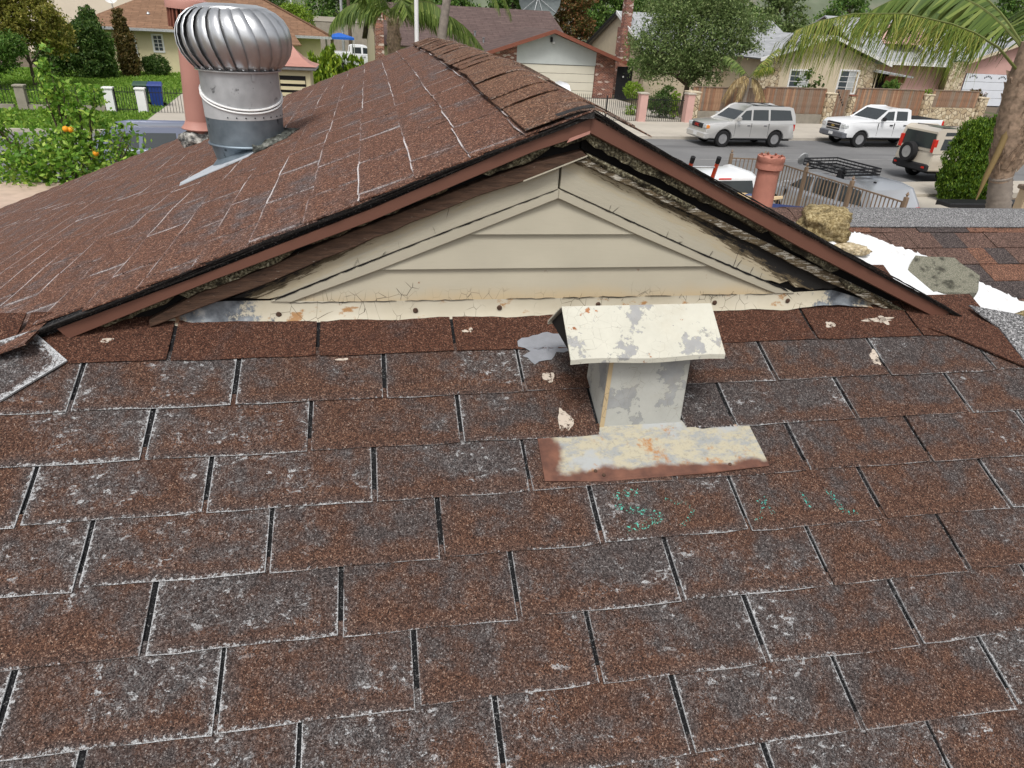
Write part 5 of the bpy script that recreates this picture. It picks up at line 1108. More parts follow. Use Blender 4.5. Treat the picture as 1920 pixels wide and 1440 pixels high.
for k, (dx, dy, ln, rise, dr, mt) in enumerate(((-1, -0.2, 1.7, 0.55, 1.25, 'lf_dead'), (-0.8, -0.6, 1.5, 0.4, 1.3, 'lf_dead'), (-0.9, 0.3, 1.5, 0.5, 1.3, 'lf_dead'), (0.3, -0.9, 1.4, 0.1, 1.2, 'lf_dead'), (0.5, -0.4, 1.6, 0.1, 1.3, 'lf_dead'), (0.1, 0, 1.5, 1.4, 0.4, 'lf_palmy'), (0.5, 0.2, 1.6, 1.2, 0.6, 'lf_palmy'), (-0.4, 0.4, 1.6, 1.1, 0.5, 'lf_palm'), (0.2, -0.6, 1.5, 1.0, 0.6, 'lf_palmy'))): frond(p3, (0.1, 0, 2.3), (dx, dy), ln, dr, mt, k + 40, 0.4, rise, 34, 0.9, 0.015)
p4 = thing('palm_tree', 'tall thick palm at the right edge with one long arching frond', 'palm', (14.3, 12.2, G), 0, 'palms')
palm_trunk(p4, [(0.6, 0, -0.1), (0.24, 0, 1.2), (0.0, 0, 1.9)], 0.25, seed=5)
b4 = MB(); b4.tube([(0.03, 0, 1.75), (-0.02, 0, 2.1), (-0.1, 0, 2.4), (-0.2, 0, 3.0), (-0.33, 0, 3.7), (-0.45, 0, 4.6)], [0.22, 0.255, 0.28, 0.31, 0.3, 0.2], 16); q = random.Random(9)
for k in range(80):
    a = q.uniform(0, 6.28); z = q.uniform(1.9, 3.8); rr = 0.27; c, s_ = math.cos(a), math.sin(a); w = 0.055
    ox = 0.02 - 0.17 * (z - 1.8)
    b4.add([(ox + rr * c - w * s_, rr * s_ + w * c, z), (ox + rr * c + w * s_, rr * s_ - w * c, z), (ox + (rr + 0.12) * c, (rr + 0.12) * s_, z + 0.26), (ox + (rr - 0.05) * c, (rr - 0.05) * s_, z + 0.22)], [(0, 1, 2), (1, 3, 2), (0, 2, 3)])
b4.build('leaf_bases', M['boots'], p4, smooth=60)
def path_frond(root, P, mat, seed, leaf, n, droop_leaf=1.0, r0=0.03):
    r = random.Random(seed); P = [Vector(p) for p in P]; k = len(P) - 1
    st = MB().tube(P, [r0 * (1 - 0.85 * i / k) for i in range(k + 1)], 6).build('frond', M['frond_stem'], root, smooth=60); V = []
    for i in range(n):
        f = 0.22 + 0.78 * i / n; t = f * k; j = min(k - 1, int(t)); p = P[j].lerp(P[j + 1], t - j); tn = (P[j + 1] - P[j]).normalized(); side0 = tn.cross(Vector((0, 0, 1))).normalized(); L = leaf * (0.5 + 0.7 * math.sin(math.pi * min(1, f * 0.8 + 0.08))) * r.uniform(0.75, 1.2)
        for sg in (-1, 1):
            dr = (side0 * sg * r.uniform(0.2, 0.7) + tn * r.uniform(0.3, 0.7) + Vector((0, 0, -droop_leaf * r.uniform(0.3, 1.1)))).normalized(); e1 = p + dr * L * 0.5; e2 = e1 + (dr * 0.5 + Vector((r.uniform(-.15, .15), 0, -1.0))).normalized() * L * 0.5; w = tn * 0.009
            V += [p - w, p + w, e1 + w * 0.9, e1 - w * 0.9, e1 - w * 0.9, e1 + w * 0.9, e2 + w * 0.1, e2 - w * 0.1]
    quads('leaflets', np.array([tuple(v) for v in V]), M[mat], st)
path_frond(p4, [(-0.46, 0, 3.97), (-1.22, 0, 4.45), (-1.9, 0, 4.69), (-2.48, 0, 4.82), (-3.57, 0, 4.95), (-4.73, 0, 4.89), (-5.38, 0, 4.74), (-5.89, 0, 4.54)], 'lf_palmy', 70, 1.1, 230)
for k, (dx, dy, ln, rise, dr) in enumerate(((-0.3, 0.9, 3.6, 1.1, 0.8), (0.8, -0.2, 3.4, 0.8, 0.9), (-0.9, 0.6, 3.8, 1.0, 0.85), (0.6, 0.8, 3.6, 1.0, 0.8))): frond(p4, (-0.42, 0, 4.3), (dx, dy), ln, dr, 'lf_palm', k + 60, 0.85, rise, 60, 0.95)
m = MB().tube([(-0.32, -0.1, 3.3), (-0.42, -0.12, 2.4), (-0.5, -0.12, 1.9), (-0.52, -0.1, 1.35)], [0.09, 0.07, 0.06, 0.015], 6); m.build('hanging_sheath', M['lf_dead'], p4, smooth=60)

# ================================================================== houses
def win(root, x0, x1, z0, z1, y, rows=2, cols=2, sash='slider', lab=None, pane='glass'):
    f = MB(); w = 0.1; d = 0.05
    for a in ((x0 - w, x1 + w, z1, z1 + w), (x0 - w, x1 + w, z0 - w, z0), (x0 - w, x0, z0, z1), (x1, x1 + w, z0, z1)): f.box(a[0], a[1], y - d, y + 0.02, a[2], a[3])
    o = f.build('window', M['white'], root)
    cw = (x1 - x0) / cols; rh = (z1 - z0) / rows
    for i in range(cols):
        for j in range(rows): MB().box(x0 + i * cw + 0.02, x0 + (i + 1) * cw - 0.02, y - 0.012, y + 0.004, z0 + j * rh + 0.02, z0 + (j + 1) * rh - 0.02).build('pane', M[pane if i == 0 else 'curtain'] if sash == 'slider' else M[pane], o)
    MB().box(x0, x1, y - 0.02, y - 0.0121, z0, z1)
    mb = MB()
    for i in range(1, cols): mb.box(x0 + i * cw - 0.02, x0 + i * cw + 0.02, y - 0.03, y - 0.001, z0, z1)
    for j in range(1, rows): mb.box(x0, x1, y - 0.029, y - 0.002, z0 + j * rh - 0.015, z0 + j * rh + 0.015)
    mb.build('glazing_bars', M['white'], o); return o
def uvwall(root, name, poly, y, mat, thick=0.15):
    return panel(name, [(a, y, b) for a, b in poly], mat, root, thick)

# --- brick-fronted garage house
h1 = sthing('brick_house', 'low house with brick fronted garage and mauve brown roof', 'house', 13, 16)
MB().prism([(-4.35, 0), (4.35, 0), (4.35, 2.4), (-0.07, 3.84), (-4.35, 2.4)], 0.14, 6.0).build('wall', M['stucco'], h1)
uvwall(h1, 'brick_facing', [(-4.4, 0), (-2.26, 0), (-2.26, 3.03), (-4.4, 2.34)], 0.0, M['brick'], 0.1); uvwall(h1, 'brick_facing', [(3.06, 0), (4.42, 0), (4.42, 2.36), (3.06, 2.8)], 0.0, M['brick'], 0.1)
uvwall(h1, 'gable_panel', [(-2.255, 2.02), (3.055, 2.02), (3.055, 2.8), (-0.07, 3.78), (-2.255, 3.03)], 0.02, M['paleblue'], 0.1)
dr = MB().box(-2.25, 3.05, 0.1, 0.12, 0, 2.02).build('garage_door', M['dark'], h1)
for i in range(4): MB().bbox(-2.24, 3.04, 0.06, 0.099, 0.01 + 0.5 * i, 0.49 + 0.5 * i, 0.012).build('door_panel', M['creamdoor'], dr)
for sgn in (-1, 1):
    x1 = -0.07 + sgn * 5.0; zE = 3.98 - 5.0 * 0.325
    panel('roof', [(x1, -0.55, zE), (-0.07, -0.55, 3.98), (-0.07, 7, 3.98), (x1, 7, zE)], M['roof_mauve'], h1, 0.08, flip=sgn > 0)
    panel('barge_board', [(x1, -0.6, zE + 0.02), (-0.07, -0.6, 4.0), (-0.07, -0.6, 3.78), (x1, -0.6, zE - 0.2)], M['redtrim'], h1, 0.05, flip=sgn > 0)
panel('main_roof', [(-10.6, 2.6, 2.62), (2.7, 2.6, 2.62), (2.35, 8.1, 5.05), (-10.6, 8.1, 5.0)], M['roof_mauve'], h1, 0.1)
panel('main_roof', [(2.35, 8.12, 5.05), (2.7, 13.6, 2.62), (-10.6, 13.6, 2.62), (-10.6, 8.12, 5.0)], M['roof_mauve'], h1, 0.1)
MB().prism([(3.1, 0.0), (13, 0.0), (13, 2.5), (8.1, 4.75), (3.1, 2.5)], -10.3, 2.2, 'x').build('wall', M['stucco'], h1)
for x in (-9.4, -7.4, -5.6): MB().box(x, x + 1.5, 3.02, 3.08, 0.6, 2.2).build('window', M['glass'], h1)
for x, y_, z in ((-4.0, 4.2, 3.25), (-3.6, 3.4, 2.9), (-4.2, 2.9, 2.7)): MB().lathe([(0.06, 0), (0.06, 0.3), (0.1, 0.32), (0.1, 0.36)], 10, (x, y_, z)).build('vent_pipe', M['roof_grey'], h1)
ch = MB(); ch.box(-10.75, -10.25, 1.6, 2.4, 0, 6.4); ch.uv = [(v[0] + v[1], v[2]) for v in ch.v]; ch.build('chimney', M['brick'], h1)
MB().box(-10.2, -9.95, 1.55, 2.3, 4.0, 4.25).build('chimney_shoulder', M['pinkclay'], h1)
lp = MB().box(-0.14, -0.02, -0.14, 0.0, 3.28, 3.55).build('gable_lamp', M['iron'], h1); MB().lathe([(0.1, 3.2), (0.07, 3.3), (0.03, 3.32)], 10, (0.06, -0.12, 0)).build('lamp_shade', M['white'], lp)
MB().box(-3.7, -3.35, -0.03, -0.001, 2.0, 2.22).build('wall_plate', M['white'], h1)
ms = sthing('mesh_dish', 'large mesh satellite dish behind the mauve roof ridge', 'dish', 15.8, 28)
m = MB(); rings = [[(0.0001 * math.cos(k / 20 * 6.28319), 0.55, 6.0 + 0.0001 * math.sin(k / 20 * 6.28319)) for k in range(20)]]
for r_, y_ in ((0.6, 0.5), (1.2, 0.3), (1.7, 0.0)): rings.append([(r_ * math.cos(k / 20 * 6.28319), y_, 6.0 + r_ * math.sin(k / 20 * 6.28319)) for k in range(20)])
m.loft(rings, True, False); m.build('dish', plain('grey_mesh', (0.13, 0.15, 0.15), 0.7), ms, smooth=60)
for k in range(10): a = k * 0.62832; MB().tube([(0, 0.53, 6.0), (1.7 * math.cos(a), -0.02, 6.0 + 1.7 * math.sin(a))], 0.02, 5).build('dish_rib', M['galv'], ms)
MB().tube([(0, 0.6, 0), (0, 0.6, 6)], 0.08, 8).build('mast', M['galv'], ms)
# --- yellow house with tan hip roof
h2 = sthing('yellow_house', 'pale yellow house with tan brown hip roof behind the lawn', 'house', -9, 25)
MB().box(-6.2, 8.2, 0, 11, 0, 2.72).build('wall', M['stucco_yel'], h2)
ez, rz_ = 2.72, 5.25
A_, B_, C_, D__ = (-6.9, -0.7, ez), (8.9, -0.7, ez), (8.9, 11.7, ez), (-6.9, 11.7, ez); R1, R2 = (-1.6, 5.5, rz_), (3.4, 5.5, rz_)
for q in ((A_, B_, R2, R1), (B_, C_, R2), (C_, D__, R1, R2), (D__, A_, R1)): panel('roof', q, M['roof_tan'], h2, 0.08)
MB().box(-6.95, 8.95, -0.78, -0.7, ez - 0.16, ez + 0.0).build('gutter', M['galv'], h2)
MB().tube([(8.9, -0.7, ez + 0.04), (3.4, 5.5, rz_ + 0.06)], 0.07, 6).build('hip_tiles', M['roof_tan'], h2)
win(h2, -2.36, -1.86, 1.4, 2.3, 0.0, 4, 2, 'hung'); win(h2, -4.4, -3.5, 1.0, 2.2, 0.0, 3, 2, 'hung')
MB().box(2.9, 6.2, -2.6, -0.05, 0, 2.3).build('porch_wall', M['stucco_yel'], h2)
panel('porch_roof', [(2.3, -3.2, 2.25), (6.9, -3.2, 2.25), (6.0, 1.0, 3.5), (3.2, 1.0, 3.5)], M['roof_tan'], h2, 0.08)
MB().lathe([(0.12, 0), (0.05, 0.12), (0.02, 0.13)], 10, (-2.6, 1.2, 3.5)).build('roof_vent', M['galv'], h2)
ds = sthing('satellite_dish', 'small white satellite dish on the tan hip roof', 'dish', -13.9, 27.3)
m = MB(); rings = [[(0.0001, 0.12, 4.35)] * 16] + [[(r_ * math.cos(k / 16 * 6.28319), 0.12 - d_, 4.35 + r_ * 0.85 * math.sin(k / 16 * 6.28319)) for k in range(16)] for r_, d_ in ((0.2, 0.03), (0.42, 0.12))]
m.loft(rings, True, False); m.build('dish', M['white'], ds, smooth=60); MB().tube([(0, 0.15, 3.2), (0, 0.15, 4.3)], 0.03, 6).build('mast', M['galv'], ds); MB().tube([(0, 0.1, 4.1), (0.05, -0.3, 4.3)], 0.015, 5).build('arm', M['galv'], ds)
h2b = sthing('pale_building', 'tall pale beige building behind the yellow house', 'building', -22, 42)
MB().box(-6, 9, 0, 12, 0, 7.6).build('wall', plain('pale_beige_render', (0.66, 0.58, 0.47), 0.9, 0, 0.04, 1), h2b); MB().box(-6.3, 9.3, -0.3, 12.3, 7.6, 7.8).build('roof', M['roof_grey'], h2b)
for x in (-4, 0, 4): win(h2b, x, x + 1.2, 4.6, 5.8, 0.0)
# --- pale grey roofed house with a tall brick chimney
h3 = sthing('grey_roof_house', 'cream house with pale grey roof and tall brick chimney', 'house', 20, 22)
MB().prism([(-5.0, 0), (4.9, 0), (4.9, 3.1), (0.0, 5.15), (-5.0, 3.1)], 0.0, 12, 'x').build('wall', M['stucco'], h3)
panel('roof', [(-0.3, -5.6, 2.95), (12.4, -5.6, 2.95), (12.4, 0, 5.3), (-0.3, 0, 5.3)], M['roof_grey'], h3, 0.1); panel('roof', [(-0.3, 0.0, 5.3), (12.4, 0.0, 5.3), (12.4, 5.6, 2.95), (-0.3, 5.6, 2.95)], M['roof_grey'], h3, 0.1)
panel('barge_board', [(-0.36, 0, 5.34), (-0.36, 5.6, 2.99), (-0.36, 5.6, 2.8), (-0.36, 0, 5.1)], M['iron'], h3, 0.05); panel('barge_board', [(-0.36, -5.6, 2.99), (-0.36, 0, 5.34), (-0.36, 0, 5.1), (-0.36, -5.6, 2.8)], M['white'], h3, 0.05)
ch = MB(); ch.box(-0.75, -0.05, -2.4, -1.5, 0, 4.3); ch.box(-0.62, -0.1, -2.25, -1.65, 4.3, 6.1); ch.box(-0.68, -0.04, -2.31, -1.59, 6.1, 6.25); ch.uv = [(v[0] + v[1], v[2]) for v in ch.v]; ch.build('chimney', M['brick'], h3)
MB().tube([(-0.2, -0.9, 0), (-0.2, -0.9, 5.8)], 0.06, 8).build('vent_pipe', M['galv'], h3)
# --- cream gable house
h4 = sthing('cream_house', 'cream stucco house with low gable, stone corners and two white windows', 'house', 30.4, 12.5)
MB().prism([(-4.5, 0), (4.3, 0), (4.3, 3.0), (0, 4.32), (-4.5, 3.0)], 0.02, 9).build('wall', M['stucco'], h4)
uvwall(h4, 'stone_facing', [(-4.52, 0), (-3.0, 0), (-3.0, 3.42), (-4.52, 2.97)], -0.04, M['stone'], 0.055); uvwall(h4, 'stone_facing', [(2.85, 0), (4.32, 0), (4.32, 2.95), (2.85, 3.4)], -0.04, M['stone'], 0.055)
for sgn in (-1, 1):
    x1 = sgn * 5.0; zE = 4.55 - 5.0 * 0.3
    panel('roof', [(x1, -0.5, zE), (0, -0.5, 4.55), (0, 9.5, 4.55), (x1, 9.5, zE)], M['roof_grey'], h4, 0.08, flip=sgn > 0); panel('barge_board', [(x1, -0.55, zE + 0.02), (0, -0.55, 4.57), (0, -0.55, 4.37), (x1, -0.55, zE - 0.18)], M['white'], h4, 0.05, flip=sgn > 0)
win(h4, -2.2, -0.85, 1.15, 2.4, 0.0, 4, 2); win(h4, 1.6, 2.95, 1.2, 2.5, 0.0, 4, 2)
MB().box(-0.15, 0.1, -0.04, 0.0, 3.25, 3.45).build('gable_vent', M['roof_grey'], h4)
panel('porch_roof', [(4.1, -0.6, 2.6), (7.0, -0.6, 2.35), (7.0, 4, 2.6), (4.1, 4, 2.85)], M['roof_grey'], h4, 0.1); MB().box(4.4, 6.6, 1.2, 1.4, 0, 2.4).build('porch_wall', M['dark'], h4); MB().box(5.2, 6.8, -0.1, 0.0, 1.9, 2.3).build('porch_beam', M['redtrim'], h4)  # porch wall coloured near-black for the shade under the porch roof
MB().tube([(4.42, -0.1, 0), (4.42, -0.1, 2.9)], 0.04, 6).build('downpipe', M['stucco'], h4)
# --- pink house at right
h5 = sthing('pink_house', 'pink house with pale grey roof and white garage door', 'house', 50, 20)
MB().prism([(-9, 0), (-1.5, 0), (-1.5, 3.0), (-9, 3.0)], 0.6, 10).build('wall', M['stucco_pink'], h5)
panel('main_roof', [(-9.6, -0.4, 2.95), (0.5, -0.4, 2.95), (0.5, 6.5, 6.0), (-9.6, 6.5, 6.0)], M['roof_grey'], h5, 0.1); panel('main_roof', [(-9.6, 6.52, 6.0), (9, 6.52, 6.0), (9, 13.4, 2.95), (-9.6, 13.4, 2.95)], M['roof_grey'], h5, 0.1); panel('main_roof', [(0.5, 1.5, 3.8), (9, 1.5, 3.8), (9, 6.5, 6.0), (0.5, 6.5, 6.0)], M['roof_grey'], h5, 0.1)
MB().box(-9.6, -0.8, -0.5, -0.4, 2.75, 2.98).build('gutter', M['white'], h5)
MB().prism([(0.8, 0), (12.6, 0), (12.6, 3.2), (11.8, 3.3)], -6.2, -6.0, 'x').build('side_gable', M['stucco_pink'], h5)
MB().prism([(-6.6, 4.2), (-3.2, 4.2), (-4.9, 5.6)], 0.9, 5).build('dormer', M['stucco_pink'], h5)
MB().prism([(-0.8, 0), (8, 0), (8, 3.15), (3.6, 4.6), (-0.8, 3.15)], -0.8, 6).build('garage_wall', M['stucco_pink'], h5)
for sgn in (-1, 1):
    x1 = 3.6 + sgn * 4.9; zE = 4.85 - 4.9 * 0.32
    panel('roof', [(x1, -1.3, zE), (3.6, -1.3, 4.85), (3.6, 7, 4.85), (x1, 7, zE)], M['roof_grey'], h5, 0.08, flip=sgn > 0); panel('barge_board', [(x1, -1.36, zE + 0.02), (3.6, -1.36, 4.87), (3.6, -1.36, 4.64), (x1, -1.36, zE - 0.22)], M['stucco'], h5, 0.05, flip=sgn > 0)
uvwall(h5, 'stone_facing', [(-2.3, 0), (-0.7, 0), (-0.7, 3.3), (-2.3, 3.1)], -0.86, M['stone'], 0.06)
dr = MB().box(-0.6, 5.6, -0.86, -0.81, 0, 2.4).build('garage_door', M['dark'], h5)
for i in range(4): MB().bbox(-0.58, 5.58, -0.9, -0.861, 0.01 + 0.6 * i, 0.59 + 0.6 * i, 0.012).build('door_panel', M['whitedoor'], dr)
for i in range(4):
    for k in range(5): MB().box(-0.2 + i * 1.5 + k * 0.17, -0.09 + i * 1.5 + k * 0.17, -0.905, -0.9005, 2.05 + 0.12 * math.sin(k * 0.8), 2.18 + 0.12 * math.sin(k * 0.8)).build('door_light', M['glass'], dr)

# ================================================================== fences and walls
def post(root, name, x0, x1, y0, y1, h, mat, cap='conc'):
    m = MB().box(x0, x1, y0, y1, 0, h); m.uv = [(v[0] + v[1], v[2]) for v in m.v]; p = m.build(name, M[mat], root)
    if cap: MB().bbox(x0 - 0.04, x1 + 0.04, y0 - 0.04, y1 + 0.04, h, h + 0.07, 0.012).build('cap', M[cap], p)
    return p
def pickets(root, x0, x1, step, z0, z1, y, mat, r=0.009, spear=True, rails=(0.15, 0.85)):
    m = MB().box(-r, r, -r, r, 0, z1 - z0)
    if spear: m.add([(-r * 1.6, 0, z1 - z0), (r * 1.6, 0, z1 - z0), (0, 0, z1 - z0 + 0.09), (0, -r, z1 - z0), (0, r, z1 - z0)], [(0, 1, 2), (3, 4, 2)])
    p0 = m.build('picket', M[mat], root); p0.location = (x0, y, z0); n = int((x1 - x0) / step)
    for i in range(1, n + 1): o = p0.copy(); COL.objects.link(o); o.location = (x0 + i * step, y, z0)
    for f in rails: MB().box(x0, x1, y - 0.016, y + 0.016, z0 + (z1 - z0) * f - 0.014, z0 + (z1 - z0) * f + 0.014).build('rail', M[mat], root)
fa = sthing('iron_fence', 'black iron picket fence on a low block wall before the lawn', 'fence', -11.9, 5.0)
m = MB().box(-1.35, 1.55, -0.1, 0.1, 0, 0.34); m.build('low_wall', M['block'], fa); pickets(fa, -1.3, 1.5, 0.115, 0.3, 1.0, 0, 'iron')
fa2 = sthing('iron_fence', 'black iron picket fence on a low block wall at the left picture edge', 'fence', -17, 5.0); MB().box(-4, 3.3, -0.1, 0.1, 0, 0.34).build('low_wall', M['block'], fa2); pickets(fa2, -3.9, 3.3, 0.13, 0.3, 1.0, 0, 'iron')
for x, lab, mt in ((-13.35, 'grey rendered gate post at the left end of the iron fence', 'block'), (-10.12, 'white gate post left of the small iron gate', 'white'), (-8.9, 'white gate post beside the blue bin', 'white')):
    r_ = sthing('gate_post', lab, 'post', x, 5.0, 0, 'gate posts before the lawn'); post(r_, 'shaft', -0.17, 0.17, -0.17, 0.17, 1.02, mt, 'block' if mt == 'block' else 'white')
g1 = sthing('iron_gate', 'narrow black iron gate between two white posts', 'gate', -9.5, 5.0); pickets(g1, -0.4, 0.38, 0.1, 0.08, 1.05, 0, 'iron'); MB().box(-0.43, -0.38, -0.025, 0.025, 0, 1.0).build('gate_post', M['iron'], g1)
g2 = sthing('iron_gate', 'wide sliding iron picket gate across the left driveway', 'gate', -6.7, 5.0); pickets(g2, -1.98, 2.3, 0.12, 0.08, 1.05, 0, 'iron', rails=(0.02, 0.85))
# right: pink pillars and black fence
for s, t, h, lab, mt in ((14.35, 4.95, 1.42, 'pink pillar at the right end of the long black driveway fence', 'stucco_pink'), (17.0, 4.95, 1.46, 'pink pillar beside the flagstone pillar', 'stucco_pink'), (17.5, 5.6, 1.5, 'flagstone pillar at the left end of the wooden fence', 'stone'), (26.6, 6.4, 1.58, 'flagstone pillar left of the wooden gate', 'stone'), (28.2, 6.4, 1.5, 'narrow flagstone pillar right of the wooden gate', 'stone'), (33.45, 6.4, 1.68, 'flagstone pillar with yellow flowers between fence panels', 'stone'), (37.6, 6.4, 1.6, 'rightmost flagstone pillar by the white garage', 'stone')):
    r_ = sthing('fence_pillar', lab, 'pillar', s, t, 0, 'pillars along the pavement'); w = 0.2 if mt != 'stone' else 0.3; w = 0.16 if s == 28.2 else w; post(r_, 'shaft', -w, w, -w, w, h, mt, 'redtrim' if s == 28.2 else ('conc' if mt != 'stone' else 'stucco'))
fb_ = sthing('iron_fence', 'black iron picket fence across the brick garage driveway', 'fence', 11.5, 5.0); pickets(fb_, -3.0, 2.62, 0.11, 0.08, 1.3, 0, 'iron', rails=(0.03, 0.88)); MB().box(0.9, 0.96, -0.03, 0.03, 0, 1.3).build('fence_post', M['iron'], fb_)
fb2 = sthing('iron_fence', 'black iron picket fence in front of the garden bed', 'fence', 15.7, 5.0); pickets(fb2, -1.1, 1.05, 0.11, 0.08, 1.3, 0, 'iron', rails=(0.03, 0.88))
sg_ = sthing('side_gate', 'tall solid black gate beside the brick garage', 'gate', 18.1, 15.9); MB().bbox(-0.55, 0.55, -0.03, 0.03, 0.05, 2.05, 0.01).build('gate_leaf', M['iron'], sg_); MB().lathe([(0.06, 0), (0.05, 0.03), (0.01, 0.035)], 10, (-0.1, -0.04, 1.45), 'y').build('gate_knob', M['white'], sg_)
def woodfence(label, s0, s1, z0, z1, t, base=None, seed=0, cols=('wood_a', 'wood_b', 'wood_c', 'wood_d')):
    rt = sthing('wooden_fence', label, 'fence', (s0 + s1) / 2, t, 0, 'wooden fence panels'); L = (s1 - s0) / 2; r = random.Random(seed); x = -L; w = 0.148
    bm = {c: None for c in cols}
    while x < L - 0.05:
        c = r.choice(cols)
        if bm[c] is None: o = MB().bbox(0, w - 0.007, -0.012, 0.012, 0, z1 - z0, 0.004).build('board', M[c], rt); bm[c] = o
        else: o = bm[c].copy(); COL.objects.link(o)
        o.location = (x, r.uniform(-0.006, 0.006), z0 + r.uniform(-0.012, 0.012)); x += w
    MB().box(-L, L, -0.045, 0.045, z1, z1 + 0.05).build('top_rail', M['wood_d'], rt); MB().box(-L, L, 0.013, 0.05, z0 + 0.2, z0 + 0.28).build('rail', M['wood_d'], rt)
    for x in (-L, 0, L): MB().box(x - 0.045, x + 0.045, 0.014, 0.1, 0, z1).build('fence_post', M['wood_d'], rt)
    if base:
        m = MB().box(-L, L, -0.12, 0.12, 0, z0 - 0.02); m.uv = [(v[0], v[2]) for v in m.v]; m.build('base_wall', M[base], rt)
    return rt
for nm, c in (('wood_a', (0.26, 0.14, 0.085)), ('wood_b', (0.33, 0.2, 0.125)), ('wood_c', (0.22, 0.135, 0.09)), ('wood_d', (0.22, 0.165, 0.125))): M[nm] = plain('fence_' + nm, c, 0.9, 0, 0.25, 4)
woodfence('long wooden board fence behind the silver parked car', 17.9, 22.3, 0.55, 1.72, 6.3, 'block', 1); woodfence('wooden board fence below the left white window', 22.35, 26.25, 0.5, 1.82, 6.3, 'block', 2)
woodfence('wooden board fence behind the white pickup cab', 28.4, 33.1, 0.45, 1.92, 6.3, 'stone', 3); woodfence('wooden fence panel on a flagstone base at far right', 33.8, 37.25, 1.05, 1.95, 6.3, 'stone', 4)
wg = sthing('wooden_gate', 'narrow wooden board gate between two flagstone pillars', 'gate', 27.5, 6.4)
for i in range(7): MB().bbox(-0.5 + i * 0.14, -0.37 + i * 0.14, -0.015, 0.015, 0.1, 1.82, 0.004).build('board', M[('wood_d', 'wood_c')[i % 2]], wg)
for k in range(6): MB().box(-0.36 + 0.1 * k, -0.28 + 0.1 * k, -0.024, -0.0155, 1.62 - 0.13 * k, 1.72 - 0.13 * k).build('gate_ornament', M['iron'], wg)
hh = sthing('hedge_block', 'clipped bright green hedge cube behind the pink pillar', 'hedge', 15.0, 7.6); leaf_cloud('foliage', [((0, 0, 1.35), (0.55, 0.45, 0.42))], 5000, 0.07, M['lf_lime'], hh, 5, shell=0.85, clump=0.1); limbs(hh, 0.05, 1.0, [((0, 0, 1.3), (0.4, 0.3, 0.2))], 3); leaf_cloud('foliage', [((0.2, -0.2, 0.35), (0.6, 0.4, 0.35))], 1500, 0.07, M['lf_lime'], hh, 6)
tree('garden_shrub', 'dark shrub with yellow green tips behind the black picket fence', 16.3, 6.6, [((0, 0, 0.8), (0.7, 0.6, 0.7)), ((0.3, 0, 1.3), (0.4, 0.4, 0.5))], 4500, 0.09, 'lf_dark', 0.3, 0.05, 51, None, 'shrub'); tree('garden_shrub', 'yellow green shrub tips beside the pink pillar', 16.75, 6.0, [((0, 0, 1.1), (0.25, 0.25, 0.45)), ((0.05, 0, 0.5), (0.25, 0.2, 0.35))], 1500, 0.08, 'lf_lime', 0.3, 0.04, 52, None, 'shrub')
tree('garden_shrub', 'leafy shrub on the side gate beyond the brick garage', 19.0, 15.5, [((0, 0, 2.3), (0.9, 0.6, 0.5)), ((0.6, 0, 1.9), (0.6, 0.5, 0.5))], 3500, 0.11, 'lf_mid', 1.4, 0.06, 53, None, 'shrub'); tree('garden_shrub', 'bare twiggy shrub with a green tuft before the cream wall', 27.6, 9.0, [((0.3, 0, 1.6), (0.35, 0.3, 0.5)), ((-0.6, 0, 2.0), (1.0, 0.5, 0.8))], 900, 0.13, 'lf_dark', 1.0, 0.05, 54, None, 'shrub'); tree('garden_shrub', 'broad leaved shrub at the stone corner above the fence', 33.6, 9.5, [((0, 0, 1.9), (0.55, 0.4, 0.35))], 900, 0.2, 'lf_mid', 1.4, 0.04, 55, None, 'shrub')
tree('garden_shrub', 'reddish shrub before the white garage door', 40.5, 9.5, [((0, 0, 1.2), (0.7, 0.5, 0.7))], 1800, 0.12, 'lf_red', 0.5, 0.05, 56, None, 'shrub')
py = sthing('yucca', 'slim shaggy yucca trunk standing in front of the white garage door', 'plant', 43.6, 10.0); palm_trunk(py, [(0, 0, 0), (0.2, 0, 1.6), (0.5, 0, 3.0)], 0.2, seed=8)
for k in range(9): a = k * 0.7; frond(py, (0.5, 0, 3.0), (math.cos(a), math.sin(a)), 0.8, 0.9, 'lf_grey', k + 80, 0.12, 0.7, 14, 0.6, 0.01)
# bins
for x, lab, c in ((-9.35, 'dark green wheeled bin behind the narrow iron gate', (0.02, 0.06, 0.035)), (-8.75, 'blue wheeled bin behind the white gate post', (0.015, 0.04, 0.2))):
    b_ = sthing('wheeled_bin', lab, 'bin', x, 7.6, 0.1, 'bins by the gate'); mt = plain('bin_plastic', c, 0.5); MB().loft([[(-0.22, -0.25, 0.06), (0.22, -0.25, 0.06), (0.22, 0.25, 0.06), (-0.22, 0.25, 0.06)], [(-0.29, -0.33, 0.95), (0.29, -0.33, 0.95), (0.29, 0.33, 0.95), (-0.29, 0.33, 0.95)]]).build('body', mt, b_)
    MB().loft([[(-0.32, -0.37, 0.95), (0.32, -0.37, 0.95), (0.32, 0.38, 0.95), (-0.32, 0.38, 0.95)], [(-0.3, -0.33, 1.02), (0.3, -0.33, 1.02), (0.28, 0.34, 1.08), (-0.28, 0.34, 1.08)]]).build('lid', mt, b_); MB().tube([(-0.28, 0.4, 0.98), (0.28, 0.4, 0.98)], 0.02, 6).build('handle', mt, b_)
    for sx in (-1, 1): MB().lathe([(0.1, -0.03), (0.1, 0.03)], 12, (sx * 0.26, 0.28, 0.1), 'y').build('wheel', M['iron'], b_)
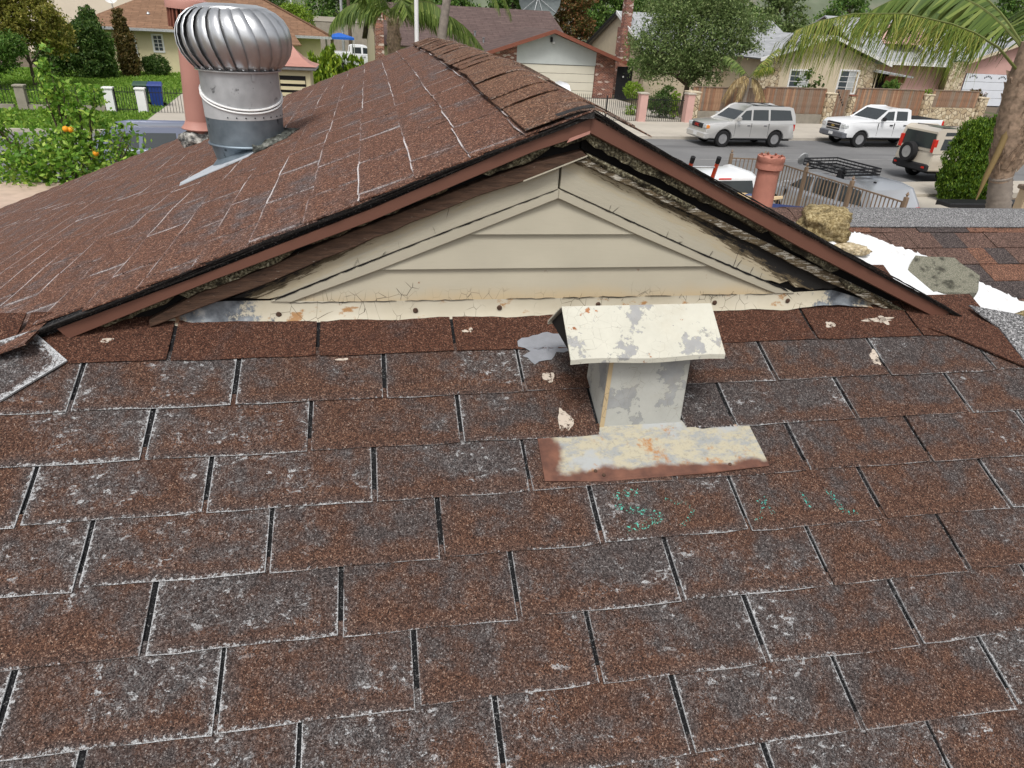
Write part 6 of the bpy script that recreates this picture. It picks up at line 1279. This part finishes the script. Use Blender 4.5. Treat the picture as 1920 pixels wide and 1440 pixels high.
# bronze picket fence along our own driveway (corner, then running away from us)
def bfence(label, p, q, h, name='metal_fence'):
    p, q = Vector(p), Vector(q); d = q - p; L = d.length; rt = thing(name, label, 'fence', (p.x, p.y, G), math.atan2(d.y, d.x), 'bronze driveway fence')
    pickets(rt, 0.08, L - 0.05, 0.105, 0.1, h - 0.03, 0, 'bronze', 0.009, False, (0.03, 0.99)); n = max(1, round(L / 1.5))
    for i in range(n + 1): x = L * i / n; o = MB().box(x - 0.035, x + 0.035, -0.035, 0.035, 0, h + 0.06).build('fence_post', M['bronze'], rt); MB().lathe([(0.03, h + 0.06), (0.012, h + 0.08), (0.035, h + 0.11), (0.012, h + 0.15), (0.001, h + 0.17)], 8, (x, 0, 0)).build('finial', M['bronze'], o)
    return rt
bfence('bronze picket fence running away beside the silver roof rack car', (10.5, 10.4), (9.95, 14.8), 1.72); bfence('short return of bronze picket fence beyond the pink chimney pot', (9.9, 14.85), (9.05, 14.95), 1.72)
# hedge, planter, garden wall on the near side at right
hd = thing('cypress_hedge', 'dense square green cypress hedge left of the big palm trunk', 'hedge', (18.85, 17.7, G), 0.05)
leaf_cloud('foliage', [((-0.45, 0, 1.2), (0.62, 0.6, 1.25)), ((0.45, 0.1, 1.25), (0.68, 0.6, 1.3)), ((0, 0, 1.9), (0.85, 0.55, 0.6)), ((-0.3, 0, 0.6), (0.75, 0.6, 0.6)), ((0.5, 0, 0.6), (0.75, 0.6, 0.6))], 60000, 0.085, M['lf_cyp'], hd, 61, 0.8, aspect=0.35, shell=0.82, clump=0.14); limbs(hd, 0.07, 0.6, [((0, 0, 1.4), (0.4, 0.3, 0.5)), ((0.5, 0, 1.4), (0.3, 0.3, 0.5)), ((-0.5, 0, 1.4), (0.3, 0.3, 0.5))], 2)
o = MB().bbox(17.2, 21, 16.4, 17.0, G, G + 0.25, 0.03).build('planter_edge', M['iron']); tag(o, 'low black edging at the foot of the cypress hedge', 'edging')
gw = thing('garden_wall', 'tan rendered garden wall with brown coping behind the palm trunk', 'wall', (17.6, 13.6, G)); MB().box(-0.9, 4.5, 0, 0.25, 0, 1.25).build('wall', M['stucco_tan'], gw); MB().bbox(-0.95, 4.5, -0.06, 0.31, 1.25, 1.36, 0.02).build('coping', M['wood_d'], gw)
o = MB().bbox(13.4, 17.5, 14.2, 16.8, G, G + 0.12, 0.02).build('paving_slab', M['conc']); tag(o, 'pale concrete slab beside the planter', 'slab')
# neighbour's pale patio roof, far left
o = MB().bbox(-7.5, -3.75, 6.9, 8.72, -1.72, -1.6, 0.02).build('patio_roof', plain('pinkish_patio_sheet', (0.5, 0.38, 0.3), 0.7)); pr_ = thing('patio_cover', 'flat pinkish beige patio cover below the far left roof edge', 'patio cover', (-5.6, 7.8, G)); o.parent = pr_; o.matrix_parent_inverse = wmat(pr_).inverted(); o.name = 'patio_sheet'
for x, y_ in ((-7.3, 7.1), (-3.95, 7.1), (-7.3, 8.5), (-3.95, 8.5)): MB().box(x - 0.05, x + 0.05, y_ - 0.05, y_ + 0.05, G, -1.72).build('patio_post', M['wood_d'], pr_, True)
# poles, wall and clutter far up the side street
for x, y_, h, r_, mt, lab in ((1.245, 14.0, 6.2, 0.042, 'white', 'thin white pole rising behind the ridge'),):
    rt = thing('flag_pole', lab, 'pole', (x, y_, G)); MB().lathe([(r_, 0), (r_, h)], 12).build('shaft', M[mt], rt, smooth=40); MB().lathe([(0.09, 0), (0.09, 0.05), (r_, 0.06)], 12).build('base', M[mt], rt)
for s, t, h, r_, mt, lab in ((1.45, 38, 9, 0.13, 'galv', 'tall grey street pole'), (2.0, 37, 9, 0.15, 'bark', 'tall brown timber utility pole'), (0.2, 30, 3.0, 0.13, 'stucco', 'short cream bollard post behind the cypress bushes'), (-2.6, 44, 6, 0.07, 'white', 'thin white street lamp post')):
    rt = sthing('street_pole', lab, 'pole', s, t, 0, 'street poles beyond the cypress bushes'); MB().lathe([(r_, 0), (r_ * 0.85, h)], 10).build('shaft', M[mt], rt, smooth=40); MB().lathe([(r_ * 1.4, 0), (r_ * 1.4, 0.15), (r_, 0.2)], 10).build('base', M['conc'], rt)
bw = sthing('block_wall', 'long pale grey wall across the end of the side street', 'wall', 1, 46); MB().box(-10, 8, 0, 0.3, 0, 3.3).build('wall', M['block'], bw); MB().box(-10.1, 8.1, -0.05, 0.35, 3.3, 3.7).build('coping', M['conc'], bw)
cn = sthing('pop_up_canopy', 'blue topped canopy in the side street', 'canopy', 0.7, 29); mt = plain('blue_tarp', (0.02, 0.12, 0.5), 0.5)
MB().loft([[(-1, -1, 2.45), (1, -1, 2.45), (1, 1, 2.45), (-1, 1, 2.45)], [(-1, -1, 2.6), (1, -1, 2.6), (1, 1, 2.6), (-1, 1, 2.6)], [(-0.1, -0.1, 2.85), (0.1, -0.1, 2.85), (0.1, 0.1, 2.85), (-0.1, 0.1, 2.85)]]).build('canopy_top', mt, cn)
for sx in (-1, 1):
    for sy in (-1, 1): MB().box(sx * 0.97 - 0.03, sx * 0.97 + 0.03, sy * 0.97 - 0.03, sy * 0.97 + 0.03, 0, 2.45).build('leg', M['galv'], cn)
cl = sthing('hedge_block', 'low clipped dark hedge beside the brick chimney stack', 'hedge', 3.3, 20); leaf_cloud('foliage', [((0, 0, 0.9), (0.8, 0.6, 0.9)), ((0.3, 0, 1.0), (0.7, 0.6, 0.85))], 6000, 0.1, M['lf_dark'], cl, 77, shell=0.85, clump=0.1); limbs(cl, 0.05, 0.6, [((0, 0, 1.0), (0.4, 0.3, 0.3))], 3)
tree('flower_shrub', 'small shrub with yellow flowers on the flagstone pillar', 33.45, 6.4, [((0, 0, 0.12), (0.28, 0.2, 0.14))], 500, 0.08, 'lf_lime', 0.1, 0.02, 57, None, 'shrub', z=1.75)

# ================================================================== vehicles (x forward, y left, z up)
def paint(name, c, metal=0.0, rough=0.28):
    m = NT(name); m.b.inputs['Coat Weight'].default_value = 0.5; m.b.inputs['Coat Roughness'].default_value = 0.08
    P = m.obj(); cc = m.mix(m.math('MULTIPLY', m.mask(m.noise(P, 3, 4), 0.4, 0.8), 0.12), c, tuple(v * 0.75 for v in c)); return m.fin(cc, rough, metal, 0.5)
M['tyre'] = plain('tyre_rubber', (0.016, 0.016, 0.017), 0.85); M['alloy'] = plain('alloy_wheel', (0.55, 0.55, 0.56), 0.3, 0.8); M['trim'] = plain('black_trim', (0.02, 0.02, 0.022), 0.55); M['autoglass'] = plain('car_glass', (0.03, 0.037, 0.04), 0.05, 0, 0.1, 1, spec=0.8)
M['chrome'] = plain('chrome', (0.6, 0.6, 0.62), 0.15, 0.9); M['lamp'] = plain('headlamp_glass', (0.6, 0.62, 0.62), 0.1, 0.2); M['amber'] = plain('amber_lens', (0.7, 0.25, 0.05), 0.2); M['redlens'] = plain('red_lens', (0.55, 0.03, 0.02), 0.2); M['under'] = plain('underbody', (0.012, 0.012, 0.012), 0.9)
def arch_profile(xr, xf, z0, axles, r, zc, top):
    P = [(xr, z0)]
    for xa in axles:
        dz = z0 - zc; hx = math.sqrt(max(0.01, r * r - dz * dz)); a0 = math.atan2(dz, -hx); a1 = math.atan2(dz, hx)
        if a0 < 0: a0 += 2 * math.pi
        for k in range(11): a = a0 + (a1 - a0) * k / 10; P.append((xa + r * math.cos(a), zc + r * math.sin(a)))
    P.append((xf, z0)); return P + top
def rounded(poly, w, b, shape, name, mat, root, sm=32):
    rings = []
    for yy, o in ((-w / 2, b), (-w / 2 + 0.3 * b, 0.3 * b), (-w / 2 + b, 0), (w / 2 - b, 0), (w / 2 - 0.3 * b, 0.3 * b), (w / 2, b)):
        q = offs(poly, o * 0.8) if o else poly; rings.append([shape(x, yy, z) for x, z in q])
    return MB().loft([r[::-1] for r in rings]).build(name, mat, root, smooth=sm)
def wheel_proto(root, r, wd, n, style='alloy'):
    wh = thing('wheel_proto', None, None); wh.parent = root
    ty = MB().lathe([(r * 0.62, -wd / 2), (r * 0.93, -wd / 2), (r, -wd / 2 + 0.035), (r, wd / 2 - 0.035), (r * 0.93, wd / 2), (r * 0.62, wd / 2)], 28, axis='y', caps=False).build('tyre', M['tyre'], wh, smooth=35)
    rm = MB()
    for sd in (-1, 1): rm.lathe([(r * 0.635, sd * (wd / 2 - 0.008)), (r * 0.6, sd * (wd / 2 - 0.012)), (r * 0.57, sd * (wd / 2 - 0.06)), (r * 0.02, sd * (wd / 2 - 0.075))], 28, axis='y', caps=False)
    rm.build('rim', M['trim'], wh, smooth=35)
    sp = MB()
    for sd in (-1, 1):
        y0 = sd * (wd / 2 - 0.025)
        for k in range(n):
            a = 6.28319 * k / n; c, s = math.cos(a), math.sin(a); w0, w1 = r * 0.085, r * 0.07; i0, i1 = r * 0.1, r * 0.61
            V = [(c * i0 - s * w0, y0, s * i0 + c * w0), (c * i0 + s * w0, y0, s * i0 - c * w0), (c * i1 + s * w1, y0 - sd * 0.01, s * i1 - c * w1), (c * i1 - s * w1, y0 - sd * 0.01, s * i1 + c * w1)]
            sp.add(V + [(x, y - sd * 0.02, z) for x, y, z in V], [(0, 1, 2, 3), (7, 6, 5, 4), (0, 4, 5, 1), (2, 6, 7, 3), (1, 5, 6, 2), (3, 7, 4, 0)])
        sp.lathe([(r * 0.02, y0 + sd * 0.008), (r * 0.14, y0 + sd * 0.004), (r * 0.16, y0 - sd * 0.02)], 14, axis='y'); sp.lathe([(r * 0.55, y0 + 0.004), (r * 0.62, y0 + 0.006), (r * 0.62, y0 - 0.006)], 24, axis='y')
    sp.build('spokes', M['alloy'] if style == 'alloy' else M['chrome'], wh, smooth=35); return wh
def vehicle(name, label, cat, loc, rz, S, col, group, bumper=None, sc=1.0):
    rt = thing(name, label, cat, loc, rz, group); rt.scale = (sc, sc, sc); W, z0, r = S['W'], S['z0'], S['r']; pm = col
    xf, xr = S['xf'], S['xr']; zc = r
    def shape(x, y, z):
        k = 1 - 0.09 * smooth01((x - (xf - 0.7)) / 0.7) - 0.05 * smooth01(((xr + 0.4) - x) / 0.4) - 0.05 * max(0, z - 0.85) - 0.04 * max(0, 0.55 - z); return (x, y * k, z)
    body = rounded(arch_profile(xr, xf, z0, S['ax'][::-1] if S['ax'][0] > S['ax'][1] else S['ax'], r + S.get('gap', 0.07), zc, S['top']), W, 0.07, shape, 'body', pm, rt)
    MB().box(xr + 0.15, xf - 0.15, -W / 2 + 0.12, W / 2 - 0.12, z0 - 0.08, z0 + 0.3).build('underbody', M['under'], rt)
    for xa in S['ax']: MB().box(xa - r - 0.1, xa + r + 0.1, -W / 2 + 0.3, W / 2 - 0.3, z0, zc + r + 0.04).build('wheel_housing', M['under'], rt)
    zb, zt = S['zb'], S['zt']; wb_ = W * S.get('cabw', 0.93); kt = S.get('tumble', 0.2)
    def half(z): return wb_ / 2 - (z - zb) * kt
    def cshape(x, y, z): return (x, y * half(z) / (wb_ / 2), z)
    cab = rounded(S['cab'], wb_, 0.06, cshape, 'cabin', pm, rt)
    def side_glass(poly, sd):
        P = poly if sd < 0 else poly[::-1]; V = [(x, sd * (half(z) + 0.004), z) for x, z in P]; V2 = [(x, y - sd * 0.01, z) for x, y, z in V]; n = len(V)
        MB().add(V + V2, [tuple(range(n)), tuple(range(2 * n - 1, n - 1, -1))] + [((i + 1) % n, i, i + n, (i + 1) % n + n) for i in range(n)]).build('side_window', M['autoglass'], rt)
    for p in S['win']:
        for sd in (-1, 1): side_glass(p, sd)
    def end_glass(a, b, nm):
        (x0, za), (x1, zb2) = a, b; d = Vector((x1 - x0, 0, zb2 - za)).normalized(); n = Vector((d.z, 0, -d.x)); n = n if n.x * (1 if x0 > 0 else -1) > 0 else -n
        A, B = Vector((x0, 0, za)) + d * 0.05 + n * 0.012, Vector((x1, 0, zb2)) - d * 0.05 + n * 0.012; ya, yb = half(za) - 0.07, half(zb2) - 0.09
        V = [(A.x, -ya, A.z), (A.x, ya, A.z), (B.x, yb, B.z), (B.x, -yb, B.z)]; V2 = [tuple(Vector(v) - n * 0.01) for v in V]
        MB().add(V + V2, [(0, 1, 2, 3), (7, 6, 5, 4), (0, 4, 5, 1), (1, 5, 6, 2), (2, 6, 7, 3), (3, 7, 4, 0)]).build(nm, M['autoglass'], rt)
    end_glass(*S['wind'], 'windscreen'); end_glass(*S['rear'], 'rear_window')
    wp = wheel_proto(rt, r, S.get('ww', 0.25), S.get('spokes', 6)); wp.name = 'wheel'; first = True
    for xa in S['ax']:
        for sd in (-1, 1):
            o = wp if first else copy_tree(wp, rt); first = False; o.location = (xa, sd * (W / 2 - 0.16), r); o.rotation_euler = (0, 0.3 * xa, 0)
    # lamps, bumpers, mirrors, handles, seams
    zl_ = S['lamp_z']
    for sd in (-1, 1):
        MB().bbox(xf - 0.16, xf + 0.015, sd * (W / 2 - 0.27) - 0.14, sd * (W / 2 - 0.27) + 0.14, zl_ - 0.09, zl_ + 0.09, 0.02).build('headlight', M['lamp'], rt)
        MB().bbox(xf - 0.2, xf - 0.02, sd * (W / 2 - 0.12) - 0.06, sd * (W / 2 - 0.12) + 0.04, zl_ - 0.1, zl_ + 0.07, 0.02).build('indicator', M['amber'] if S.get('amber') else M['lamp'], rt)
        th = S.get('tail_h', (0.85, 1.2)); MB().bbox(xr - 0.02, xr + 0.12, sd * (W / 2 - 0.13) - 0.07, sd * (W / 2 - 0.13) + 0.07, th[0], th[1], 0.015).build('tail_light', M['redlens'], rt)
        MB().bbox(S['mir'][0] - 0.08, S['mir'][0] + 0.06, sd * (W / 2 + 0.1) - 0.1, sd * (W / 2 + 0.1) + 0.1, S['mir'][1], S['mir'][1] + 0.19, 0.03).build('mirror', pm if not S.get('dark_mir') else M['trim'], rt)
        for hx in S['hand']: MB().bbox(hx - 0.09, hx + 0.09, sd * W / 2 * 0.985 - 0.02, sd * W / 2 * 0.985 + 0.02, zb - 0.19, zb - 0.14, 0.008).build('door_handle', M['trim'] if S.get('dark_mir') else M['chrome'], rt)
        for sx in S['seam']: MB().box(sx - 0.006, sx + 0.006, sd * (W / 2 - 0.02) - 0.022, sd * (W / 2 - 0.02) + 0.022, z0 + 0.12, zb - 0.06).build('door_seam', M['trim'], rt)
        MB().bbox(S['ax'][1] + r + 0.1, S['ax'][0] - r - 0.1, sd * (W / 2 - 0.05) - 0.04, sd * (W / 2 - 0.05) + 0.04, z0 - 0.03, z0 + 0.05, 0.015).build('sill', M['trim'] if S.get('dark_sill', True) else pm, rt)
    MB().bbox(xf - 0.25, xf + 0.06, -W / 2 + 0.07, W / 2 - 0.07, z0 - 0.04, z0 + 0.26, 0.05).build('front_bumper', bumper or pm, rt); MB().bbox(xr - 0.07, xr + 0.25, -W / 2 + 0.06, W / 2 - 0.06, z0 - 0.02, z0 + 0.26, 0.05).build('rear_bumper', S.get('rb') or bumper or pm, rt)
    gr = MB().bbox(xf - 0.1, xf + 0.02, -0.5, 0.5, S['gr'][0], S['gr'][1], 0.02).build('grille', M['trim'], rt)
    for i in range(S.get('bars', 0)): z = S['gr'][0] + (S['gr'][1] - S['gr'][0]) * (i + 0.5) / S['bars']; MB().box(xf + 0.02, xf + 0.035, -0.48, 0.48, z - 0.02, z + 0.02).build('grille_bar', M['chrome'], gr)
    MB().box(xf + 0.061, xf + 0.07, -0.16, 0.16, z0 + 0.06, z0 + 0.2).build('number_plate', M['white'], rt)
    return rt
def emblem_text(parent, txt, loc, size, mat):
    cu_ = bpy.data.curves.new('emblem', 'FONT'); cu_.body = txt; cu_.size = size; cu_.extrude = 0.006; cu_.align_x = 'CENTER'; cu_.align_y = 'CENTER'; cu_.materials.append(mat); o = bpy.data.objects.new('emblem', cu_); COL.objects.link(o); o.parent = parent; o.location = loc; o.rotation_euler = (R(90), 0, R(90))
    bpy.context.view_layer.update(); me = bpy.data.meshes.new_from_object(o.evaluated_get(bpy.context.evaluated_depsgraph_get())); q = link('emblem', me, parent); q.location = o.location; q.rotation_euler = o.rotation_euler; bpy.data.objects.remove(o); bpy.data.curves.remove(cu_); return q
SUV = dict(W=1.98, z0=0.4, r=0.39, xf=2.5, xr=-2.5, ax=(1.5, -1.47), top=[(2.5, 0.62), (2.47, 1.0), (2.3, 1.1), (1.2, 1.2), (1.0, 1.22), (-2.38, 1.22), (-2.5, 0.9)], zb=1.2, zt=1.88,
           cab=[(1.25, 1.17), (0.95, 1.3), (0.35, 1.78), (0.1, 1.87), (-2.0, 1.88), (-2.25, 1.82), (-2.4, 1.5), (-2.45, 1.17)][::-1],
           win=[[(0.85, 1.27), (0.1, 1.27), (0.1, 1.74), (0.42, 1.7)][::-1], [(0.0, 1.27), (-0.9, 1.27), (-0.85, 1.76), (0.0, 1.75)][::-1], [(-1.0, 1.27), (-2.3, 1.3), (-2.12, 1.76), (-0.97, 1.77)][::-1]],
           wind=((1.05, 1.22), (0.3, 1.8)), rear=((-2.42, 1.25), (-2.22, 1.82)), lamp_z=0.95, mir=(0.85, 1.25), hand=(0.2, -0.75), seam=(0.95, 0.05, -0.95), gr=(0.82, 1.04), amber=True, tail_h=(0.8, 1.15), cabw=0.95)
silver = paint('silver_car_paint', (0.6, 0.59, 0.57), 0.5, 0.3); whitep = paint('white_car_paint', (0.74, 0.75, 0.76)); tanp = paint('champagne_car_paint', (0.58, 0.52, 0.43), 0.2, 0.3); greyblue = paint('grey_blue_car_paint', (0.16, 0.18, 0.25), 0.3, 0.3); silver2 = paint('pale_silver_car_paint', (0.44, 0.46, 0.49), 0.4, 0.3)
GRP = 'vehicles parked around the street'
v1 = vehicle('parked_suv', 'silver sport utility car parked at the far kerb facing left', 'car', ST(16.3, -1.2), ANG + math.pi, SUV, silver, GRP, None, 0.87)
emblem_text(v1, 'GMC', (2.526, 0, 0.935), 0.19, M['redlens'])
for sd in (-1, 1): MB().tube([(0.0, sd * 0.68, 1.93), (-1.8, sd * 0.68, 1.93)], 0.02, 6).build('roof_rail', M['trim'], v1)
for x in (-0.4, -1.2): MB().tube([(x, -0.68, 1.93), (x, 0.68, 1.93)], 0.018, 6).build('cross_bar', M['trim'], v1)
PU = dict(W=2.03, z0=0.48, r=0.4, xf=2.95, xr=-2.9, ax=(1.95, -1.7), top=[(2.95, 0.7), (2.93, 1.14), (2.75, 1.26), (1.4, 1.35), (-0.75, 1.36), (-0.78, 1.43), (-2.85, 1.43), (-2.9, 0.9)], zb=1.3, zt=1.9,
          cab=[(1.45, 1.27), (1.15, 1.4), (0.6, 1.83), (0.35, 1.9), (-0.55, 1.9), (-0.72, 1.84), (-0.8, 1.27)][::-1],
          win=[[(1.0, 1.36), (0.22, 1.36), (0.22, 1.8), (0.6, 1.77)][::-1], [(0.08, 1.36), (-0.6, 1.36), (-0.57, 1.8), (0.08, 1.81)][::-1]],
          wind=((1.28, 1.3), (0.55, 1.86)), rear=((-0.8, 1.34), (-0.72, 1.84)), lamp_z=1.02, mir=(0.95, 1.34), dark_mir=True, hand=(0.32, -0.5), seam=(1.1, 0.15, -0.75), gr=(0.78, 1.16), bars=2, tail_h=(1.0, 1.38), cabw=0.94, rb=M['chrome'])
greyb = plain('grey_bumper', (0.12, 0.125, 0.14), 0.4)
v2 = vehicle('parked_pickup', 'white crew cab pickup parked at the far kerb facing left', 'pickup truck', ST(24.0, -1.05), ANG + math.pi, PU, whitep, GRP, greyb, 0.88); v2.scale = (0.93, 0.88, 0.88)
MB().box(-2.8, -0.85, -0.85, 0.85, 1.433, 1.44).build('bed_opening', M['under'], v2)
o = MB().box(2.97, 2.985, -0.13, 0.13, 0.955, 1.0).box(2.97, 2.986, -0.06, 0.06, 0.925, 1.03).build('emblem', plain('gold_emblem', (0.5, 0.36, 0.1), 0.3, 0.6), v2)
DI = dict(W=1.9, z0=0.45, r=0.38, xf=2.25, xr=-2.3, ax=(1.3, -1.25), top=[(2.25, 0.65), (2.22, 1.05), (2.05, 1.12), (1.1, 1.2), (-2.25, 1.2), (-2.3, 0.8)], zb=1.18, zt=1.95,
          cab=[(1.2, 1.16), (0.55, 1.78), (0.3, 1.83), (-0.5, 1.84), (-0.75, 1.95), (-2.05, 1.96), (-2.2, 1.88), (-2.28, 1.16)][::-1],
          win=[[(0.95, 1.25), (0.15, 1.25), (0.15, 1.7), (0.5, 1.69)][::-1], [(0.05, 1.25), (-0.8, 1.25), (-0.75, 1.7), (0.05, 1.7)][::-1], [(-0.95, 1.25), (-2.0, 1.25), (-1.9, 1.64), (-0.9, 1.66)][::-1], [(-0.95, 1.76), (-1.9, 1.75), (-1.85, 1.88), (-0.95, 1.88)][::-1]],
          wind=((1.12, 1.22), (0.55, 1.76)), rear=((-2.27, 1.22), (-2.2, 1.86)), lamp_z=0.95, mir=(0.85, 1.22), hand=(0.25, -0.7), seam=(0.95, 0.1, -0.85), gr=(0.8, 1.02), tail_h=(1.15, 1.62), cabw=0.96, tumble=0.13, rb=M['trim'], spokes=5)
v3 = vehicle('parked_suv', 'champagne boxy off road car with spare wheel seen from behind', 'car', ST(20.85, -8.6), ANG, DI, tanp, GRP, None, 0.92)
sw = wheel_proto(v3, 0.37, 0.25, 5); sw.name = 'spare_wheel'; sw.location = (-2.45, 0.12, 1.05); sw.rotation_euler = (0, 0, R(90))
for sd in (-1, 1): MB().tube([(0.2, sd * 0.62, 1.9), (-0.5, sd * 0.62, 1.92), (-1.9, sd * 0.62, 2.02)], 0.018, 6).build('roof_rail', M['trim'], v3)
for sd in (-1, 1): MB().bbox(-2.39, -2.365, sd * 0.7 - 0.07, sd * 0.7 + 0.07, 0.55, 0.62, 0.006).build('fog_light', M['redlens'], v3)
MB().bbox(-0.6, -1.6 + 0.0, -0.4, 0.4, 1.958, 1.97, 0.003) if False else MB().box(-1.6, -0.9, -0.4, 0.4, 1.962, 1.972).build('sunroof', M['autoglass'], v3)
CR = dict(W=1.84, z0=0.38, r=0.35, xf=2.25, xr=-2.25, ax=(1.35, -1.3), top=[(2.25, 0.55), (2.2, 0.85), (1.95, 0.98), (1.1, 1.08), (-2.15, 1.1), (-2.25, 0.75)], zb=1.07, zt=1.62,
          cab=[(1.3, 1.03), (0.9, 1.15), (0.3, 1.54), (0.0, 1.61), (-1.5, 1.61), (-1.85, 1.55), (-2.1, 1.2), (-2.15, 1.03)][::-1],
          win=[[(0.85, 1.12), (0.05, 1.12), (0.05, 1.5), (0.35, 1.48)][::-1], [(-0.05, 1.12), (-0.95, 1.12), (-0.9, 1.52), (-0.05, 1.52)][::-1], [(-1.05, 1.12), (-1.85, 1.16), (-1.65, 1.5), (-1.0, 1.52)][::-1]],
          wind=((1.12, 1.07), (0.25, 1.57)), rear=((-2.12, 1.1), (-1.82, 1.57)), lamp_z=0.78, mir=(0.8, 1.08), hand=(0.2, -0.75), seam=(0.9, 0.0, -1.0), gr=(0.6, 0.82), tail_h=(0.8, 1.15), cabw=0.93, spokes=5)
v4 = vehicle('parked_suv', 'pale silver crossover with black roof basket in the near driveway', 'car', (11.78, 14.45, G), R(100), CR, silver2, GRP, None, 0.9)
bk = MB()
for z in (1.72, 1.8, 1.88):
    for sd in (-1, 1): bk.tube([(0.75, sd * 0.6, z), (-0.85, sd * 0.6, z)], 0.022, 5)
    for x in (0.75, -0.85): bk.tube([(x, -0.6, z), (x, 0.6, z)], 0.022, 5)
for i in range(13): x = -0.85 + 1.6 * i / 12; bk.tube([(x, -0.6, 1.72), (x, 0.6, 1.72)], 0.008, 4); [bk.tube([(x, sd * 0.6, 1.72), (x, sd * 0.6, 1.88)], 0.008, 4) for sd in (-1, 1)]
for i in range(9): y_ = -0.6 + 1.2 * i / 8; [bk.tube([(x, y_, 1.72), (x, y_, 1.88)], 0.008, 4) for x in (0.75, -0.85)]
bk.build('roof_basket', M['iron'], v4)
for x in (0.45, -0.6): MB().tube([(x, -0.65, 1.66), (x, 0.65, 1.66)], 0.02, 6).build('cross_bar', M['iron'], v4)
MB().bbox(-0.75, -0.6, 0.5, 0.66, 1.6, 1.85, 0.02).build('bracket', M['iron'], v4); MB().bbox(-1.35, -1.28, -0.03, 0.03, 1.61, 1.65, 0.008).build('aerial', M['trim'], v4)
sh = MB().lathe([(0.02, 0), (0.16, 0.012), (0.18, 0.03)], 14).build('spade_disc', M['galv'], v4); sh.location = (0.95, 0.45, 1.82); sh.rotation_euler = (0, R(75), 0)
v5 = vehicle('parked_pickup', 'white pickup loaded with timber seen from behind beyond the ladder', 'pickup truck', (7.42, 12.85, G), R(96), PU, whitep, GRP, None, 0.94)
MB().bbox(-0.82, -0.79, -0.16, 0.16, 1.83, 1.865, 0.008).build('brake_light', M['redlens'], v5); MB().box(-2.8, -0.85, -0.85, 0.85, 1.433, 1.44).build('bed_opening', M['under'], v5)
ld = [('timber_board', 'long pale timber board lying in the white pickup bed', 'board', (-1.5, 0.15, 1.55), (1.0, 0.16, 0.03), (0.1, 0.25, 0.35), (0.6, 0.46, 0.28)), ('cardboard_box', 'torn cardboard sheet in the white pickup bed', 'cardboard', (-1.2, -0.2, 1.55), (0.45, 0.3, 0.03), (0.3, 0.1, -0.2), (0.5, 0.36, 0.2)), ('folded_tarp', 'dark blue folded tarp on the pickup tail', 'tarp', (-1.9, -0.75, 1.42), (0.6, 0.2, 0.08), (0.1, 0.1, 0.5), (0.02, 0.035, 0.12)), ('tool_case', 'blue grey tool case standing in the pickup bed', 'case', (-1.3, -0.45, 1.45), (0.16, 0.1, 0.14), (0.1, 0, 0.4), (0.07, 0.1, 0.2))]
for nm, lab, ct_, p, sz, ro, c in ld:
    m = MB().bbox(-sz[0], sz[0], -sz[1], sz[1], -sz[2], sz[2], min(sz) * 0.25); o = m.build(nm, plain(nm + '_mat', c, 0.8, 0, 0.15, 4)); mw = wmat(v5) @ Matrix.Translation(p) @ Matrix.Rotation(ro[2], 4, 'Z') @ Matrix.Rotation(ro[1], 4, 'Y'); o.location = mw.to_translation(); o.rotation_euler = mw.to_euler(); tag(o, lab, ct_, 'load in the pickup bed')
CB = dict(SUV); v6 = vehicle('parked_suv', 'white car standing in front of the cream garage door', 'car', ST(10.75, 9.6, 0.1), ANG + R(90), CR, whitep, GRP, None, 0.88)
v7 = vehicle('parked_suv', 'grey blue car parked at the near kerb beyond the left roof edge', 'car', ST(-5.5, -8.4), ANG, CR, greyblue, GRP, None, 0.92)
# orange ladder leaning on the far eave
la = thing('ladder', 'orange fibreglass ladder with black tips above the right rake', 'ladder', (5.12, 8.0, G), 0.0)
mo = plain('orange_fibreglass', (0.62, 0.07, 0.025), 0.45)
lean = Vector((-0.05, -0.42, 1)).normalized()
for x in (-0.2, 0.2):
    a = Vector((x, 1.2, 0)); b = a + lean * 3.02; MB().tube([a, b], 0.032, 4).build('rail', mo, la); MB().tube([b, b + lean * 0.09], 0.036, 6).build('rail_tip', M['tyre'], la)
for i in range(10): p = lean * (0.25 + 0.3 * i); MB().tube([Vector((-0.2, 1.2, 0)) + p, Vector((0.2, 1.2, 0)) + p], 0.014, 6).build('rung', M['galv'], la)
v8 = vehicle('parked_pickup', 'distant white pickup beside the brick chimney stack', 'pickup truck', ST(2.4, 33), ANG, PU, whitep, GRP)
